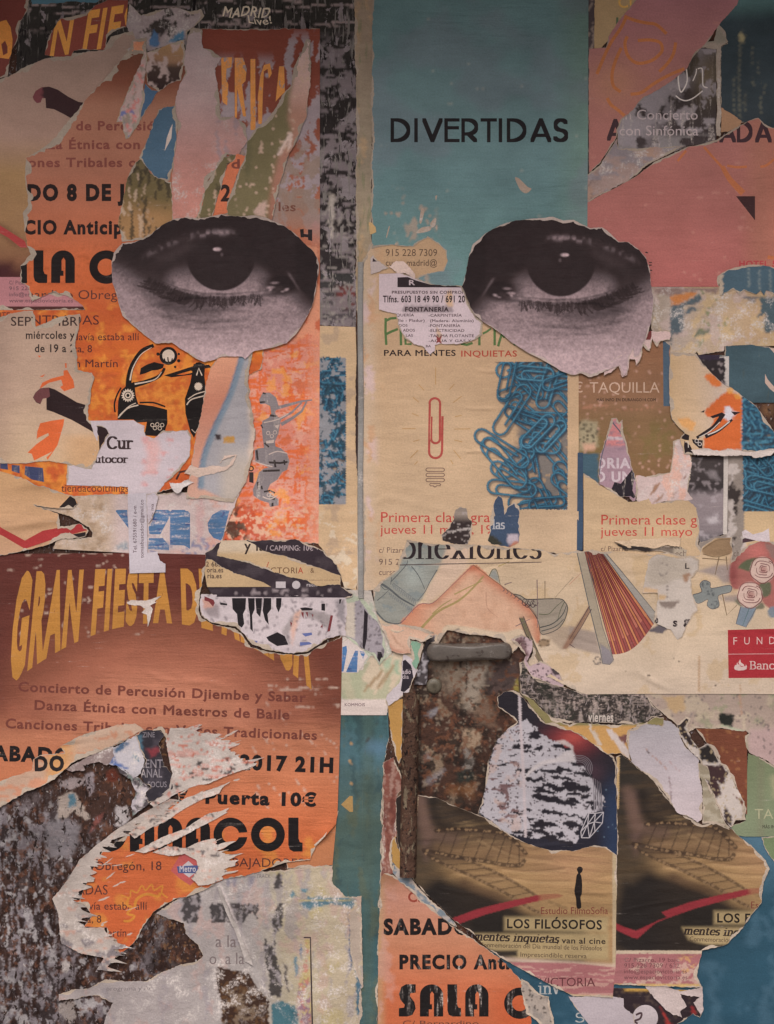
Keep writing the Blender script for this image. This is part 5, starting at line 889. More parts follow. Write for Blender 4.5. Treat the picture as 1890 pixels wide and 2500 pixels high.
# ================================================================ RIGHT, UPPER
TEAL = c(92, 118, 118, 480)
for s_ in ('960,1365 1060,1375 1170,1395', '820,855 880,858 950,850', '1280,125 1450,140 1672,120', '1400,460 1560,470 1672,462', '500,1345 680,1385 850,1390'): crease('C0', s_, 1.2, 4)
def teal_print(p):
    p.grad([(0, c(66, 86, 86, 20)), (250, c(82, 102, 102, 250)), (450, c(92, 118, 118, 450)), (700, c(104, 136, 132, 680))])
    p.mix(c(100, 118, 100, 400), sm(1330, 1430, p.x) * .5); p.mix(c(96, 102, 108, 350), sm(.45, .65, fbm(p.x / 130, p.y / 110, 4)) * .5)
    p.chips(c(160, 138, 122, 560), 14, 30, .70, .03, .8, 6, sm(440, 520, p.y) * sm(1080, 1040, p.x)); p.chips(c(140, 136, 126, 400), 60, 1.8, .82, .03, .5, 9)
scuf = ['1195,115 1225,118 1260,150 1300,190 1330,205 1290,240 1250,225 1225,190', '430,370 455,382 432,482 415,472', '390,562 430,522 500,512 502,545 420,566', '505,482 550,440 545,500 512,522', '165,512 172,520 150,600 145,590', '545,520 560,500 560,545', '560,260 550,300 545,265', '215,650 230,652 232,664 215,664']
sheet('teal_poster', 'tall teal poster with one dark word in widely spaced capitals', 'poster', pp('909,-15! 1437,-15! 1435,420! 1434,600 1400,640 1250,720 1190,716 1130,704 1060,694 1012,684 1025,672 1082,660 1092,640 1088,612 1078,600 1045,580 1022,592 1010,602 985,602 960,598 930,602 907,607'), 4, TEAL, g=7, core=2, amp=1.6, paint=teal_print, m='teal',
      parts=[part('lettering', pentext('DIVERTIDAS', qp('C0', 194, 0)[0], qp('C0', 1616, 0)[0], qp('C0', 0, 1148)[1], 50.5, 8.6, 8.2, gap=.19), c(36, 30, 33, 330)), part('scuffs', [[Q('C1', s_, True, 3)] for s_ in scuf], c(164, 140, 124, 540), 'whiteworn')])
# cream class poster
for s_ in ('0,630 200,610 420,620', '660,625 850,660 1080,660', '20,1440 150,1400 330,1415', '40,1460 120,1390 220,1370', '200,1330 330,1305 450,1310', '0,890 200,870 450,880', '0,480 150,470', '700,1020 900,1010 1000,1030', '780,960 900,1000', '160,550 350,555 520,545', '850,340 980,360 1100,350', '300,1190 400,1200', '150,375 430,380', '1560,1290 1620,1300 1672,1290', '300,990 480,1000'): crease('C2', s_, 1.9, 4.5)
for s_ in ('100,170 250,175 440,185', '110,280 180,300 250,380', '0,1300 70,1310'): crease('D3', s_, 2, 6)
CREAM = c(204, 168, 134, 1050)
def cream_print(p):
    p.grad([(600, c(184, 148, 116, 640)), (850, c(192, 156, 124, 850)), (1050, c(202, 166, 132, 1050)), (1300, c(210, 176, 144, 1300))])
    p.mix(c(206, 178, 154, 1000), sm(935, 890, p.x + 26 * (fbm(p.x / 30, p.y / 60, 3) - .5)) * .7); p.chips(c(206, 150, 110, 1000), 20, 50, .62, .06, .6, 4, sm(950, 900, p.x)); p.chips(c(214, 182, 178, 1000), 20, 50, .62, .05, .8, 8, sm(930, 905, p.x))
    p.mix(c(216, 182, 150, 1050), np.exp(-(((p.x - 1070) / 120) ** 2 + ((p.y - 1060) / 130) ** 2)) * .35)
    clips(p, 1150, 883, 1386, 1244, 1060)
green = [stroke(Q('C1', '140,1258 138,1370 145,1478'), 6), stroke(Q('C1', '135,1285 180,1262 228,1258'), 6), stroke(Q('C1', '140,1392 190,1368 240,1348'), 6), stroke(Q('C1', '262,1345 265,1482'), 6), stroke(Q('C1', '300,1380 302,1472 352,1470'), 6), stroke(Q('C1', '755,1468 800,1478 850,1462'), 6), stroke(Q('C1', '905,1410 905,1482'), 6), stroke(Q('C1', '932,1386 965,1370 1000,1345'), 5), stroke(Q('C1', '1030,1340 1030,1482'), 6), stroke(Q('C1', '1058,1490 1075,1430 1092,1380'), 6), stroke(Q('C1', '1085,1385 1110,1420'), 5), stroke(Q('C1', '1185,1465 1202,1480'), 6)]
redc = [stroke(np.array([qp('C2', *v) for v in [(604, 722), (600, 1005)] + arc(546, 1015, 52, 50, 0, 180, 10) + [(496, 900), (500, 625)] + arc(541, 618, 43, 42, 180, 360, 10) + [(583, 700), (583, 900)] + arc(547, 908, 36, 36, 0, 180, 8) + [(511, 820), (514, 725)]]), 5.6)]
base_ = []
for y_ in (1160, 1202, 1244): base_.append([np.array([qp('C2', *v) for v in arc(485, y_, 20, 17, 90, 270, 6) + arc(605, y_, 18, 17, 270, 450, 6)]), np.array([qp('C2', *v) for v in arc(486, y_, 14, 11, 90, 270, 6) + arc(604, y_, 12, 11, 270, 450, 6)])])
base_.append([Q('C2', '500,1270 585,1270 592,1282 585,1294 560,1294 542,1306 525,1294 502,1294 496,1282'), Q('C2', '504,1276 580,1276 584,1282 580,1288 555,1288 542,1298 530,1288 506,1288 502,1282')])
rays = [stroke(Q('C2', s_), 2) for s_ in ('548,325 547,465', '410,465 452,510', '700,460 660,505', '362,568 410,608', '760,560 690,612', '275,825 385,824', '700,828 832,826', '340,1065 405,1000', '695,1000 752,1070', '355,700 410,722', '760,715 705,728', '365,930 415,915', '700,918 765,932', '375,1118 402,1092', '670,1080 690,1115')]
sheet('class_poster', 'cream poster with one red paper clip as a bulb beside a heap of blue clips', 'poster', pp('884,640 905,600 960,590 1040,575 1095,590 1200,620 1440,700 1440,860 1413,900! 1413,1350! 1380,1354 1300,1345 1200,1350 1000,1380 960,1440 885,1440'), 3, CREAM, g=8, core=3, paint=cream_print, fine=[(1140, 875, 1392, 1250, 2.1)],
      parts=[part('phone_line', tt('C1', '915 228 7309', 140, 560, 752, 56, .0) + tt('C1', 'curso madrid@', 140, 560, 832, 50, .012), c(96, 74, 60, 630)), part('green_title', green, c(88, 112, 66, 800)), part('subtitle', tt('C1', 'PARA MENTES', 126, 712, 1567, 47, .03), c(58, 42, 42, 870)), part('subtitle_end', tt('C1', 'INQUIETAS', 756, 1212, 1573, 48, .03), c(176, 78, 62, 870)),
             part('red_clip', redc, c(178, 80, 72, 1040)), part('bulb_base', base_, c(118, 88, 78, 1150)), part('rays', rays, c(190, 146, 96, 1000)), part('class_line', tt('C3', 'Primera clase gratis', 102, 1110, 250, 82, .0) + tt('C3', 'jueves 11 mayo, 19 h', 95, 1100, 345, 72, .0), c(196, 72, 66, 1270)),
             part('address', tt('C3', 'c/ Pizarro', 85, 330, 500, 45, 0) + tt('C3', '915 228', 85, 330, 598, 48, 0) + tt('C3', 'cursos', 85, 250, 682, 48, 0), c(110, 84, 74, 1370), 'inkworn')])
sheet('paper_scrap', 'dark grey photo chip shaped like a jug in the middle of the red class line', 'paper scrap', q('C3', '705,150 740,125 800,140 812,215 845,240 848,280 830,400 810,425 740,432 690,420 600,405 592,360 650,300 690,230'), 3.4, c(72, 58, 56, 1280), core=2, g=4, paint=lambda p: (p.grad([(1235, c(130, 116, 106, 1250)), (1255, c(156, 138, 126, 1260)), (1275, c(66, 52, 50, 1280)), (1330, c(66, 52, 50, 1300))]), p.line(Q('C3', '690,330 740,310 830,305', False), 4, c(200, 184, 176, 1290), .9), p.chips(c(170, 154, 148, 1290), 8, 4, .64, .03, .8, 6)))
sheet('paper_scrap', 'dark blue scrap with a white serif word at the end of the red class line', 'paper scrap', q('C3', '1055,28 1085,50 1100,110 1110,180 1150,110 1185,88 1225,115 1228,330 1225,420 1150,455 1000,430 970,395 985,330 1000,220 1015,110'), 3.6, c(66, 80, 104, 1270), core=3, g=5, amp=2.6, m='scratched', paint=lambda p: (p.poly(Q('C3', '970,340 1030,370 1110,440 1000,435 965,400'), c(70, 66, 56, 1310), 2), p.poly(Q('C3', '1135,350 1225,350 1225,425 1160,430 1130,420'), c(190, 170, 184, 1310), 2), p.poly(Q('C3', '1180,410 1225,405 1228,440 1150,458'), c(198, 130, 104, 1330), 2)),
      parts=[part('lettering', pentext('las', qp('C3', 1015, 0)[0], qp('C3', 1110, 0)[0], qp('C3', 0, 305)[1], 22, 3.4, 1.6), c(178, 172, 176, 1290))])
# plumber's flyer and bits round it
FLY = c(196, 172, 176, 700)
lines_ = tt('C1', 'QUERÍA', 225, 372, 1246, 22, .03) + tt('C1', 'illo - Pladur)', 232, 458, 1290, 22, .03) + tt('C1', 'DOS', 250, 318, 1330, 20, .03) + tt('C1', 'ADOS', 280, 378, 1370, 22, .03) + tt('C1', 'LAS', 305, 362, 1412, 20, .03)
lines_ += tt('C1', '-CARPINTERÍA', 490, 762, 1248, 22, .03) + tt('C1', '(Madera- Aluminio)', 502, 858, 1292, 22, .03) + tt('C1', '-FONTANERÍA', 488, 750, 1332, 22, .03) + tt('C1', '-ELECTRICIDAD', 490, 782, 1372, 22, .03) + tt('C1', '-TARIMA FLOTANTE', 490, 860, 1415, 22, .03) + tt('C1', '-AGUA Y GAS Y', 490, 840, 1455, 20, .03) + tt('C1', 'BA', 468, 510, 1498, 18, .03)
sheet('flyer', 'white plumber flyer with small bold lists, torn below', 'flyer', q('C1', '85,900! 250,893 380,932 500,980 600,990 768,998 785,1060 810,1130 850,1200 880,1250 932,1290 925,1400 870,1440 790,1462 730,1472 625,1477 590,1470 545,1482 540,1530 500,1560 440,1490 370,1470 340,1450 300,1430 260,1370 240,1310 225,1230 130,1205 85,1190!'), 5, FLY, g=7, core=2, amp=1.6, lift=1, paint=lambda p: (p.poly(Q('C1', '640,1040 680,1030 690,1180 670,1210 630,1120'), c(196, 158, 126, 720), 2, .9, 3), p.poly(Q('C1', '555,1330 600,1390 590,1460 560,1440'), c(196, 158, 126, 800), 2, .8, 3), p.poly(Q('C1', '275,1160 690,1160 690,1215 275,1212'), c(150, 130, 134, 750), 1)),
      parts=[part('black_band', [[Q('C1', '236,928 320,925 380,950 500,985 760,997 760,1010 236,1008')]], c(60, 46, 52, 690)), part('lettering', tt('C1', 'R', 330, 380, 990, 40, .04), c(190, 166, 170, 690)), part('small_print', tt('C1', 'PRESUPUESTOS SIN COMPROMISO', 190, 860, 1060, 22, .05) + lines_, c(86, 64, 70, 780)), part('phone_line', tt('C1', 'Tlfns. 603 18 49 90 / 691 20 33', 117, 860, 1130, 52, .045) + tt('C1', 'FONTANERÍA', 298, 655, 1205, 34, .06), c(66, 48, 54, 740)),
             part('red_star', [[Q('C1', '550,1400 575,1420 600,1400 585,1440 600,1470 570,1455 550,1470 560,1440')]], c(134, 62, 60, 840))])
sheet('paper_scrap', 'white torn flap pointing down right over the top of the plumber flyer', 'paper scrap', q('C1', '170,842 200,815 230,790 290,800 325,840 380,900 378,942 300,892 240,895'), 5.8, c(200, 172, 160, 650), core=0, g=5, lift=2, m='core')
sheet('paper_scrap', 'small grey white scrap with a dark triangle left of the madrid line', 'paper scrap', q('C1', '12,762 40,745 70,790 150,840 170,850 60,892 15,905'), 4.6, c(176, 156, 150, 650), core=1, g=6, parts=[part('dark_triangle', [[Q('C1', '35,768 68,798 32,800')]], c(66, 52, 56, 640)), ])
sheet('paper_scrap', 'small cream chip at the left edge of the teal poster', 'paper scrap', q('C1', '5,480 30,478 55,520 60,555 20,575 5,570'), 4.6, c(184, 148, 104, 560), core=0, g=6)
# ---------------------------------------------------------------- upper right
def blackR(p):
    p.grad([(100, c(58, 50, 44, 150)), (240, c(58, 48, 46, 240)), (400, c(70, 58, 58, 350))])
    p.mix(c(92, 78, 62, 200), np.exp(-(((p.x - 1725) / 30) ** 2 + ((p.y - 190) / 60) ** 2)) * .8)
    lf = sm(1660, 1560, p.x + .6 * (p.y - 300)); p.chips(c(126, 114, 116, 300), 26, 34, .40, .05, .95, 3, lf); p.chips(c(124, 112, 112, 300), 26, 26, .56, .04, .9, 7); p.chips(c(116, 106, 104, 330), 60, 16, .5, .05, .9, 9, sm(320, 340, p.y))
swirl = [stroke(Q('D0', '955,550 965,640 950,700 910,750 890,640 900,600', False, 5), 3.2), stroke(Q('D0', '1050,560 1085,560 1090,640 1095,700 1130,715', False, 5), 3), stroke(Q('D0', '870,780 910,810 960,820 1020,795 1090,740', False, 5), 3), stroke(Q('D0', '1040,560 1035,600 1010,660', False, 4), 2.6)]
sheet('torn_poster', 'black concert poster with white script in the diagonal gap of the pink poster', 'poster', q('D0', '395,1010 420,860 540,700 700,500 900,380 1068,393! 1202,393! 1202,1160! 960,1190 700,1310 560,1400 400,1240'), 2.5, c(58, 48, 46, 240), g=5, core=2, paint=blackR, m='inkworn',
      parts=[part('script', swirl, c(172, 156, 148, 220)), part('lettering', tt('D0', 'En Concierto', 400, 1050, 975, 80, .0) + tt('D0', 'con Sinfónica', 410, 1055, 1105, 80, 0), c(156, 138, 136, 310), 'ink')])
sheet('paper_strip', 'thin white upright border strip beside the black concert poster', 'paper strip', q('D0', '1120,335 1180,330 1190,290 1220,200 1270,250 1295,345 1240,380 1238,870 1238,1110 1205,1110 1200,395 1080,390'), 2.9, c(132, 116, 104, 220), g=6, core=1, m='whiteworn', paint=lambda p: p.poly(Q('D0', '1110,330 1230,220 1290,350 1210,345 1120,360'), c(104, 96, 84, 90), 3, .9, 6))
def navyR(p):
    p.grad([(0, c(46, 56, 60, 40)), (300, c(52, 58, 62, 250)), (320, c(54, 62, 66, 300))]); p.mix(c(62, 86, 84, 80), sm(60, -10, p.y))
    for x_, a, b_, w_ in ((1395, 360, 960, 4), (1350, 620, 930, 3), (1500, 370, 530, 3), (1570, 780, 920, 3), (1440, 760, 900, 2), (1505, 640, 690, 3), (1550, 480, 620, 2), (1600, 680, 800, 2)): p.line([qp('D0', x_, a), qp('D0', x_ - 8, (a + b_) / 2), qp('D0', x_, b_)], w_, c(112, 104, 84, 200), .4, 5)
    p.poly(Q('D0', '1385,280 1410,255 1440,300 1420,350 1385,330'), c(124, 112, 84, 90), 3, .9)
sheet('torn_poster', 'dark blue poster with pale vertical drips in the top right corner', 'poster', q('D0', '1360,-60! 1740,-60! 1740,1060! 1640,1045 1540,985 1400,1000 1240,890 1236,390 1290,350 1215,190 1300,105'), 2.2, c(54, 66, 74, 200), g=7, core=1, paint=navyR, m='tealworn')
sheet('torn_poster', 'cream and yellow poster corner above the pink poster at the top', 'poster', q('D0', '205,-60! 700,-60 560,80 440,190 260,392! 205,392!'), 2.4, c(120, 98, 72, 60), core=1, parts=[part('lettering', tt('D0', 'CUE', 400, 640, 60, 90, .03), c(140, 108, 58, 30)), part('green_letter', [[Q('D0', '383,140 402,140 400,220 383,222')]], c(70, 78, 56, 60))])
sheet('paper_strip', 'dark seam of old posters between the teal and the pink poster', 'paper strip', q('D0', '150,-60! 212,-60! 205,380 175,400 170,860 160,900 165,1280 150,1700 140,1700 145,900'), 2.3, c(70, 58, 58, 200), core=0, g=6, paint=lambda p: p.chips(c(118, 102, 92, 250), 8, 30, .55, .05, .9, 3))
sheet('torn_paper', 'tan triangle of paper beside the white border strip', 'paper scrap', q('D0', '1240,875 1410,985 1395,1030 1310,1070 1240,1075'), 2.7, c(138, 104, 80, 290), core=0)
sheet('torn_paper', 'pale grey and beige torn paper at the lower end of the diagonal gap', 'torn paper', q('D0', '400,1215 700,1205 940,1190 830,1250 640,1345 560,1425 440,1490 300,1570 130,1660 130,1440 260,1340 390,1130'), 2.8, c(140, 116, 108, 400), core=2, g=6, m='whiteworn', paint=lambda p: (p.chips(c(122, 110, 114, 400), 40, 16, .5, .08, .9, 3), p.chips(c(150, 118, 100, 420), 30, 30, .58, .1, .7, 6), p.chips(c(108, 90, 84, 440), 10, 20, .56, .06, .7, 8, sm(1470, 1440, p.x))))
PINK = c(158, 96, 92, 520)
def pink_print(p):
    p.grad([(-10, c(112, 74, 76, 20)), (200, c(132, 88, 80, 200)), (420, c(152, 96, 88, 420)), (700, c(170, 98, 92, 680))]); p.mix(c(158, 112, 84, 280), np.exp(-(((p.x - 1500) / 60) ** 2 + ((p.y - 200) / 60) ** 2)) * .5)
    p.chips(c(178, 124, 112, 500), 70, 1.8, .77, .03, .6, 6); p.mix(c(158, 104, 84, 500), sm(1790, 1860, p.x) * .6); p.mix(c(172, 108, 92, 560), sm(1860, 1880, p.x) * .4)
OR = c(156, 96, 62, 250)
def orange_lines(ss, w): return [stroke(Q('D0', s_, False, 5), w) for s_ in ss]
up_or = orange_lines(('450,130 520,160 620,185 710,200 795,275', '465,140 420,230 345,340 290,450 225,605', '475,295 455,350 465,420 490,470 540,510 600,515 680,490 740,440 760,400 740,345 660,325 560,330', '870,345 850,440 800,520 735,585', '425,390 380,490 350,600 360,700 420,750', '500,770 590,755 680,690 800,620 940,560', '310,800 340,855 400,900 450,945'), 8)
sheet('pink_poster', 'upper piece of the pink poster with orange loops, above the diagonal tear', 'poster', q('D0', '160,400! 200,395 300,385 320,300 440,120 600,-60! 1400,-60! 1370,40 1310,110 1250,170 1180,260 1140,330 1080,390 1000,480 960,560 900,610 780,700 620,790 560,850 500,920 430,980 400,1040 385,1130 300,1260 255,1330 160,1410'), 3.5, c(134, 88, 80, 200), g=7, core=1.5, amp=1.4, paint=pink_print, m='poster',
      parts=[part('orange_loops', up_or, c(148, 90, 56, 200)), part('lettering', pentext('A', *[qp('D0', v, 0)[0] for v in (322, 430)], qp('D0', 0, 1135)[1], 45, 8.4, 8), c(66, 46, 52, 310))])
lo_or = orange_lines(('955,1230 920,1270 885,1315', '1100,1200 1180,1290 1280,1400', '1560,1362 1610,1350 1672,1300', '1290,1352 1370,1365 1450,1360'), 6) + [stroke(Q('D1', '1250,20 1300,110 1350,170 1420,240', False, 4), 11, 16), stroke(Q('D1', '1620,760 1672,770'), 9)]
sheet('pink_poster', 'lower piece of the pink poster with a dark triangle, below the diagonal tear', 'poster', q('D0', '145,1655 300,1570 420,1510 560,1430 640,1370 700,1320 830,1260 960,1200 1060,1180 1200,1140 1300,1075 1400,1020 1500,970 1540,962 1590,1010 1640,1040 1740,1060!') + q('D1', '1740,870! 1660,845 1590,832 1480,825 1350,850 1255,900 1228,925 1222,1003! 145,1005!'), 3.5, PINK, g=7, core=2, amp=1.2, paint=pink_print, m='pinkp',
      parts=[part('orange_loops', lo_or, c(170, 100, 66, 450)), part('lettering', pentext('NADA', *[qp('D0', v, 0)[0] for v in (1100, 1640)], qp('D0', 0, 1150)[1], 45, 8.4, 8, gap=.2), c(66, 44, 52, 320)), part('dark_triangle', [[Q('D1', '1362,264 1517,264 1517,462')]], c(72, 46, 46, 500)), part('red_word', tt('D1', 'HOTEL 5', 1388, 1690, 838, 46, .05), c(170, 66, 72, 640)), part('black_marks', [[Q('D1', '652,802 675,802 675,810 652,810')], [Q('D1', '650,822 676,822 672,832 650,832')], [Q('D1', '660,865 677,865 677,874 660,874')], [Q('D1', '615,725 630,716 645,725 640,732')]], c(70, 50, 50, 640))])
# ---------------------------------------------------------------- right edge, middle
def patch(p):
    p.grad([(1590, c(150, 130, 112, 720)), (1640, c(172, 152, 140, 760)), (1760, c(180, 152, 126, 780)), (1890, c(184, 150, 116, 780))], 0, 30); p.chips(c(196, 164, 124, 800), 40, 30, .55, .08, .7, 4); p.chips(c(186, 160, 152, 800), 24, 30, .60, .05, .7, 7)
    for s_, cc in (('825,1168 930,1138 1060,1062 1092,1100 1040,1142 930,1160 932,1200 935,1340 920,1372 840,1400 825,1500', (74, 88, 96)), ('825,1080 1040,1040 1052,1055 930,1130 828,1166', (190, 118, 66)), ('940,1195 1000,1170 1050,1165 1030,1200 960,1220', (80, 92, 100)), ('1560,1090 1740,1085 1740,1360 1595,1375 1590,1290 1612,1212 1548,1260 1570,1180', (66, 88, 98)), ('1385,1080 1550,1085 1520,1110 1500,1140 1460,1105', (110, 104, 108)), ('690,1012 1225,1012 1220,1075 1100,1030 1000,1040 820,1080 690,1050', (138, 112, 104)), ('1060,1345 1160,1360 1100,1400 1020,1420', (108, 108, 90)), ('1255,1275 1290,1320 1255,1320', (110, 116, 84))): p.poly(Q('D1', s_), c(*cc, 750), 2, .95, 4)
    p.chips(c(120, 124, 84, 800), 9, 6, .68, .04, .8, 14, sm(1690, 1720, p.x) * sm(1790, 1770, p.x))
sheet('torn_poster', 'cream poster remains with teal and orange flakes under the pink poster at the right edge', 'poster', q('D1', '640,1000! 1225,1000! 1260,900 1740,1000! 1740,1485! 1268,1488 1268,1530 1200,1540 1060,1560 1045,1530 1010,1560 825,1600 825,1480 700,1390 680,1380'), 2.4, c(178, 152, 130, 760), g=6, core=2, amp=2.2, paint=patch, m='whiteworn', parts=[part('lettering', tt('D1', 'S IN', 832, 990, 1590, 46, .03), c(132, 74, 56, 850))])
def hump(p):
    for x_, a, b_ in ((1465, 850, 1000), (1550, 870, 1030), (1640, 860, 1040)): p.line([qp('D1', x_, a), qp('D1', x_ + 4, b_)], 4, c(134, 136, 130, 700), .6, 4)
sheet('torn_paper', 'dark teal torn piece with scalloped lower edge at the right edge', 'torn paper', q('D1', '1225,925 1255,897 1350,848 1480,823 1600,830 1740,870! 1740,1070 1680,1075 1610,1030 1590,1075 1560,1030 1530,1065 1500,1060 1430,1030 1390,1070 1340,1020 1290,1050 1262,1060 1258,1075 1228,1080'), 3.7, c(70, 90, 102, 700), core=2, g=6, amp=1.6, paint=lambda p: (hump(p), p.mix(c(170, 150, 132, 700), p.x < qp('D1', 1256, 0)[0])))
sheet('torn_poster', 'slate blue flat poster block below the cream remains at the right edge', 'poster', q('D2', '1180,228 1268,225 1268,150 1330,145! 1450,140 1620,150 1650,160 1740,165! 1740,612! 1300,612! 1300,235!'), 2.7, c(68, 88, 96, 900), g=10, core=1.5, m='tealworn', parts=[part('pale_tears', [[Q('D2', '1600,375 1620,420 1690,500 1740,560 1740,580 1640,500 1600,450')], [Q('D2', '1632,160 1740,160 1740,230 1672,205')]], c(190, 160, 146, 900), 'core')])
sheet('torn_photo', 'black photo corner with white frame and purple band beside the slate blue block', 'photo', q('D2', '1040,222! 1228,222! 1228,235! 1305,232! 1305,480! 1250,470 1180,400 1100,300'), 3.0, c(58, 48, 52, 880), g=5, core=1, paint=lambda p: (p.chips(c(140, 124, 122, 900), 8, 8, .62, .04, .8, 4), p.mix(c(66, 52, 88, 870), p.y < qp('D2', 0, 265)[1]), p.mix(c(196, 180, 172, 900), (p.x > qp('D2', 1272, 0)[0]) | ((p.y < qp('D2', 0, 238)[1]) & (p.x > qp('D2', 1228, 0)[0])))))
BRN = c(146, 104, 78, 950)
crease('D2', '120,660 300,655 520,650 700,660', 1.2, 4)
def taq(p):
    p.grad([(850, c(142, 98, 72, 900)), (980, c(148, 108, 82, 980)), (1020, c(140, 106, 76, 1030)), (1180, c(134, 100, 70, 1150))]); p.chips(c(124, 104, 64, 1080), 50, 50, .54, .12, .7, 3, sm(1010, 1050, p.y)); p.chips(c(180, 124, 100, 1000), 40, 3, .62, .04, .8, 6, sm(985, 992, p.y) * sm(1004, 998, p.y)); p.chips(c(196, 150, 130, 1080), 9, 6, .72, .03, .8, 9)
    p.poly(Q('D2', '80,770 150,760 235,775 235,960 90,1000 75,900'), c(176, 160, 130, 1050), 6, .8, 6); p.chips(c(70, 62, 50, 1050), 5, 9, .6, .06, .8, 12, (p.x < 1460) * (p.y > 1032) * (p.y < 1080)); p.line(Q('D2', '150,930 148,850 140,780', False), 3, c(70, 56, 44, 1060), .8); p.line(Q('D2', '150,870 180,820', False), 2, c(70, 56, 44, 1060), .8)
    p.poly(Q('D2', '110,950 220,945 210,1000 120,1005'), c(214, 164, 138, 1090), 3, .9); p.poly(Q('D2', '78,1020 238,1020 238,1265 110,1200 110,1260 78,1200'), c(72, 98, 112, 1130), 2, 1, 4)
sheet('ticket_poster', 'brown ticket office poster with thin white capitals, under the right eye photo', 'poster', q('D2', '0,250 560,60 700,60 830,60! 830,740 940,860 1000,900 1000,1200 700,1260 560,1300 300,1320 75,1320! 75,480! 0,470'), 2.1, BRN, g=6, core=1, paint=taq, m='poster',
      parts=[part('lettering', tt('D2', '€', 48, 110, 528, 82, 0) + tt('D2', 'TAQUILLA', 168, 738, 530, 86, -.008), c(206, 170, 148, 960), 'ink'), part('small_print', tt('D2', 'MÁS INFO EN DURANGO14.COM', 225, 708, 600, 24, .03), c(70, 52, 44, 980), 'ink')])
sheet('paper_strip', 'slate blue strip along the right side of the ticket poster', 'paper strip', q('D2', '765,80 822,50 824,640! 770,640!'), 2.5, c(76, 92, 108, 900), core=0)
sheet('torn_paper', 'pinkish white torn fringe with icicle points hanging over the ticket poster', 'torn paper', q('D2', '290,300 560,150 600,90 640,40 672,30 820,30 822,68 815,100 790,100 740,112 710,162 692,140 672,95 655,192 630,185 602,150 582,250 545,312 530,262 492,262 472,392 432,407 400,312 340,362 280,390'), 6.6, c(198, 166, 160, 870), core=2, g=5, amp=2.4, lift=1.2, m='core', parts=[part('maroon_bit', [[Q('D2', '640,20 670,0 670,70 660,100 612,100')]], c(108, 52, 50, 820), 'poster')])
sheet('torn_poster', 'lilac cone shaped torn poster with white capitals beside the ticket poster text', 'poster', q('D2', '345,740 385,738 402,775 430,752 440,860 470,960 500,1080 522,1160 545,1240 545,1410 520,1422 490,1380 400,1382 340,1332 250,1280 238,1200 252,1060 300,900'), 3.0, c(168, 134, 152, 1120), core=2.5, g=5, paint=lambda p: (p.mix(c(206, 132, 130, 1060), sm(1092, 1085, p.y)), p.mix(c(206, 180, 184, 1070), (p.y > 1066) * (p.y < 1076)), p.chips(c(150, 120, 144, 1120), 12, 6, .55, .08, .7, 4)),
      parts=[part('lettering', tt('D2', 'ORIA', 205, 500, 1145, 78, .06) + tt('D2', 'Ó UN', 205, 512, 1256, 78, .06), c(206, 182, 190, 1150)), part('black_bits', [[Q('D2', '340,1330 370,1260 420,1275 520,1150 530,1240 515,1330 540,1380 525,1395 500,1375 400,1385')]], c(54, 44, 62, 1200), 'inkworn'), part('blue_edge', [stroke(Q('D2', '350,770 440,890 500,1080 535,1240', False, 3), 3), stroke(Q('D2', '350,770 310,890 262,1060 246,1200', False, 3), 2.4)], c(96, 92, 120, 1100))])
sheet('torn_paper', 'white and pink torn paper with brown slashes under the ticket poster', 'torn paper', q('D2', '540,1205 620,1216 720,1195 820,1182 840,1100 850,935 900,908 952,960 990,1050 1000,1100 985,1240 965,1345 1010,1400 940,1420 800,1415 680,1452 560,1425 545,1400'), 2.9, c(206, 178, 172, 1180), core=2, g=5, amp=2, m='whiteworn', paint=lambda p: (p.poly(Q('D2', '690,1290 760,1250 700,1340 660,1370'), c(160, 120, 98, 1200), 2), p.poly(Q('D2', '810,1395 880,1330 850,1390'), c(156, 118, 98, 1200), 2), p.poly(Q('D2', '670,1440 780,1350 740,1410'), c(160, 122, 100, 1220), 2), p.chips(c(222, 170, 150, 1180), 12, 40, .55, .06, .8, 4), p.poly(Q('D2', '930,1230 965,1195 955,1240'), c(134, 88, 76, 1170), 2)))
sheet('paper_strip', 'narrow slate blue strip between the two cream class posters', 'paper strip', q('D2', '68,1020! 112,1020! 112,1680!') + q('D3', '108,480! 62,480!'), 3.3, c(64, 82, 106, 1200), core=0, g=14)
sheet('class_poster', 'second cream class poster with only its red class line left, right of the slate strip', 'poster', pp('1425,1155 1465,1183 1500,1205 1535,1224 1560,1226 1584,1217 1592,1232 1630,1222 1680,1222 1700,1240 1707,1300 1705,1330 1716,1350 1700,1408 1425,1408!'), 3.2, c(206, 172, 138, 1250), g=8, core=2.5, paint=lambda p: p.grad([(1150, c(204, 170, 134, 1180)), (1400, c(208, 174, 140, 1350))]), lift=1,
      parts=[part('class_line', tt('D3', 'Primera clase gratis', 262, 1268, 270, 80, 0) + tt('D3', 'jueves 11 mayo', 255, 1005, 362, 72, 0), c(196, 76, 68, 1270)), part('address', tt('D3', 'c/ Pizarro', 258, 480, 487, 40, 0), c(110, 84, 74, 1350))])
sheet('torn_flap', 'pale flap torn up along a dark ragged slit under the second class line', 'torn paper', q('D3', '365,408 560,388 750,380 915,375 895,450 780,440 700,465 600,445 480,460'), 5.6, c(216, 184, 154, 1320), core=0, g=5, lift=2.4, m='core', thick=1.2)
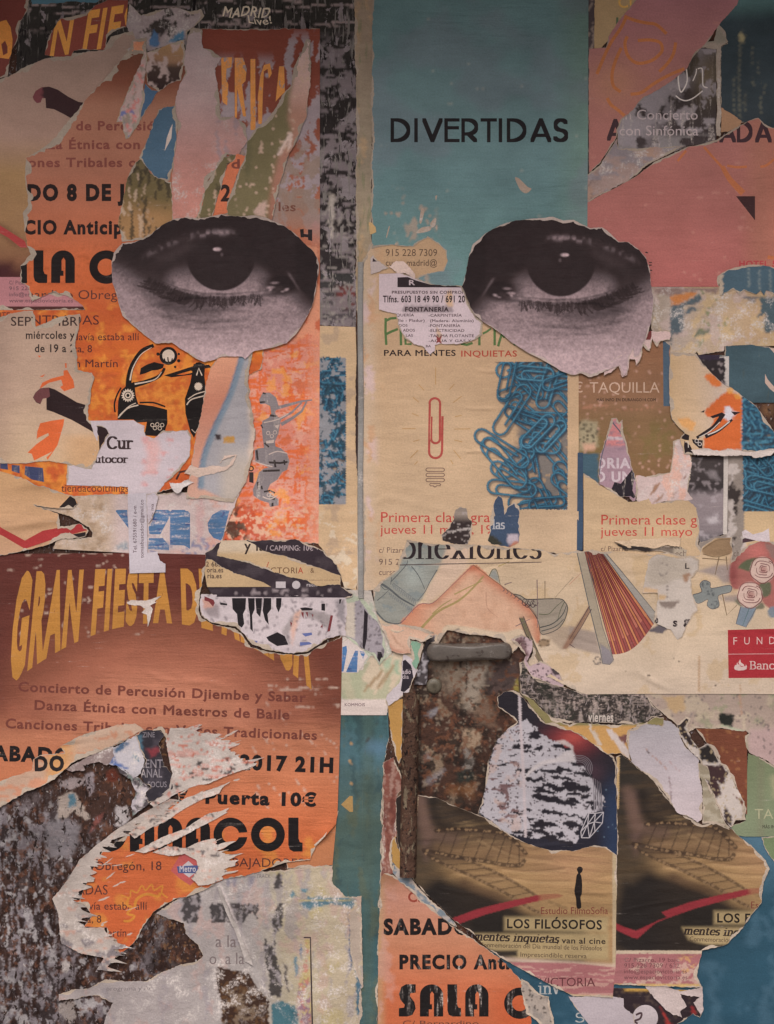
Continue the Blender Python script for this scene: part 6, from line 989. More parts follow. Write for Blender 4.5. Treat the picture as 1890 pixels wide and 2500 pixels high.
sheet('paper_scrap', 'dark ragged slit of old paper with letter ends under the pale flap', 'paper scrap', q('D3', '360,405 430,440 560,450 700,462 790,440 900,452 960,480 950,545 860,520 760,490 650,492 540,480 450,475 400,440'), 5.3, c(62, 52, 50, 1340), core=1, g=5, paint=lambda p: (p.mix(c(128, 112, 100, 1350), sm(1585, 1600, p.x)), p.mix(c(186, 166, 146, 1350), sm(1640, 1650, p.x))), parts=[part('lettering', tt('D3', 'derecha', 780, 960, 470, 34, 0) + tt('D3', 'ech', 865, 955, 528, 48, 0), c(116, 96, 84, 1350))])
def bw(p):
    p.grad([(1110, c(84, 72, 70, 1150)), (1190, c(70, 60, 60, 1180)), (1210, c(150, 132, 134, 1220)), (1290, c(140, 124, 126, 1270)), (1320, c(104, 96, 100, 1310))], 1, 30); p.poly(Q('D2', '1100,1170 1200,1160 1230,1250 1150,1230'), c(140, 126, 126, 1160), 4, .8, 5); p.chips(c(150, 134, 134, 1150), 12, 9, .62, .05, .8, 4); p.poly(Q('D2', '1120,1560 1210,1520 1220,1590 1150,1600'), c(200, 184, 184, 1270), 6, .8, 5); p.chips(c(186, 170, 172, 1250), 30, 20, .58, .08, .6, 8, sm(1200, 1220, p.y))
sheet('torn_photo', 'grey torn black and white photo between the white frame bar and the pink torn paper', 'photo', q('D2', '995,1055! 1262,1055! 1262,1672!') + q('D3', '1262,345! 1180,380 1080,420 1060,360 1055,260 1010,140 960,80') + q('D2', '962,1340 975,1200'), 2.8, c(110, 98, 98, 1200), core=2, g=5, paint=bw)
sheet('paper_strip', 'upright white frame bar of the torn grey photo', 'paper strip', q('D2', '1262,1030! 1298,1030! 1290,1672!') + q('D3', '1286,350! 1256,350!'), 3.6, c(206, 190, 180, 1200), core=0)
def rightblue(p):
    p.mix(c(150, 134, 124, 1200), (p.x < 1818) * 1.0); p.chips(c(66, 54, 52, 1200), 16, 50, .54, .05, .95, 4, (p.x < 1822) * 1.0); p.chips(c(206, 188, 180, 1200), 20, 30, .58, .05, .8, 7, (p.x < 1822) * 1.0)
    k = (p.x > 1815) & (p.y < 1248); p.mix(c(176, 158, 126, 1200), k); q0 = p.C.copy(); clips(p, 1640, 1080, 1910, 1249, 1180, 5, 46); p.C = np.where((k)[:, None], p.C, q0)
sheet('class_poster', 'right hand cream class poster with blue clips, cut by the photo edge', 'poster', q('D2', '1298,1045! 1740,1045! 1740,1700!') + q('D3', '1740,450! 1400,540 1330,700 1060,700 1060,420 1292,340!'), 2.6, c(208, 174, 136, 1280), g=5, core=1, paint=rightblue, fine=[(1815, 1105, 1905, 1250, 2.6)], parts=[part('purple_bits', [[Q('D3', '1415,390 1440,375 1530,400 1415,420')], [Q('D3', '1590,410 1640,420 1640,450 1600,440')]], c(84, 60, 72, 1320)), part('white_scrape', [[Q('D3', '1410,330 1440,310 1500,350 1580,330 1630,300 1640,420 1540,405 1420,375')]], c(210, 190, 190, 1320), 'core'), part('lettering', tt('D3', 'rich', 1310, 1390, 530, 50, 0), c(110, 92, 80, 1350))])
def fold(p):
    p.grad([(1632, c(200, 164, 126, 1000)), (1700, c(206, 172, 140, 1000)), (1760, c(206, 180, 164, 1000))], 0, 30); k = sm(-4, 6, p.x - 1655 - .9 * (1000 - p.y)) * 0
    p.poly(Q('D2', '1300,510 1400,560 1412,600 1405,1000 1280,995 1180,1020 1090,985 1100,920 1140,830 1190,740 1130,720 1100,690 1150,640 1200,580'), c(206, 104, 56, 980), 2, 1, 4)
    p.poly(Q('D2', '1100,395 1150,378 1210,400 1250,470 1160,480 1140,440'), c(214, 118, 64, 920), 2, 1, 6); p.chips(c(228, 160, 78, 980), 14, 14, .58, .06, .7, 6, sm(1750, 1780, p.x) * sm(990, 980, p.y))
    q0 = p.C.copy(); k = p.x > qp('D2', 1408, 0)[0]; p.mix(c(190, 168, 132, 1030), k); clips(p, 1660, 960, 1910, 1110, 1030, 9, 40); p.C = np.where(k[:, None], p.C, q0)
    p.poly(Q('D2', '880,740 960,735 1040,780 1000,840 940,830'), c(224, 158, 92, 1030), 3, .8, 5); p.poly(Q('D2', '1270,640 1310,645 1365,710 1310,760 1250,740 1265,690'), c(214, 200, 206, 1000), 2, 1, 3)
figR = [stroke(Q('D2', '1040,900 1120,850 1190,800 1260,700', False, 4), 7, 11), stroke(Q('D2', '1110,890 1220,840 1330,750', False, 4), 10, 5), [Q('D2', '1320,685 1400,690 1350,715')], [Q('D2', '1150,725 1250,690 1240,720 1170,740')], [Q('D2', '1070,690 1105,672 1100,692')], [Q('D2', '1000,910 1090,920 1085,985 1060,985 1010,940')], [Q('D2', '905,900 940,862 980,880 975,920 940,915')], [Q('D2', '940,925 985,960 1025,1035 945,1035 935,970')]]
sheet('torn_poster', 'big torn cream poster piece with orange picture and blue clips, right edge of the photo', 'poster', q('D2', '825,200 1040,215 1070,260 1100,310 1180,390 1250,460 1330,495 1420,565 1520,640 1600,740 1672,860 1680,980 1660,995 1480,1030 1290,1040 1150,1042 1020,1040 940,1035 900,905 940,860 860,780 830,740 818,600 815,400'), 4.6, c(206, 172, 140, 980), core=4, g=5, paint=fold, lift=1.6, amp=1.6,
      parts=[part('figure', figR, c(56, 42, 46, 1000)), part('figure_highlights', [stroke(Q('D2', '1130,875 1220,835 1310,765', False, 4), 3), stroke(Q('D2', '1060,895 1150,845 1230,770', False, 3), 2), [circle(*qp('D2', 1040, 925), 5), circle(*qp('D2', 1040, 925), 3.4)], [circle(*qp('D2', 1065, 950), 5), circle(*qp('D2', 1065, 950), 3.4)], stroke(Q('D2', '945,935 970,930 972,980'), 2)], c(206, 190, 180, 1000))])
sheet('torn_flap', 'white folded over flap under the blue clips of the big torn piece', 'torn paper', q('D2', '985,1000 1100,985 1230,1010 1290,990 1480,1018 1660,985 1690,1000 1640,1040 1510,1070 1480,1045 1290,1045 1020,1040'), 5.4, c(206, 186, 176, 1110), core=0, g=5, lift=3, m='core', bend=lambda P: 5 * sm(1098, 1112, P[:, 1]))
# ================================================================ RIGHT, LOWER: THE RUSTY DOOR
RUST = c(86, 60, 50, 1800)
def rust(p):
    p.grad([(1520, c(84, 56, 46, 1600)), (2100, c(78, 54, 44, 2000))])
    p.chips(c(140, 116, 96, 1750), 44, 50, .50, .12, .85, 3, 1, 5); p.chips(c(60, 44, 38, 1750), 30, 44, .54, .08, .9, 6, 1, 5)
    p.poly(Q('C4', '500,30 800,60 1000,80 960,200 880,300 870,420 800,430 760,330 640,300 560,150'), c(150, 130, 112, 1680), 22, .75, 14); p.poly(Q('C4', '790,60 1000,80 950,210 900,340 860,440 790,440 780,300'), c(164, 146, 130, 1680), 14, .8, 10)
    p.poly(Q('C4', '770,600 830,590 920,650 925,720 850,770 770,740'), c(168, 140, 116, 1800), 4, .9, 8); p.poly(Q('C4', '850,440 960,330 1040,460 1040,580 900,560'), c(136, 108, 90, 1750), 14, .7, 10)
    p.poly(Q('C4', '770,740 830,780 860,880 820,1000 760,960 790,860'), c(150, 136, 126, 1870), 4, .8, 8); p.poly(Q('C4', '710,960 800,930 870,960 860,1040 720,1045'), c(52, 56, 50, 1890), 6, .9, 8); p.poly(Q('C4', '650,1060 870,1050 860,1160 640,1130'), c(130, 84, 52, 1930), 12, .7, 10)
    p.poly(Q('C4', '470,480 560,420 580,450 500,520'), c(150, 140, 146, 1740), 4, .8, 5); p.poly(Q('C4', '450,1020 610,925 620,960 540,1040 470,1060'), c(142, 130, 134, 1900), 8, .7, 8); p.poly(Q('C4', '440,800 500,790 510,850 450,860'), c(142, 130, 134, 1850), 5, .7, 6)
    p.poly(Q('C4', '1000,60 1230,40 1230,290 1110,300 1000,330 960,220'), c(94, 76, 72, 1680), 14, .8, 8); p.poly(Q('C4', '1175,280 1220,170 1230,300'), c(160, 140, 72, 1660), 2, .9); p.poly(Q('C4', '1170,460 1230,440 1230,560 1180,540'), c(160, 118, 92, 1750), 4, .8, 5)
    fine = 1 - .4 * sm(60, 300, p.y * 0); p.chips(c(50, 38, 33, 1700), 11, 12, .56, .10, .8, 13, .4 + .6 * sm(.4, .6, fbm(p.x / 70, p.y / 70, 44))); p.chips(c(158, 138, 120, 1750), 8, 8, .68, .05, .5, 16); p.chips(c(116, 74, 54, 1750), 9, 9, .60, .06, .7, 19)
    p.mix(c(40, 30, 28, 1800), np.exp(-((p.x - 1026) / 5) ** 2) * .8 * sm(1700, 1740, p.y)); p.line(Q('C4', '802,50 800,280', False), 2.5, c(56, 46, 42, 1650), .8)
door = sheet('metal_door', 'dark rusty metal door plate with flaking paint, bare between the torn posters right of centre', 'metal door', pp('975,1500! 1280,1500! 1290,2090! 970,2130!'), .9, RUST, g=4, paint=rust, m='core', thick=1.5)
def dome(name, out, hgt, base_z, col, parent, mat='metal', rows=7, pw=2.4):
    """closed rounded body over an outline: rows of shrinking copies of it"""
    O = np.asarray(out, float); ctr = O.mean(0); V = []; n = len(O)
    k0 = relief(np.array([ctr]))[0] + base_z
    for r in range(rows):
        t = r / (rows - 1); s_ = math.cos(t * math.pi / 2) ** (2 / pw); z_ = math.sin(t * math.pi / 2) ** (2 / pw) * hgt
        d = O - ctr; L = np.hypot(d[:, 0], d[:, 1])[:, None]
        inn = d - d / L * np.minimum(L, 21) * (1 - s_)
        V += [tuple(v) for v in world(ctr + inn, np.full(n, k0 + z_))]
    Fc = [(r * n + i, r * n + (i + 1) % n, (r + 1) * n + (i + 1) % n, (r + 1) * n + i) for r in range(rows - 1) for i in range(n)]
    Fc.append(tuple((rows - 1) * n + i for i in range(n)))
    o = solid(name, np.array(V) - np.array(parent.location), Fc, col, mat, parent); return o
hb = np.array([qp('C3', x, y) for x, y in arc(520, 1310, 48, 72, 90, 270, 10) + [(700, 1243), (900, 1238)] + arc(1120, 1300, 52, 68, 270, 450, 10) + [(900, 1378), (700, 1388)]])
dome('handle', hb, 26, 1.5, c(98, 86, 78, 1580), door)
dome('lock', circle(*qp('C4', 535, 250), 19), 7, 1, c(104, 92, 76, 1670), door, rows=5)
ed = []; NE = 60
for i in range(NE):
    y_ = 1690 + i * (450 / (NE - 1)); rz = relief(np.array([[1005., y_]]))[0] + .5; xc = 1004 - 8 * (y_ - 1690) / 450
    for k in range(9):
        a = math.pi * k / 8; ed.append(world(np.array([[xc - 21 * math.cos(a), y_]]), np.array([rz + 20 * math.sin(a)]))[0])
ef_ = [(i * 9 + k, i * 9 + k + 1, i * 9 + 10 + k, i * 9 + 9 + k) for i in range(NE - 1) for k in range(8)]
solid('rolled_edge', np.array(ed) - np.array(door.location), ef_, c(92, 66, 54, 1850), 'rustbar', door)
sheet('paper_scrap', 'crumpled dark scrap hanging under the left end of the metal handle', 'paper scrap', q('C3', '480,1185 560,1170 570,1215 500,1230 480,1290 500,1370 480,1400 475,1570 370,1575 390,1500 420,1400 450,1290'), 5, c(84, 74, 76, 1620), core=0, g=5, lift=2, paint=lambda p: (p.chips(c(46, 38, 40, 1620), 14, 22, .5, .08, .9, 3), p.chips(c(176, 164, 170, 1640), 9, 9, .6, .06, .8, 6)))
sheet('paper_scrap', 'pale lilac scrap with dark blots at the right end of the metal handle', 'paper scrap', q('C3', '1160,1210 1250,1165 1280,1180 1340,1210 1335,1290 1290,1380 1320,1420 1400,1385 1450,1400 1560,1480 1600,1560 1590,1600 1480,1570 1340,1520 1280,1440 1260,1390 1290,1330 1240,1290'), 5.6, c(196, 166, 170, 1620), core=2, g=4, lift=1.4, paint=lambda p: (p.chips(c(66, 48, 58, 1620), 5, 4, .62, .04, .9, 3), p.poly(Q('C3', '1170,1200 1260,1180 1290,1250 1310,1330 1280,1370 1230,1290 1190,1250'), c(96, 62, 62, 1590), 4, .8, 8), p.poly(Q('C3', '1490,1440 1560,1450 1565,1480 1530,1500 1495,1470'), c(60, 48, 62, 1640), 2, .9, 4)))
# ---------------------------------------------------------------- drawing poster
for s_ in ('0,480 60,520 100,600',): crease('D3', s_, 1.5, 6)
for s_ in ('530,100 700,220 880,290', '560,140 640,200'): crease('D4', s_, 3, 7)
crease('C3', '1070,610 1250,560 1500,540', 1.5, 4)
LN = {}; FAN = [[], [], [], []]
def drawing(p):
    LN.clear()
    p.grad([(1340, c(206, 174, 142, 1400)), (1500, c(212, 184, 156, 1500)), (1690, c(212, 186, 164, 1650))]); p.chips(c(200, 166, 126, 1600), 60, 60, .58, .1, .5, 3)
    def ink(pts, w, cc): LN.setdefault(tuple(round(v / 24) * 24 for v in cc), []).append(stroke(np.asarray(pts, float), w, w * .55))
    def ln(s_, w=1.8, cc=(84, 74, 72), a=.85, t='C3', sp=4):
        k = (1 - a) * .6; ink(spl(Q(t, s_, False), sp) if sp else Q(t, s_, False), max(w, 2.1), [v + (205 - v) * k for v in cc])
    # shirt
    p.poly(spl(Q('C3', '310,385 470,425 640,440 600,560 560,650 470,800 440,870 385,930 330,1020 240,1082 130,1062 60,980 40,880 50,780 180,690 250,620 290,480', True), 3, True), c(150, 146, 136, 1420), 3)
    p.poly(Q('C3', '640,440 830,450 800,620 640,800 500,910 470,900 480,800 580,640'), c(208, 176, 154, 1430), 6, .9); p.mix(c(176, 178, 170, 1400), np.exp(-(((p.x - 1010) / 30) ** 2 + ((p.y - 1400) / 40) ** 2)) * .7)
    for s_, w in (('80,740 170,795 260,870 375,935', 6), ('180,740 300,610 320,560', 2.4), ('350,610 410,690 460,800', 2.4), ('560,640 500,740 460,820 400,890', 2.2), ('40,800 80,740 100,720', 2.6), ('80,740 130,800 170,790', 2), ('70,890 130,840 170,800', 2), ('60,980 140,1060 240,1080 300,1040', 4), ('190,700 180,760', 2)): ln(s_, w, (74, 82, 86))
    for k in range(11): x_, y_ = 195 + k * 18, 755 + k * 13; ln(f'{x_},{y_} {x_+14},{y_+42}', 1.6, (108, 106, 98), .8, sp=0); ln(f'{x_-30},{y_+65} {x_-14},{y_+108}', 1.6, (108, 106, 98), .7, sp=0)
    ln('200,745 390,890', 1.5, (100, 100, 96), .8, sp=0); p.chips(c(118, 130, 134, 1430), 20, 9, .60, .1, .6, 7, pip(p.P, [Q('C3', '310,385 470,425 600,560 470,800 330,1020 240,1082 130,1062 60,980 40,880 50,780 180,690')]) * .8)
    # leg
    leg = Q('C3', '260,1080 330,1000 410,920 520,912 640,805 790,650 855,598 930,640 990,700 1100,780 1240,880 1340,970 1380,1060 1402,1150 1392,1250 1330,1180 1230,1120 1100,1150 900,1120 640,1090 580,1180 470,1120')
    p.poly(spl(leg, 3, True), c(216, 170, 142, 1500), 2); inl = pip(p.P, [spl(leg, 3, True)])
    d1 = dline(p.P, Q('C3', '250,1085 410,925 520,915 640,805 790,650 855,598', False)); d2 = dline(p.P, Q('C3', '855,598 990,700 1100,780 1240,880 1340,970 1385,1060 1402,1150 1392,1250', False))
    p.mix(c(190, 114, 86, 1450), inl * (np.exp(-(d2 / 17) ** 2) * .8 + np.exp(-(d1 / 11) ** 2) * .6)); p.mix(c(206, 134, 104, 1500), inl * sm(1075, 1010, p.x) * sm(1450, 1500, p.y) * .7)
    p.mix(c(190, 140, 110, 1450), inl * sm(.55, .75, fbm(p.x / 14, p.y / 30, 8)) * .35)
    ln('855,598 990,700 1100,780 1240,880 1340,970 1385,1060 1402,1150', 2, (130, 74, 60)); ln('260,1080 410,925 520,912 640,805 855,598', 1.6, (150, 92, 74)); ln('960,820 970,950 1060,1030', 1.5, (190, 130, 104), .6)
    for s_, w in (('410,1140 520,1020 600,960 720,900 820,820 940,690', 7), ('520,1000 600,930 680,880', 3.5), ('700,840 800,790 930,730', 3.5), ('1060,610 1110,590 1150,570', 3), ('400,1160 440,1110', 4)): ln(s_, w, (156, 120, 90), .75)
    # shoe
    sh = Q('C3', '985,690 1010,640 1040,635 1060,690 1070,750'); p.poly(sh, c(150, 146, 138, 1400), 2); ln('985,690 1010,640 1040,635 1060,690 1075,760', 2)
    shoe = spl(Q('C3', '1180,840 1240,850 1290,880 1400,878 1560,876 1600,900 1625,950 1600,1050 1540,1125 1440,1165 1402,1150 1385,1060 1330,970 1250,890'), 3, True); p.poly(shoe, c(160, 144, 128, 1500), 2); ink(np.concatenate([shoe, shoe[:1]]), 2.4, (70, 64, 66))
    ln('1400,1110 1500,1080 1580,1010 1615,930', 2.6, (66, 62, 66)); ln('1410,1140 1520,1105 1595,1040', 2, (66, 62, 66)); ln('1390,1000 1470,1000 1530,940 1590,890', 2); ln('1600,900 1570,960 1540,1060', 1.5)
    for k in range(5): ink(np.concatenate([circle(*qp('C3', 1275 + k * 22, 905 + (k % 2) * 14), 6, 8, 14)] * 1), 2, (64, 60, 64))
    for k in range(6): ln(f'{1085+k*30},{770+k*20} {1110+k*30},{800+k*20} {1095+k*30},{815+k*20}', 2, (72, 68, 70), .8)
    ln('1375,720 1378,850 1380,1110', 2.4, (120, 96, 80)); ln('1440,730 1440,880', 2.6, (140, 112, 88)); ln('1672,700 1580,800 1510,880', 2.2, (176, 140, 108)); ln('1110,760 1170,740', 2.6, (104, 96, 92))
    # shadow, sticks
    p.poly(Q('C3', '1400,1165 1560,1100 1700,1105 1690,1250 1570,1290 1470,1190'), c(176, 152, 132, 1550), 5, .9); p.poly(Q('D3', '0,1100 220,1150 240,1260 265,1335 150,1310 0,1265'), c(162, 142, 130, 1560), 5, .95)
    for s_, cc in (('1230,1030 1265,1020 1310,1120 1355,1250 1425,1390 1390,1392 1330,1280 1260,1130', (150, 120, 96)), ('1380,1230 1420,1200 1485,1210 1470,1260 1400,1275', (152, 124, 98)), ('1580,1280 1640,1170 1672,1140 1672,1230 1610,1290', (150, 112, 92))): p.poly(Q('C3', s_), c(*cc, 1530), 2, .95)
    for k in range(4): ln(f'{1238+k*9},{1035} {1300+k*11},{1190} {1395+k*9},{1390}', 1.5, (92, 70, 60), .8)
    ln('1230,1030 1330,1280 1390,1392', 1.8, (84, 64, 56)); ln('1265,1020 1355,1250 1425,1390', 1.8, (84, 64, 56)); p.line(circle(*qp('C3', 1430, 1238), 14, 8), 1.8, c(84, 66, 56, 1570), .9); ln('1200,1100 1260,1070 1320,1040', 2, (120, 96, 80))
    ln('0,760 60,700 100,660', 2, (180, 146, 112), .8, 'D3'); p.poly(Q('D3', '160,930 180,960 100,1100 20,1240 0,1240 0,1180 80,1060'), c(146, 112, 92, 1530), 2, .95); ln('165,935 60,1110 0,1210', 1.8, (90, 66, 58), .9, 'D3'); ln('180,960 90,1120 10,1240', 1.8, (90, 66, 58), .9, 'D3'); ln('0,1245 45,1275', 2.4, (84, 66, 60), .9, 'D3')
    # fan
    FAN[:] = [[], [], [], []]
    TL = [np.array(qp('D3', *v)) for v in ((125, 487), (262, 487))]; BL = [np.array(qp('D3', *v)) for v in ((352, 1330), (690, 1080))]; npl = 17
    for k in range(npl):
        a0, a1 = k / npl, (k + 1) / npl; pa, pb = TL[0] + (TL[1] - TL[0]) * a0, TL[0] + (TL[1] - TL[0]) * a1; bow = lambda t: np.array((0, 22 * math.sin(math.pi * t)))
        qa, qb = BL[0] + (BL[1] - BL[0]) * a0 + bow(a0), BL[0] + (BL[1] - BL[0]) * a1 + bow(a1)
        FAN[k % 2].append([np.array([pa, pb, qb, qa])]); FAN[2].append([np.array([pa + (qa - pa) * .87, pb + (qb - pb) * .87, qb, qa])]) if k % 2 == 0 else None
        if k % 3 == 1: FAN[3].append(stroke([.5 * (pa + pb), .75 * (pa + pb) * .5 + .25 * (qa + qb) * .5, .5 * (qa + qb)], 2, 4))
        ink([pa, qa], 2, (96, 52, 52))
    p.poly(Q('D3', '60,488 125,487 180,720 270,1100 362,1375 330,1412 272,1405 250,1290 160,930'), c(170, 152, 132, 1500), 1); p.poly(Q('D3', '262,487 285,487 450,680 700,985 690,1080 560,900 400,680'), c(168, 156, 146, 1480), 1); p.poly(Q('D3', '250,1240 340,1300 362,1385 330,1412 270,1405'), c(142, 130, 134, 1600), 2)
    for s_ in ('60,488 160,930 250,1290 272,1405 330,1412 362,1375 270,1100 125,487', '262,487 400,680 560,900 690,1080', '285,487 450,680 700,985', '145,490 210,800 300,1130'): ln(s_, 1.8, (90, 80, 76), .85, 'D3', 0)
    p.line(circle(*qp('D3', 230, 1382), 9), 2.2, c(92, 84, 84, 1600), .9); p.line(circle(*qp('D3', 232, 1382), 5), 1.6, c(110, 100, 98, 1600), .8); p.poly(Q('D3', '640,1140 720,1090 790,1070 800,1120 760,1160 690,1150'), c(108, 96, 104, 1540), 2)
    # right hand things
    p.poly(Q('D3', '1040,650 1200,600 1340,595 1310,740 1260,750 1200,690'), c(156, 138, 134, 1420), 6, .85); p.poly(Q('D3', '1220,860 1400,840 1380,900 1260,900'), c(150, 134, 130, 1460), 6, .8)
    p.poly(spl(Q('D3', '1085,470 1200,385 1320,375 1325,500 1200,530 1110,515'), 3, True), c(150, 120, 92, 1340), 2); ln('1090,470 1200,400 1310,390', 1.6, (96, 76, 62), .8, 'D3'); ln('1090,510 1200,535 1310,505', 2, (96, 76, 62), .8, 'D3')
    for s_ in ('1222,535 1190,680', '1280,530 1290,640', '1085,545 1290,560', '1250,840 1285,1010 1370,925'): ln(s_, 2.6, (110, 88, 74), .9, 'D3', 0)
    p.poly(spl(Q('D3', '1305,690 1330,560 1400,450 1550,400 1740,420 1740,940 1600,930 1500,780 1350,800'), 3, True), c(170, 104, 96, 1430), 2); p.mix(c(206, 120, 112, 1400), np.exp(-(((p.x - 1850) / 30) ** 2 + ((p.y - 1350) / 26) ** 2)) * .8); p.mix(c(120, 48, 56, 1450), np.exp(-(((p.x - 1790) / 12) ** 2 + ((p.y - 1400) / 40) ** 2)) * .6)
    p.poly(spl(Q('D3', '1375,620 1440,560 1540,540 1560,570 1480,650 1400,630'), 3, True), c(92, 100, 74, 1380), 2, .95); p.poly(spl(Q('D3', '1550,760 1640,740 1640,840 1570,860'), 3, True), c(96, 100, 76, 1440), 2, .95); p.poly(spl(Q('D3', '1360,880 1400,940 1580,960 1560,900'), 3, True), c(112, 108, 88, 1470), 2, .9); p.poly(Q('D3', '1590,420 1672,430 1700,560 1640,540'), c(150, 120, 112, 1340), 3, .8, 5)
    for rx, ry, rr in ((1578, 640, 30), (1475, 845, 30)):
        x_, y_ = qp('D3', rx, ry); p.disc(x_, y_, rr, rr * 1.06, c(216, 182, 168, 1430), 1, .08)
        ink([(x_ + rr * (1 + .05 * math.sin(5 * t)) * math.cos(t), y_ + rr * 1.05 * (1 + .05 * math.sin(5 * t)) * math.sin(t)) for t in np.linspace(0, 6.28, 28)], 2.4, (112, 72, 70))
        for k, (r0, a0, a1) in enumerate(((24, 20, 150), (22, 200, 330), (17, 60, 190), (15, 240, 380), (10, 20, 160), (9, 190, 330), (5, 20, 260), (26, 300, 370))):
            ink(spl([(x_ + 2 + r0 * math.cos(math.radians(t)), y_ - 2 + r0 * .95 * math.sin(math.radians(t)) + 2 * math.sin(t / 20)) for t in np.linspace(a0, a1, 7)], 3), 2.2, (124, 78, 76))
        p.disc(x_ + 2, y_, 9, 9, c(176, 120, 112, 1430), .7, .5)
    orn = spl(Q('D3', '1000,850 1080,820 1065,760 1100,725 1150,745 1160,790 1310,765 1315,820 1215,850 1225,930 1170,960 1125,930 1130,880 1050,915'), 3, True); p.poly(orn, c(138, 138, 134, 1450), 1); ink(np.concatenate([orn, orn[:1]]), 1.8, (80, 80, 84))
    for x_, y_, r_ in ((1110, 762, 8), (1190, 925, 9), (1152, 832, 8), (1152, 832, 4), (1110, 762, 4), (1190, 925, 4)): p.line(circle(*qp('D3', x_, y_), r_), 1.6, c(84, 84, 88, 1450), .85)
    p.poly(Q('D3', '1400,940 1525,955 1480,1060 1442,1108 1360,1080'), c(132, 142, 154, 1500), 1); ln('1400,940 1360,1080 1442,1108 1525,955', 1.8, (84, 88, 100), .85, 'D3', 0); ln('1470,950 1415,1095', 1.6, (90, 96, 108), .8, 'D3', 0); p.disc(*qp('D3', 1665, 985), 14, 14, c(120, 132, 146, 1500), .9)
    # rust runs
    p.line(Q('D4', '1060,10 1058,290', False), 4, c(166, 118, 74, 1650), .65, 4); p.line(Q('D4', '1395,240 1400,310', False), 3, c(176, 130, 96, 1680), .6, 3); p.line(Q('D3', '65,860 68,950', False), 3, c(190, 150, 110, 1480), .5, 3)
    for x_, y_, s_ in ((650, 165, 3), (460, 135, 1.5), (1190, 243, 2), (900, 50, 2), (855, 20, 1.2)): p.disc(*qp('D4', x_, y_), s_ * 1.2, s_ * .8, c(66, 50, 46, 1650), .9, .4)
flame = [[Q('D3', '1345,1440 1352,1420 1380,1410 1385,1425 1410,1432 1440,1425 1440,1412 1450,1425 1447,1450 1420,1460 1380,1462 1352,1455')], [Q('D3', '1395,1370 1400,1395 1425,1412 1428,1428 1405,1425 1385,1410 1382,1392')], [Q('D3', '1372,1392 1375,1408 1395,1420 1398,1428 1380,1422 1366,1410')]]
draw = q('C3', '45,880 40,800 90,745 180,690 245,630 240,570 290,480 308,385 470,425 600,432 830,430 1000,440 1140,458 1390,470 1520,510 1680,492') + q('D3', '60,488 120,488 190,470 262,490 360,495 700,520 800,500 960,540 1060,520 1085,450 1200,378 1325,372 1330,560 1385,520 1410,470 1480,432 1560,405 1740,420! 1740,1655! 1390,1652! 560,1652!') + q('D4', '140,318! 60,290 0,262') + q('C4', '1590,235 1480,180 1330,150 1300,60 1340,-20 1335,-110 1300,-160 1180,-25 1180,-10 1120,-100 1080,-140 940,-165 800,-175 640,-205 590,-130 565,-95 470,-110 430,-125 300,-200') + q('C3', '230,1160 130,1110 95,1075 50,960')
_t = Print(np.array([[0., 0.], [1., 1.]]), (0, 0, 0)); drawing(_t)
draw = [d for i, d in enumerate(draw) if i not in ()]
sheet('drawing_poster', 'cream poster of drawn jeans leg, shoe, red fan and roses, red bank box at right', 'poster', draw, 5, c(210, 182, 154, 1500), g=4, core=5, amp=1.6, paint=drawing, m='paper', lift=1.6,
      parts=[part('fan_pleat', FAN[0], c(194, 116, 98, 1480), 'poster'), part('fan_fold', FAN[1], c(164, 84, 76, 1480), 'poster'), part('fan_hem', FAN[2], c(156, 84, 80, 1560), 'poster'), part('fan_stripe', FAN[3], c(206, 136, 92, 1480), 'poster')] + [part('line_work', v, c(*k, 1450), 'poster') for k, v in list(LN.items())] + [part('headline', pentext('conexiones', qp('C3', 130, 0)[0], qp('C3', 1405, 0)[0], qp('C3', 0, 548)[1], 62, 8.5, 2.2), c(60, 46, 54, 1350)), part('rule', [[Q('C3', '255,596 1412,574 1412,580 255,603')]], c(90, 72, 70, 1380)),
             part('red_box', [[Q('D3', '1293,1130 1740,1118 1740,1521 1300,1523')]], c(172, 52, 66, 1600), 'poster'), part('box_rule', [[Q('D3', '1296,1325 1740,1321 1740,1327 1296,1331')]], c(206, 150, 146, 1600)),
             part('box_lettering', tt('D3', 'F', 1340, 1370, 1250, 60, -.008) + tt('D3', 'U', 1428, 1472, 1248, 60, -.008) + tt('D3', 'N', 1530, 1575, 1247, 60, -.008) + tt('D3', 'D', 1632, 1680, 1246, 60, -.008) + pentext('Banc', qp('D3', 1476, 0)[0], qp('D3', 1672, 0)[0], qp('D3', 0, 1450)[1], 19, 2.8, 1.4), c(222, 184, 176, 1600)), part('flame_logo', flame, c(222, 190, 182, 1600))])
sheet('torn_flap', 'peach torn flap curling at the lower left of the drawing poster', 'torn paper', q('C3', '90,1072 250,1085 430,1110 565,1172 500,1200 440,1232 340,1200 345,1320 250,1322 190,1300 150,1200'), 5.9, c(212, 170, 146, 1560), core=3, g=5, lift=3, paint=lambda p: (p.line(Q('C3', '180,1130 230,1230 330,1310', False), 3, c(170, 124, 100, 1570), .7, 4), p.poly(Q('C3', '150,1200 200,1280 345,1320 250,1322 190,1300'), c(170, 110, 92, 1580), 5, .7)))
sheet('paper_scrap', 'green and white torn slivers left of the metal handle', 'paper scrap', q('C3', '340,1215 440,1235 450,1250 420,1380 390,1450 365,1420 350,1320'), 5.2, c(132, 166, 138, 1600), core=3, g=5, lift=1.5)
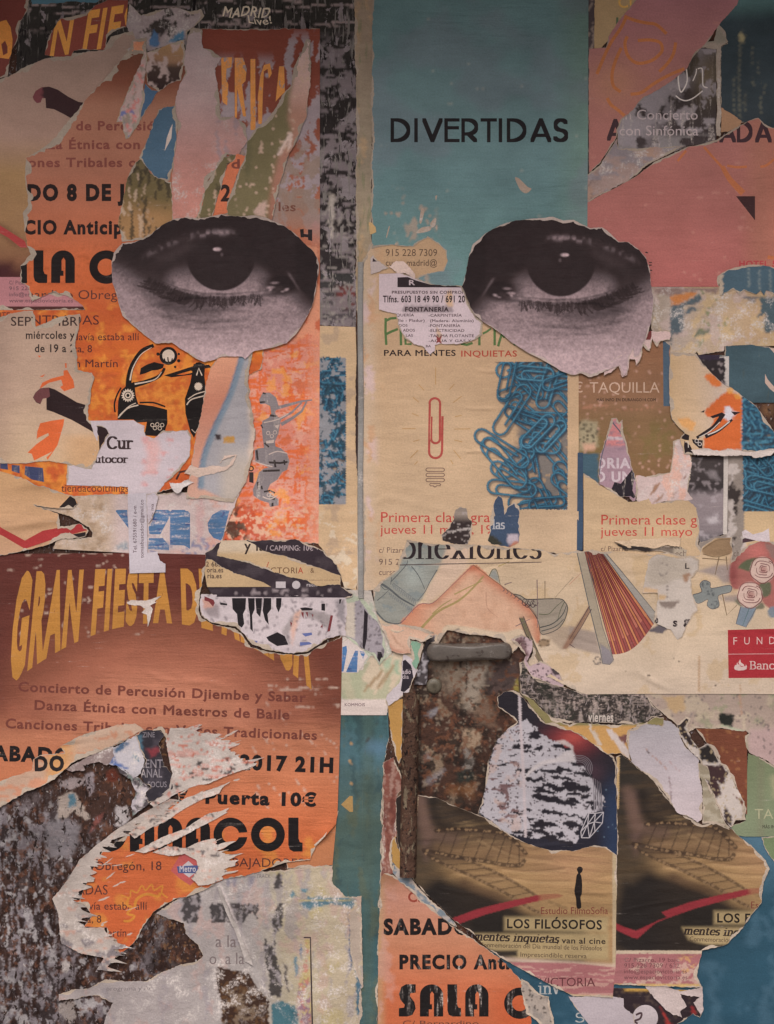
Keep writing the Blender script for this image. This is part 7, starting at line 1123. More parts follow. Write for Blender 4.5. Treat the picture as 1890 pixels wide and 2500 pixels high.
sheet('paper_scrap', 'white torn piece with a dark blue box and tiny white words, left of the door', 'paper scrap', q('C4', '280,-20 345,10 370,80 400,120 350,220 330,300 260,350 160,410 140,350 190,280 250,230 270,120'), 4.4, c(206, 188, 188, 1680), core=1, g=5, amp=2.6, lift=1.4, parts=[part('blue_box', [[Q('C4', '280,45 300,35 345,80 355,110 365,180 350,250 290,300 262,290 275,200')]], c(60, 50, 70, 1660), 'poster'), part('lettering', tt('C4', 'radio', 262, 345, 150, 36, .03) + tt('C4', 'día', 276, 328, 190, 34, .0), c(196, 176, 182, 1650))])
sheet('paper_scrap', 'torn white collage scrap with letter pieces and grey brown blocks below the slit', 'paper scrap', q('D3', '650,560 720,510 870,540 1000,520 1060,560 1050,640 1000,700 990,780 1000,840 1050,930 1050,970 1000,1010 920,1180 880,1210 830,1130 760,1100 690,1060 700,980 725,880 720,830 600,825 610,740'), 5.8, c(200, 182, 170, 1450), core=2, g=5, lift=1.2, amp=2, m='paper', paint=lambda p: (p.poly(Q('D3', '660,560 800,520 940,560 1000,620 940,700 700,780 620,740'), c(184, 166, 150, 1400), 6, .8, 6), p.poly(Q('D3', '725,900 905,890 850,950 770,950'), c(140, 122, 112, 1470), 1), p.poly(Q('D3', '610,780 720,800 720,830 600,825'), c(206, 160, 110, 1440), 3, .7), p.poly(Q('D3', '730,840 790,850 780,880 725,885'), c(206, 160, 100, 1460), 3, .7), p.line(Q('D3', '800,760 800,860', False), 2, c(120, 106, 100, 1440), .8), p.line(spl(Q('D3', '720,640 760,690 820,640 800,600 740,580', False), 4), 1.8, c(130, 116, 110, 1400), .7), p.poly(Q('D3', '930,680 985,660 1000,680 960,740 935,730'), c(150, 104, 70, 1410), 3, .8, 4)),
      parts=[part('lettering', tt('D3', 'e', 690, 725, 1070, 60, .05) + tt('D3', 's', 845, 882, 1100, 66, .05) + tt('D3', 'g', 930, 996, 1085, 60, .09) + tt('D3', 'L', 945, 980, 630, 45, .03), c(62, 48, 52, 1450), 'inkworn')])
# ---------------------------------------------------------------- below the drawing poster
sheet('torn_poster', 'black scraped poster strip with the pale word viernes', 'poster', q('C4', '1232,60 1290,45 1300,140 1390,200 1500,225 1672,290') + q('D4', '140,312! 612,312 700,420 762,488 690,502 620,542 520,562 330,548 150,545 30,552') + q('C4', '1620,560 1520,520 1430,450 1350,360 1240,310'), 4.3, c(66, 56, 52, 1700), g=4, core=2.5, amp=2, m='darkworn', paint=lambda p: (p.chips(c(170, 150, 140, 1730), 3, 26, .58, .05, .8, 3, sm(1690, 1720, p.y)), p.chips(c(170, 150, 140, 1730), 30, 3, .60, .05, .6, 6), p.chips(c(58, 60, 50, 1680), 20, 20, .55, .1, .6, 9)),
      parts=[part('lettering', tt('D4', 'viernes', 155, 360, 540, 74, .035), c(202, 184, 172, 1750))])
sheet('paper_strip', 'orange and olive torn strip with white stripes under the black scraped strip', 'paper strip', q('C4', '1240,305 1350,370 1430,455 1520,525 1640,570') + q('D4', '30,552 200,560 420,570 620,555 710,500 775,515 760,575 620,560 480,615 472,690 505,865 420,800 320,810 200,725 90,645 0,610') + q('C4', '1600,610 1450,560 1330,420'), 3.9, c(196, 148, 92, 1780), core=3, g=5, lift=1.4, paint=lambda p: (p.mix(c(140, 126, 86, 1770), sm(1775, 1768, p.y)), p.poly(Q('D4', '290,595 350,605 490,780 500,860 430,800'), c(206, 186, 178, 1800), 1), p.poly(Q('D4', '170,610 210,610 270,730 230,730'), c(200, 178, 160, 1800), 1), p.poly(Q('D4', '400,660 475,645 470,720 440,720'), c(120, 80, 76, 1800), 1), p.line(Q('D4', '170,560 175,610', False), 5, c(206, 190, 180, 1770), .9)))
def space(p):
    p.grad([(1690, c(54, 46, 64, 1750)), (1900, c(54, 48, 70, 1900)), (2080, c(52, 48, 78, 2050))]); p.mix(c(48, 62, 92, 1950), sm(1450, 1500, p.x) * sm(1860, 1960, p.y) * .9); p.mix(c(150, 64, 64, 1800), np.exp(-(((p.x - 1395) / 55) ** 2 + ((p.y - 1808) / 34) ** 2))); p.mix(c(186, 84, 76, 1800), np.exp(-(((p.x - 1400) / 26) ** 2 + ((p.y - 1800) / 14) ** 2)) * .8); p.mix(c(84, 58, 78, 1870), np.exp(-(((p.x - 1450) / 26) ** 2 + ((p.y - 1885) / 24) ** 2)) * .8)
    out = Q('C4', '1230,540 1290,520 1360,590 1420,650 1560,720 1640,760 1680,800') ; blob = np.concatenate([out, Q('D4', '20,800 60,880 110,900 180,970 200,1060 280,1150 270,1260 150,1300 100,1400 60,1520 0,1545'), Q('C4', '1600,1540 1400,1500 1200,1480 1100,1440 1030,1380 910,1290 950,1150 985,880 1060,680 1150,590')])
    w = p.P + np.stack([fbm(p.x / 12, p.y / 12, 5) - .5, fbm(p.x / 12, p.y / 12, 8) - .5], 1) * 16; m = pip(w, [blob])
    p.mix(c(186, 174, 182, 1900), m); p.chips(c(110, 76, 74, 1900), 26, 9, .62, .05, .9, 21, m * sm(1275, 1262, p.x)); p.chips(c(196, 166, 156, 1900), 30, 26, .58, .08, .7, 25, m * sm(1290, 1262, p.x)); p.chips(c(70, 54, 58, 1900), 5, 4, .68, .03, .9, 28, m)
    dk = np.zeros(len(p.x)); rs = random.Random(11)
    for i in range(120):
        x_, y_ = rs.uniform(1205, 1475), rs.uniform(1770, 2060); L_, h_ = (rs.uniform(9, 34), rs.uniform(2.2, 6.5)) if x_ > 1272 else (rs.uniform(5, 20), rs.uniform(1.2, 3)); an = rs.uniform(-.05, .22)
        if x_ < 1272 and i % 3: continue
        dx_, dy_ = w[:, 0] - x_, w[:, 1] - y_; u_ = dx_ * math.cos(an) + dy_ * math.sin(an); v_ = -dx_ * math.sin(an) + dy_ * math.cos(an); dk = np.maximum(dk, sm(1.1, .85, (u_ / L_) ** 2 + np.abs(v_ / h_) ** 1.3))
    p.mix(c(54, 46, 64, 1900), dk * m)
    p.poly(spl(Q('C4', '1270,1010 1330,920 1430,860 1530,840 1600,790 1660,780 1690,830 1672,870 1560,870 1420,900 1330,960', True), 3, True), c(204, 188, 186, 1870), 2, .95); p.poly(Q('C4', '1530,700 1640,750 1672,790 1672,740 1600,690'), c(204, 184, 178, 1820), 2, .9)
    p.line(Q('C4', '1232,320 1240,560 1268,1000 1283,1480', False), 7, c(200, 180, 180, 1850), .95, 1.5)
    g_ = c(170, 158, 160, 1980); nd = [(160, 1290), (215, 1290), (280, 1280), (270, 1370), (210, 1440), (165, 1490), (100, 1490), (95, 1440), (150, 1380), (205, 1360)]
    for i in range(26): rs = random.Random(i); p.disc(rs.uniform(1450, 1518), rs.uniform(1850, 2060), 1.3, 1.3, c(120, 140, 160, 1950), .7)
nd = [(160, 1290), (215, 1290), (280, 1280), (270, 1370), (210, 1440), (165, 1490), (100, 1490), (95, 1440), (150, 1380), (205, 1360)]
GEO = [stroke([qp('D4', *nd[a]), qp('D4', *nd[b_])], 2.2) for a, b_ in ((0, 1), (1, 2), (2, 3), (3, 4), (4, 5), (5, 6), (6, 7), (7, 8), (8, 0), (8, 1), (9, 1), (9, 2), (9, 3), (9, 4), (8, 9), (8, 5), (8, 6), (9, 5), (0, 7))]
ARC = [stroke([(qp('D4', 85, 920)[0] + r_ * math.cos(math.radians(t)), qp('D4', 85, 920)[1] + r_ * math.sin(math.radians(t))) for t in range(-120, 45, 12)], 1.3) for r_ in (15, 19, 23, 27, 31)] + [stroke([qp('D4', 200 + k * 14, 1000 + k * 10), qp('D4', 205 + k * 16, 1275)], 1.3) for k in range(5)]
sheet('torn_poster', 'navy space poster scraped to lilac white with a thin white line and geometric lines', 'poster', q('C4', '1100,300 1180,285 1232,312 1330,420 1450,560 1640,610') + q('D4', '0,605 100,650 260,745 365,825 388,900 388,1240 432,1262 438,1400 400,1500 430,1600 380,1650') + q('D4', '200,1640 0,1660') + q('C4', '1560,1640 1300,1600 1150,1520 1040,1400 900,1300 940,1150 975,880 1050,690 1140,600 1210,540 1130,470 1060,420 1050,340'), 3.2, c(54, 46, 66, 1850), g=3.4, core=2, paint=space, m='poster', amp=2, parts=[part('geometric_net', GEO, c(186, 174, 178, 1980), 'ink'), part('thin_arcs', ARC, c(134, 122, 132, 1900), 'ink')])
sheet('torn_paper', 'big lilac white torn paper hanging to a point right of the space poster', 'torn paper', q('D4', '480,612 560,580 640,545 740,525 830,545 890,600 895,650 945,745 1010,805 1062,835 1052,900 1085,1100 1086,1332 1052,1362 980,1322 880,1280 850,1232 780,1130 700,1032 620,960 540,902 505,866 475,720'), 4.6, c(196, 178, 182, 1880), core=3, g=5, lift=1.8, paint=lambda p: (p.grad([(1760, c(176, 164, 168, 1800)), (1850, c(192, 176, 182, 1850)), (2000, c(206, 184, 184, 1980))]), p.line(spl(Q('D4', '600,740 680,820 760,890 810,945', False), 3), 2, c(176, 130, 110, 1850), .6), p.line(spl(Q('D4', '820,860 860,910 905,950', False), 3), 2.2, c(170, 120, 110, 1870), .7), p.line(spl(Q('D4', '640,780 660,810', False), 3), 3, c(80, 66, 70, 1840), .8), p.line(Q('D4', '812,1000 828,1080 830,1190', False), 3.5, c(120, 92, 90, 1930), .6), p.poly(Q('D4', '740,530 770,530 770,585 740,575'), c(176, 140, 84, 1770), 2, .8, 3)))
sheet('torn_paper', 'olive grey crumpled strip between the lilac white paper and the black scraps', 'torn paper', q('D4', '1055,880 1130,900 1165,1100 1255,1330 1310,1420 1200,1370 1090,1372 1085,1100'), 4.2, c(160, 144, 122, 1950), core=2, g=5, lift=1.5, paint=lambda p: p.chips(c(186, 170, 150, 1950), 30, 10, .55, .08, .8, 4))
sheet('torn_paper', 'black ragged scraps on white torn paper along the brown poster at lower right', 'torn paper', q('D4', '880,565 950,498 990,515 960,580 1000,690 1060,755 1130,718 1180,780 1235,885 1300,945 1360,1070 1425,1195 1438,1340 1365,1345 1330,1395 1320,1400 1258,1320 1190,1180 1130,1080 1080,900 1055,840 1000,790 940,725 890,630'), 4.8, c(204, 186, 176, 1900), core=2, g=4, lift=2, amp=2.4, paint=lambda p: (p.poly(Q('D4', '880,565 950,500 985,520 945,590 1010,725 1060,755 1030,760 960,710 900,640'), c(64, 50, 52, 1790), 1, 1, 4), p.poly(Q('D4', '1055,760 1130,720 1180,780 1232,880 1160,870 1070,860'), c(58, 50, 48, 1840), 2, 1, 6), p.poly(Q('D4', '1090,895 1240,890 1292,945 1262,1050 1210,1030 1245,1150 1190,1172 1130,1080'), c(76, 52, 54, 1900), 2, 1, 7), p.poly(Q('D4', '1262,1230 1290,1270 1330,1310 1320,1400 1262,1330'), c(70, 52, 54, 1990), 2, 1, 4), p.poly(Q('D4', '1330,1130 1420,1190 1440,1290 1400,1200'), c(112, 66, 54, 1960), 1, 1), p.chips(c(176, 152, 120, 1840), 5, 5, .66, .04, .8, 6)))
sheet('torn_poster', 'reddish brown poster triangle speckled tan, lower right', 'poster', q('D4', '1035,596! 1235,600! 1452,622! 1452,1300 1440,1292 1418,1195 1300,945 1235,880 1185,780 1100,690'), 3.6, c(122, 70, 52, 1850), core=3, g=6, m='scratched', paint=lambda p: p.chips(c(162, 108, 72, 1850), 7, 7, .64, .05, .7, 4))
sheet('torn_poster', 'blotched grey pink and green poster remains with a black square hole, under the drawing poster', 'poster', q('D4', '600,305! 1740,305! 1740,945 1640,880 1560,835 1465,800 1440,740 1435,660 1462,640 1440,620 1235,600 1040,596 985,625 885,560 800,505 700,420'), 3.3, c(176, 152, 138, 1720), core=2.5, g=5, lift=1, paint=lambda p: (p.chips(c(150, 146, 116, 1720), 40, 30, .54, .08, .7, 4, sm(1690, 1720, p.x)), p.chips(c(196, 174, 150, 1720), 30, 30, .55, .08, .7, 7), p.poly(Q('D4', '1225,475 1345,480 1338,585 1222,560'), c(52, 52, 46, 1760), 2, 1, 4), p.poly(Q('D4', '770,340 930,330 940,440 880,480 800,420'), c(196, 160, 116, 1720), 4, .8, 7), p.mix(c(190, 158, 152, 1800), sm(1820, 1835, p.x) * sm(1760, 1790, p.y)), p.line(spl(Q('D4', '1440,480 1530,530 1600,590 1672,630', False), 3), 2.4, c(96, 88, 92, 1770), .7), p.line(spl(Q('D4', '990,500 1040,400 1120,340', False), 3), 2, c(140, 124, 120, 1720), .7), p.line(Q('D4', '1390,310 1410,480', False), 4, c(190, 140, 110, 1720), .6, 4), p.poly(Q('D4', '1220,565 1340,590 1440,620 1380,632 1270,610'), c(176, 178, 150, 1780), 2, .9), p.chips(c(110, 96, 92, 1720), 5, 5, .70, .03, .7, 12)))
sheet('ticket_poster', 'green ticket office poster at the right edge near the blue sheet', 'poster', q('D4', '1462,800 1560,835 1640,880 1740,945! 1740,1480! 1440,1480! 1360,1470 1320,1395 1440,1350! 1455,900!'), 2.8, c(126, 134, 104, 1950), core=1.5, g=8, paint=lambda p: (p.grad([(1840, c(126, 132, 100, 1870)), (2050, c(136, 142, 112, 2030))]), p.mix(c(132, 120, 100, 1880), np.exp(-((p.x - 1858) / 9) ** 2) * .4), p.poly(Q('D4', '1640,980 1740,960 1740,1190 1660,1160'), c(170, 160, 128, 1920), 6, .7, 7)), parts=[part('lettering', tt('D4', 'TAQUILLA', 1515, 2080, 1335, 80, -.008), c(176, 168, 136, 1990), 'ink'), part('small_print', tt('D4', 'MÁS INFO', 1578, 1720, 1412, 26, .03), c(78, 72, 60, 2020), 'ink')])
sheet('paper_scrap', 'green paper corner folding over the blue sheet at the right edge', 'paper scrap', q('D5', '1565,148 1740,140! 1740,420 1672,350 1610,260'), 2.9, c(120, 132, 96, 2070), core=2)
BL = c(50, 92, 112, 2300)
sheet('blue_sheet', 'plain blue sheet filling the bottom right corner', 'poster', pp('1195,2300! 1700,2030! 1905,2000! 1905,2520! 1230,2520!'), 1.2, BL, g=14, paint=lambda p: (p.grad([(2040, c(84, 118, 138, 2060)), (2200, c(46, 82, 100, 2200)), (2500, c(46, 84, 104, 2480))]), p.chips(c(78, 112, 132, 2300), 30, 90, .55, .12, .5, 4)), m='tealstreak2',
      parts=[part('lettering', pentext('inv', qp('C5', 1392, 0)[0], qp('C5', 1560, 0)[0], qp('C5', 0, 1428)[1], 28, 4, 2) + pentext('s', qp('D5', 50, 0)[0], qp('D5', 125, 0)[0], qp('D5', 0, 1660)[1], 33, 3, 2), c(184, 178, 174, 2430))])
# ---------------------------------------------------------------- film posters
def filmo(dx, dy, rt):
    def f(p):
        x, y = p.x - dx, p.y - dy; P2 = np.stack([x, y], 1); o_ = p.P, p.x, p.y; p.P, p.x, p.y = P2, x, y
        p.grad([(1860, c(74, 60, 50, 1950)), (1990, c(78, 62, 50, 2000)), (2050, c(112, 88, 66, 2050)), (2085, c(150, 116, 82, 2080)), (2150, c(176, 138, 96, 2130)), (2345, c(168, 130, 92, 2250))])
        p.mix(c(184, 138, 104, 2100), np.exp(-(((x - 1400) / 110) ** 2 + ((y - 2105) / 60) ** 2)) * .8)
        p.mix(c(62, 54, 48, 2000), sm(1130, 1020, x - .12 * (y - 2000)) * .85); p.poly(Q('C4', '400,1150 470,1170 540,1450 470,1672 430,1560 410,1300'), c(110, 84, 76, 1990), 16, .8)
        p.poly(Q('C4', '540,1180 760,1250 980,1400 860,1430 620,1420 540,1350'), c(58, 48, 44, 1980), 22, .55)
        fb = fbm(x / 130, y / 7 + 1.4 * np.sin(x / 90), 6, 4); p.mix(c(196, 158, 112, 2080), sm(.5, .75, fb) * sm(1060, 1130, x) * .3); p.mix(c(104, 80, 58, 2050), sm(.5, .35, fb) * sm(2300, 2230, y) * .25)
        p.poly(spl(Q('C5', '440,560 560,475 660,500 780,520 900,570 1050,620 1180,690 1290,750 1450,800 1750,850 1750,1180 1000,1180 700,1200 300,1100 350,600'), 3, True), c(50, 42, 40, 2180), 20, .97); p.mix(c(84, 60, 48, 2150), np.exp(-(dline(P2, Q('C5', '780,520 900,570 1050,620 1200,700', False)) / 14) ** 2) * .6)
        p.poly(Q('C5', '850,780 1100,760 1100,930 830,950'), c(52, 44, 40, 2250), 10, .9);
        for s_, w_, cc_ in (('400,1160 440,1300 470,1420 560,1480 700,1500', 26, (120, 92, 80)), ('520,1190 545,1320 620,1400 760,1430', 20, (44, 36, 34)), ('760,1250 860,1330 980,1400 1100,1440 1200,1480', 22, (60, 46, 40)), ('560,1560 700,1600 900,1590 1100,1620', 12, (146, 112, 82)), ('600,1640 800,1672 1000,1650', 8, (84, 62, 50))): p.line(spl(Q('C4', s_, False), 4), w_, c(*cc_, 2000), .6, 26)
        for s_ in ('900,150 1050,230 1250,300 1500,330', '1100,400 1300,420 1600,400', '700,420 900,460 1100,470', '1150,470 1350,500 1640,500', '1250,180 1450,230 1640,240'): p.line(spl(Q('C5', s_, False), 4), 4, c(112, 80, 58, 2080), .45, 6); p.line(spl(Q('C5', s_, False), 4) + (0, 6), 6, c(206, 166, 122, 2080), .3, 8)
        def band(a, b_, w=9, al=.55):
            a, b_ = spl(Q('C5', a, False), 4), spl(Q('C5', b_, False), 4); p.poly(np.concatenate([a, b_[::-1]]), c(84, 64, 54, 2060), 5, .30)
            for l in (a, b_):
                p.line(l, w + 1, c(70, 52, 42, 2060), min(1, al + .2), 3)
                L = np.concatenate([[0], np.cumsum(np.hypot(*np.diff(l, axis=0).T))])
                for s_ in np.arange(6, L[-1], 15): i = min(np.searchsorted(L, s_), len(l) - 1); p.disc(l[i, 0], l[i, 1], 4.4, 3.0, c(150, 118, 88, 2060), .8)
            n_ = 9
            for k in range(1, n_): i, j = int(k / n_ * (len(a) - 1)), int(k / n_ * (len(b_) - 1)); p.line([a[i], b_[j]], 3, c(74, 56, 46, 2060), al + .15, 2.4)
        band('550,95 680,82 800,85 950,98 1080,110 1160,150 1230,220 1285,280', '450,252 600,285 720,310 860,330 980,350 1100,372 1230,378 1270,340')
        band('450,265 560,340 700,405 850,470 1000,545 1130,610 1250,690 1400,770', '700,300 830,340 930,385 1050,440 1180,510 1300,580 1400,640 1620,730', 6, .45)
        p.poly(Q('C5', '680,810 900,730 1190,660 1400,615 1540,608 1592,622 1560,640 1400,665 1200,712 950,780 730,858'), c(148, 52, 66, 2230), 1.2, .98)
        if rt: p.poly(Q('C5', '-340,895 -170,960 -100,930 100,845 350,765 420,740 680,810 650,830 380,840 80,935 -130,1020 -180,1015 -340,945'), c(148, 52, 66, 2250), 1.2, 0)
        G_ = c(178, 152, 112, 2270); p.poly(Q('C5', '1110,800 1960,800 1950,925 1110,905'), G_, 7, .97); p.poly(Q('C5', '850,935 1960,930 1960,1150 1230,1145 900,1030'), G_, 7, .97); p.poly(Q('C5', '980,1075 1215,1070 1215,1120 1000,1120'), c(52, 44, 42, 2330), 5, .95)
        p.poly(Q('C5', '1390,600 1620,560 1672,760 1420,790'), c(178, 140, 98, 2200), 8, .5)
        p.P, p.x, p.y = o_
    return f
def cap(dx, dy):
    sh = lambda g_: [[l + (dx, dy) for l in gr] for gr in g_]
    x = lambda v: qp('C5', v, 0)[0]
    return [part('studio_line', sh(tt('C5', 'Estudio FilmoSofía', 1408, 1955, 775, 56, .0)), c(126, 60, 54, 2230), 'ink'), part('title', sh(tt('C5', 'LOS FILÓSOFOS', 1130, 1905, 888, 72, .035, rot=.8)), c(46, 36, 34, 2260), 'ink'),
            part('slogan', sh(pentext('mentes inquietas', x(860), x(1548), qp('C5', 0, 985)[1], 19, 4.0, 1.9, shear=.25, warp=lambda p: p + np.stack([0 * p[:, 0], (p[:, 0] - x(860)) * .035], 1)) + tt('C5', ', van al cine', 1535, 1935, 1012, 46, .03, rot=1)), c(62, 46, 42, 2290), 'ink'),
            part('small_print', sh(tt('C5', 'Conmemoración del Día mundial de los Filósofos', 905, 1905, 1042, 38, .0, rot=1.8) + tt('C5', 'Imprescindible reserva', 1240, 1780, 1122, 38, .0, rot=1.5)), c(86, 66, 56, 2310), 'ink')]
fl = pp('1020,1942 1067,1947 1133,1977 1187,1998 1211,2018 1259,2046 1290,2061 1348,2076 1400,2078 1450,2064 1480,2069 1507,2088 1505,2210! 1503,2360! 1496,2437 1440,2433 1400,2432 1355,2410 1290,2375 1225,2340 1193,2317 1154,2278 1109,2248 1079,2215 1043,2185 1003,2140 995,2128! 1003,2050! 1012,1975!')
crease('D5', '150,810 250,900 330,960', 2.6, 6); crease('D5', '170,850 300,1000', 2, 5); crease('D5', '0,600 350,605', 1.4, 3); crease('D5', '420,750 650,700 900,660', 1.2, 3)
pers = [[spl(Q('D5', '62,410 75,390 95,388 110,405 105,430 90,445 100,470 106,540 102,610 92,640 98,722 62,725 55,650 42,590 52,520 60,460 72,440'), 3, True)]]
sheet('film_poster', 'dark film poster with a standing black figure, torn off diagonally at its lower left', 'poster', fl, 4.2, c(150, 118, 84, 2100), g=3.2, core=3, amp=1.6, lift=1.4, paint=lambda p: (filmo(0, 0, 0)(p), p.poly(pp('990,2140 1004,2140 1022,1945 1014,1945'), c(190, 164, 134, 2050), 1, .95), p.mix(c(190, 164, 132, 2150), sm(1494, 1497, p.x) * sm(2070, 2090, p.y)), p.mix(c(206, 176, 156, 2340), np.exp(-((p.y - 2352 - .06 * (p.x - 1390)) / 6) ** 2) * .9), p.poly(Q('C5', '1090,1165 1672,1175 2050,1215 2045,1440 1700,1440 1400,1340'), c(170, 108, 108, 2390), 2), p.chips(c(206, 160, 146, 2380), 60, 5, .6, .06, .7, 4, sm(2350, 2360, p.y)), p.poly(Q('D5', '0,1430 360,1440 360,1470 0,1460'), c(206, 176, 140, 2430), 2)), m='poster',
      parts=cap(0, 0) + [part('standing_figure', pers, c(46, 36, 36, 2160), 'ink'), part('bookshop_word', tt('C5', 'VICTORIA', 1395, 1850, 1365, 70, .0), c(104, 56, 62, 2400), 'ink')])
frr = pp('1505,1848 1518,1843 1551,1869 1599,1908 1644,1968 1677,1992 1713,2013 1749,2007 1776,2013 1800,2040 1833,2063 1868,2100 1880,2122 1865,2155 1859,2203 1830,2239 1806,2275 1773,2305 1743,2314 1714,2320 1710,2340 1701,2383 1714,2412 1640,2408 1498,2404! 1504,2323! 1503,2210! 1507,2088')
sheet('film_poster', 'second dark film poster with a long red tick, its right side torn away', 'poster', frr, 4.0, c(150, 118, 84, 2100), g=3.2, core=3, amp=1.6, lift=1.4, paint=lambda p: (filmo(512, -15, 1)(p), p.poly(Q('D5', '370,845 460,885 545,912 720,830 900,765 700,850 560,975 520,970 370,900'), c(148, 52, 66, 2260), 1.2, .98), p.poly(pp('1505,1848 1513,1848 1511,1975 1504,1975'), c(196, 160, 116, 1900), 1), p.mix(c(206, 180, 156, 2325), (p.y > 2321) * (p.y < 2328)), p.mix(c(172, 110, 110, 2360), (p.y >= 2328) * 1.), p.chips(c(206, 168, 152, 2360), 22, 12, .62, .04, .8, 5, sm(2328, 2334, p.y)), p.chips(c(206, 154, 104, 2360), 14, 14, .55, .06, .8, 9, sm(1650, 1670, p.x) * sm(2328, 2334, p.y)), p.mix(c(206, 168, 110, 2410), sm(2401, 2404, p.y))), m='poster',
      parts=cap(513, -14) + [part('address', tt('D5', 'C/ Pizarro, 19 bajo', 450, 900, 1165, 32, .012) + tt('D5', '915 228 7309 / 632', 448, 900, 1212, 34, .012) + tt('D5', 'info@espaciovictoria.es', 448, 960, 1260, 34, .012) + tt('D5', 'www.espaciovictoria.es', 445, 965, 1308, 34, .012), c(116, 70, 76, 2370), 'inkworn')])
# ---------------------------------------------------------------- bottom right scraps and the third orange poster
sheet('torn_poster', 'dark purple poster with white circle badge under the pink address strip', 'poster', q('D5', '350,1380! 1085,1400 1092,1560 1070,1620 1010,1590 930,1650 860,1690! 440,1690! 430,1500 350,1450'), 2.2, c(62, 46, 56, 2450), core=2, g=6, paint=lambda p: (p.chips(c(92, 74, 66, 2450), 10, 10, .6, .06, .7, 3), p.mix(c(196, 150, 78, 2420), sm(2424, 2418, p.y) * sm(1520, 1530, p.x)), p.poly(Q('D5', '740,1530 780,1600 850,1690 800,1690'), c(160, 56, 52, 2480), 1), p.poly(Q('D5', '1000,1520 1030,1540 1030,1600 1000,1590'), c(150, 50, 50, 2470), 1)), parts=[part('badge', [[circle(*qp('D5', 622, 1622), 31)]], c(196, 178, 178, 2490)), part('badge_mark', [stroke(Q('D5', '545,1600 590,1585 580,1630 535,1650 560,1672', False, 4), 5)], c(84, 62, 68, 2490))])
sheet('torn_paper', 'white ragged points of torn paper over the purple poster at the bottom', 'torn paper', q('D5', '620,1360 760,1350 900,1410 1090,1365 1085,1450 1095,1560 1075,1600 1010,1500 1060,1450 950,1440 900,1430 960,1530 940,1545 905,1560 920,1625 880,1600 850,1600 790,1560 720,1480 660,1430'), 3.2, c(200, 178, 172, 2440), core=0, g=5, amp=2.4, lift=1.6, m='core')
sheet('torn_paper', 'smooth white paper wedge at the bottom beside the blue sheet', 'torn paper', q('D5', '-10,1445 350,1452 440,1462 450,1540 530,1600 540,1690! 170,1690! 100,1600 50,1540 30,1500'), 2.8, c(190, 172, 178, 2470), core=1, g=8)
def orange3(p):
    p.grad([(2100, c(186, 128, 100, 2150)), (2200, c(200, 140, 118, 2220)), (2300, c(204, 136, 104, 2300)), (2420, c(204, 112, 76, 2420)), (2520, c(200, 106, 70, 2490))]); p.mix(c(190, 160, 120, 2250), sm(950, 925, p.x) * .6); p.chips(c(208, 156, 140, 2350), 16, 60, .56, .08, .6, 4, sm(990, 940, p.x)); p.mix(c(206, 96, 58, 2450), sm(1180, 1260, p.x) * sm(2400, 2450, p.y) * .7)
    p.mix(c(150, 104, 76, 2140), sm(985, 960, p.x) * sm(2190, 2140, p.y) * .7)
o3 = q('C5', '105,440 200,450 330,560 440,660 560,770 700,880 830,960 980,1070 1090,1150 1180,1240 1255,1320 1285,1450 1315,1580 1335,1700! 75,1700! 80,1000')
sheet('torn_poster', 'salmon orange concert poster with heavy black words, at the bottom right of centre', 'poster', o3, 3, c(202, 132, 102, 2320), g=7, core=2.5, paint=orange3, m='poster',
      parts=[part('lettering', tt('C5', 'Canciones', 322, 830, 675, 78, .045), c(150, 70, 56, 2190), 'ink'), part('date', tt('C5', 'SABADO', 122, 830, 938, 118, .085) + tt('C5', 'PRECIO Antic', 252, 1230, 1220, 106, .08), c(44, 35, 37, 2300), 'inkworn'), part('hall_name', heavy('SALA', 974, 2403, 79, .13) + heavy('C', 1231, 2411, 77), c(42, 35, 35, 2450), 'inkworn'), part('address', tt('C5', 'C/ Bernardino', 280, 900, 1690, 45, 0), c(110, 66, 56, 2490))])
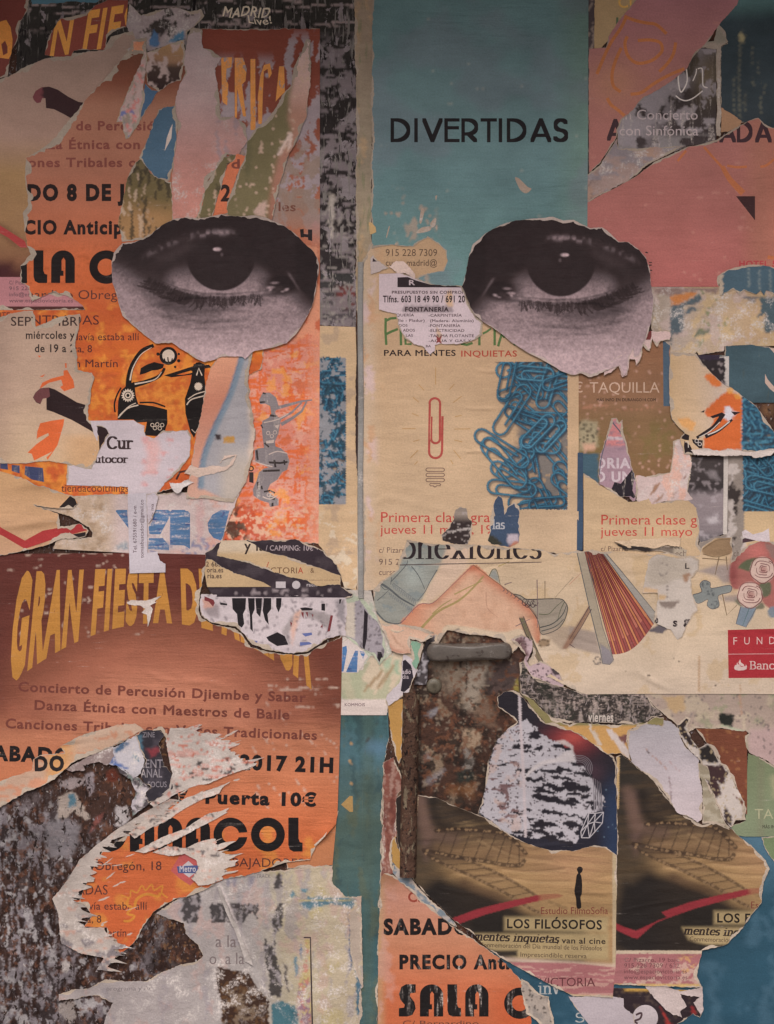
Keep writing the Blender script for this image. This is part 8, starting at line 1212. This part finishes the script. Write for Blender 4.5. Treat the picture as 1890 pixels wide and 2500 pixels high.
sheet('torn_paper', 'thick grey white torn edge curling beside the heavy black C, bottom centre', 'torn paper', q('C5', '1248,1305 1300,1330 1340,1375 1385,1425 1470,1450 1480,1520 1505,1600 1515,1700! 1420,1700 1330,1610 1290,1590 1265,1470 1245,1390'), 3.8, c(176, 158, 146, 2450), core=2.5, g=4, lift=3, paint=lambda p: (p.chips(c(150, 136, 128, 2450), 20, 20, .5, .08, .8, 4), p.chips(c(66, 54, 52, 2450), 8, 8, .68, .04, .8, 8)))
sheet('torn_paper', 'narrow blue grey and white torn rim along the diagonal edge of the film poster', 'torn paper', q('C5', '185,340 250,410 310,445 345,470 410,560 500,660 590,730 660,800 720,880 690,870 620,820 540,750 440,680 330,570 250,500 205,440'), 3.9, c(126, 134, 142, 2180), core=2, g=5, lift=1, paint=lambda p: p.chips(c(190, 172, 162, 2180), 14, 12, .55, .05, .9, 4))
sheet('torn_paper', 'reddish brown scraped paper strip between the teal strip and the door edge', 'torn paper', q('C4', '118,875 170,850 205,835 260,960 292,1020 290,1085 240,1130 222,1340 225,1480 185,1520 190,1700') + q('C5', '205,440 105,480 108,300'), 2.8, c(140, 86, 74, 1950), core=2.5, g=5, amp=2, m='inkworn', paint=lambda p: (p.chips(c(176, 138, 124, 2000), 8, 26, .56, .05, .8, 4), p.chips(c(112, 62, 54, 1950), 7, 40, .58, .06, .8, 7)))
sheet('torn_paper', 'ochre torn edge beside the rusty rolled door edge', 'torn paper', q('C4', '160,410 205,365 295,350 275,560 275,700 268,830 245,885 215,800 185,680'), 3.4, c(190, 142, 82, 1780), core=2, g=6)
sheet('torn_paper', 'ochre sliver with white rim left of the dark film poster foot', 'torn paper', q('C4', '222,1500 250,1600 260,1672') + q('C5', '270,330 340,450 300,440 245,410 190,340 188,170 225,130'), 3.7, c(180, 136, 78, 2080), core=2, g=6)
sheet('torn_poster', 'dark brown old poster sliver left of the rolled door edge', 'poster', q('C4', '230,1170 270,1130 310,1150 330,1300 330,1672') + q('C5', '330,430 300,400 262,330 240,200 228,60') + q('C4', '222,1400'), 3.2, c(60, 48, 44, 2000), core=2, g=6)
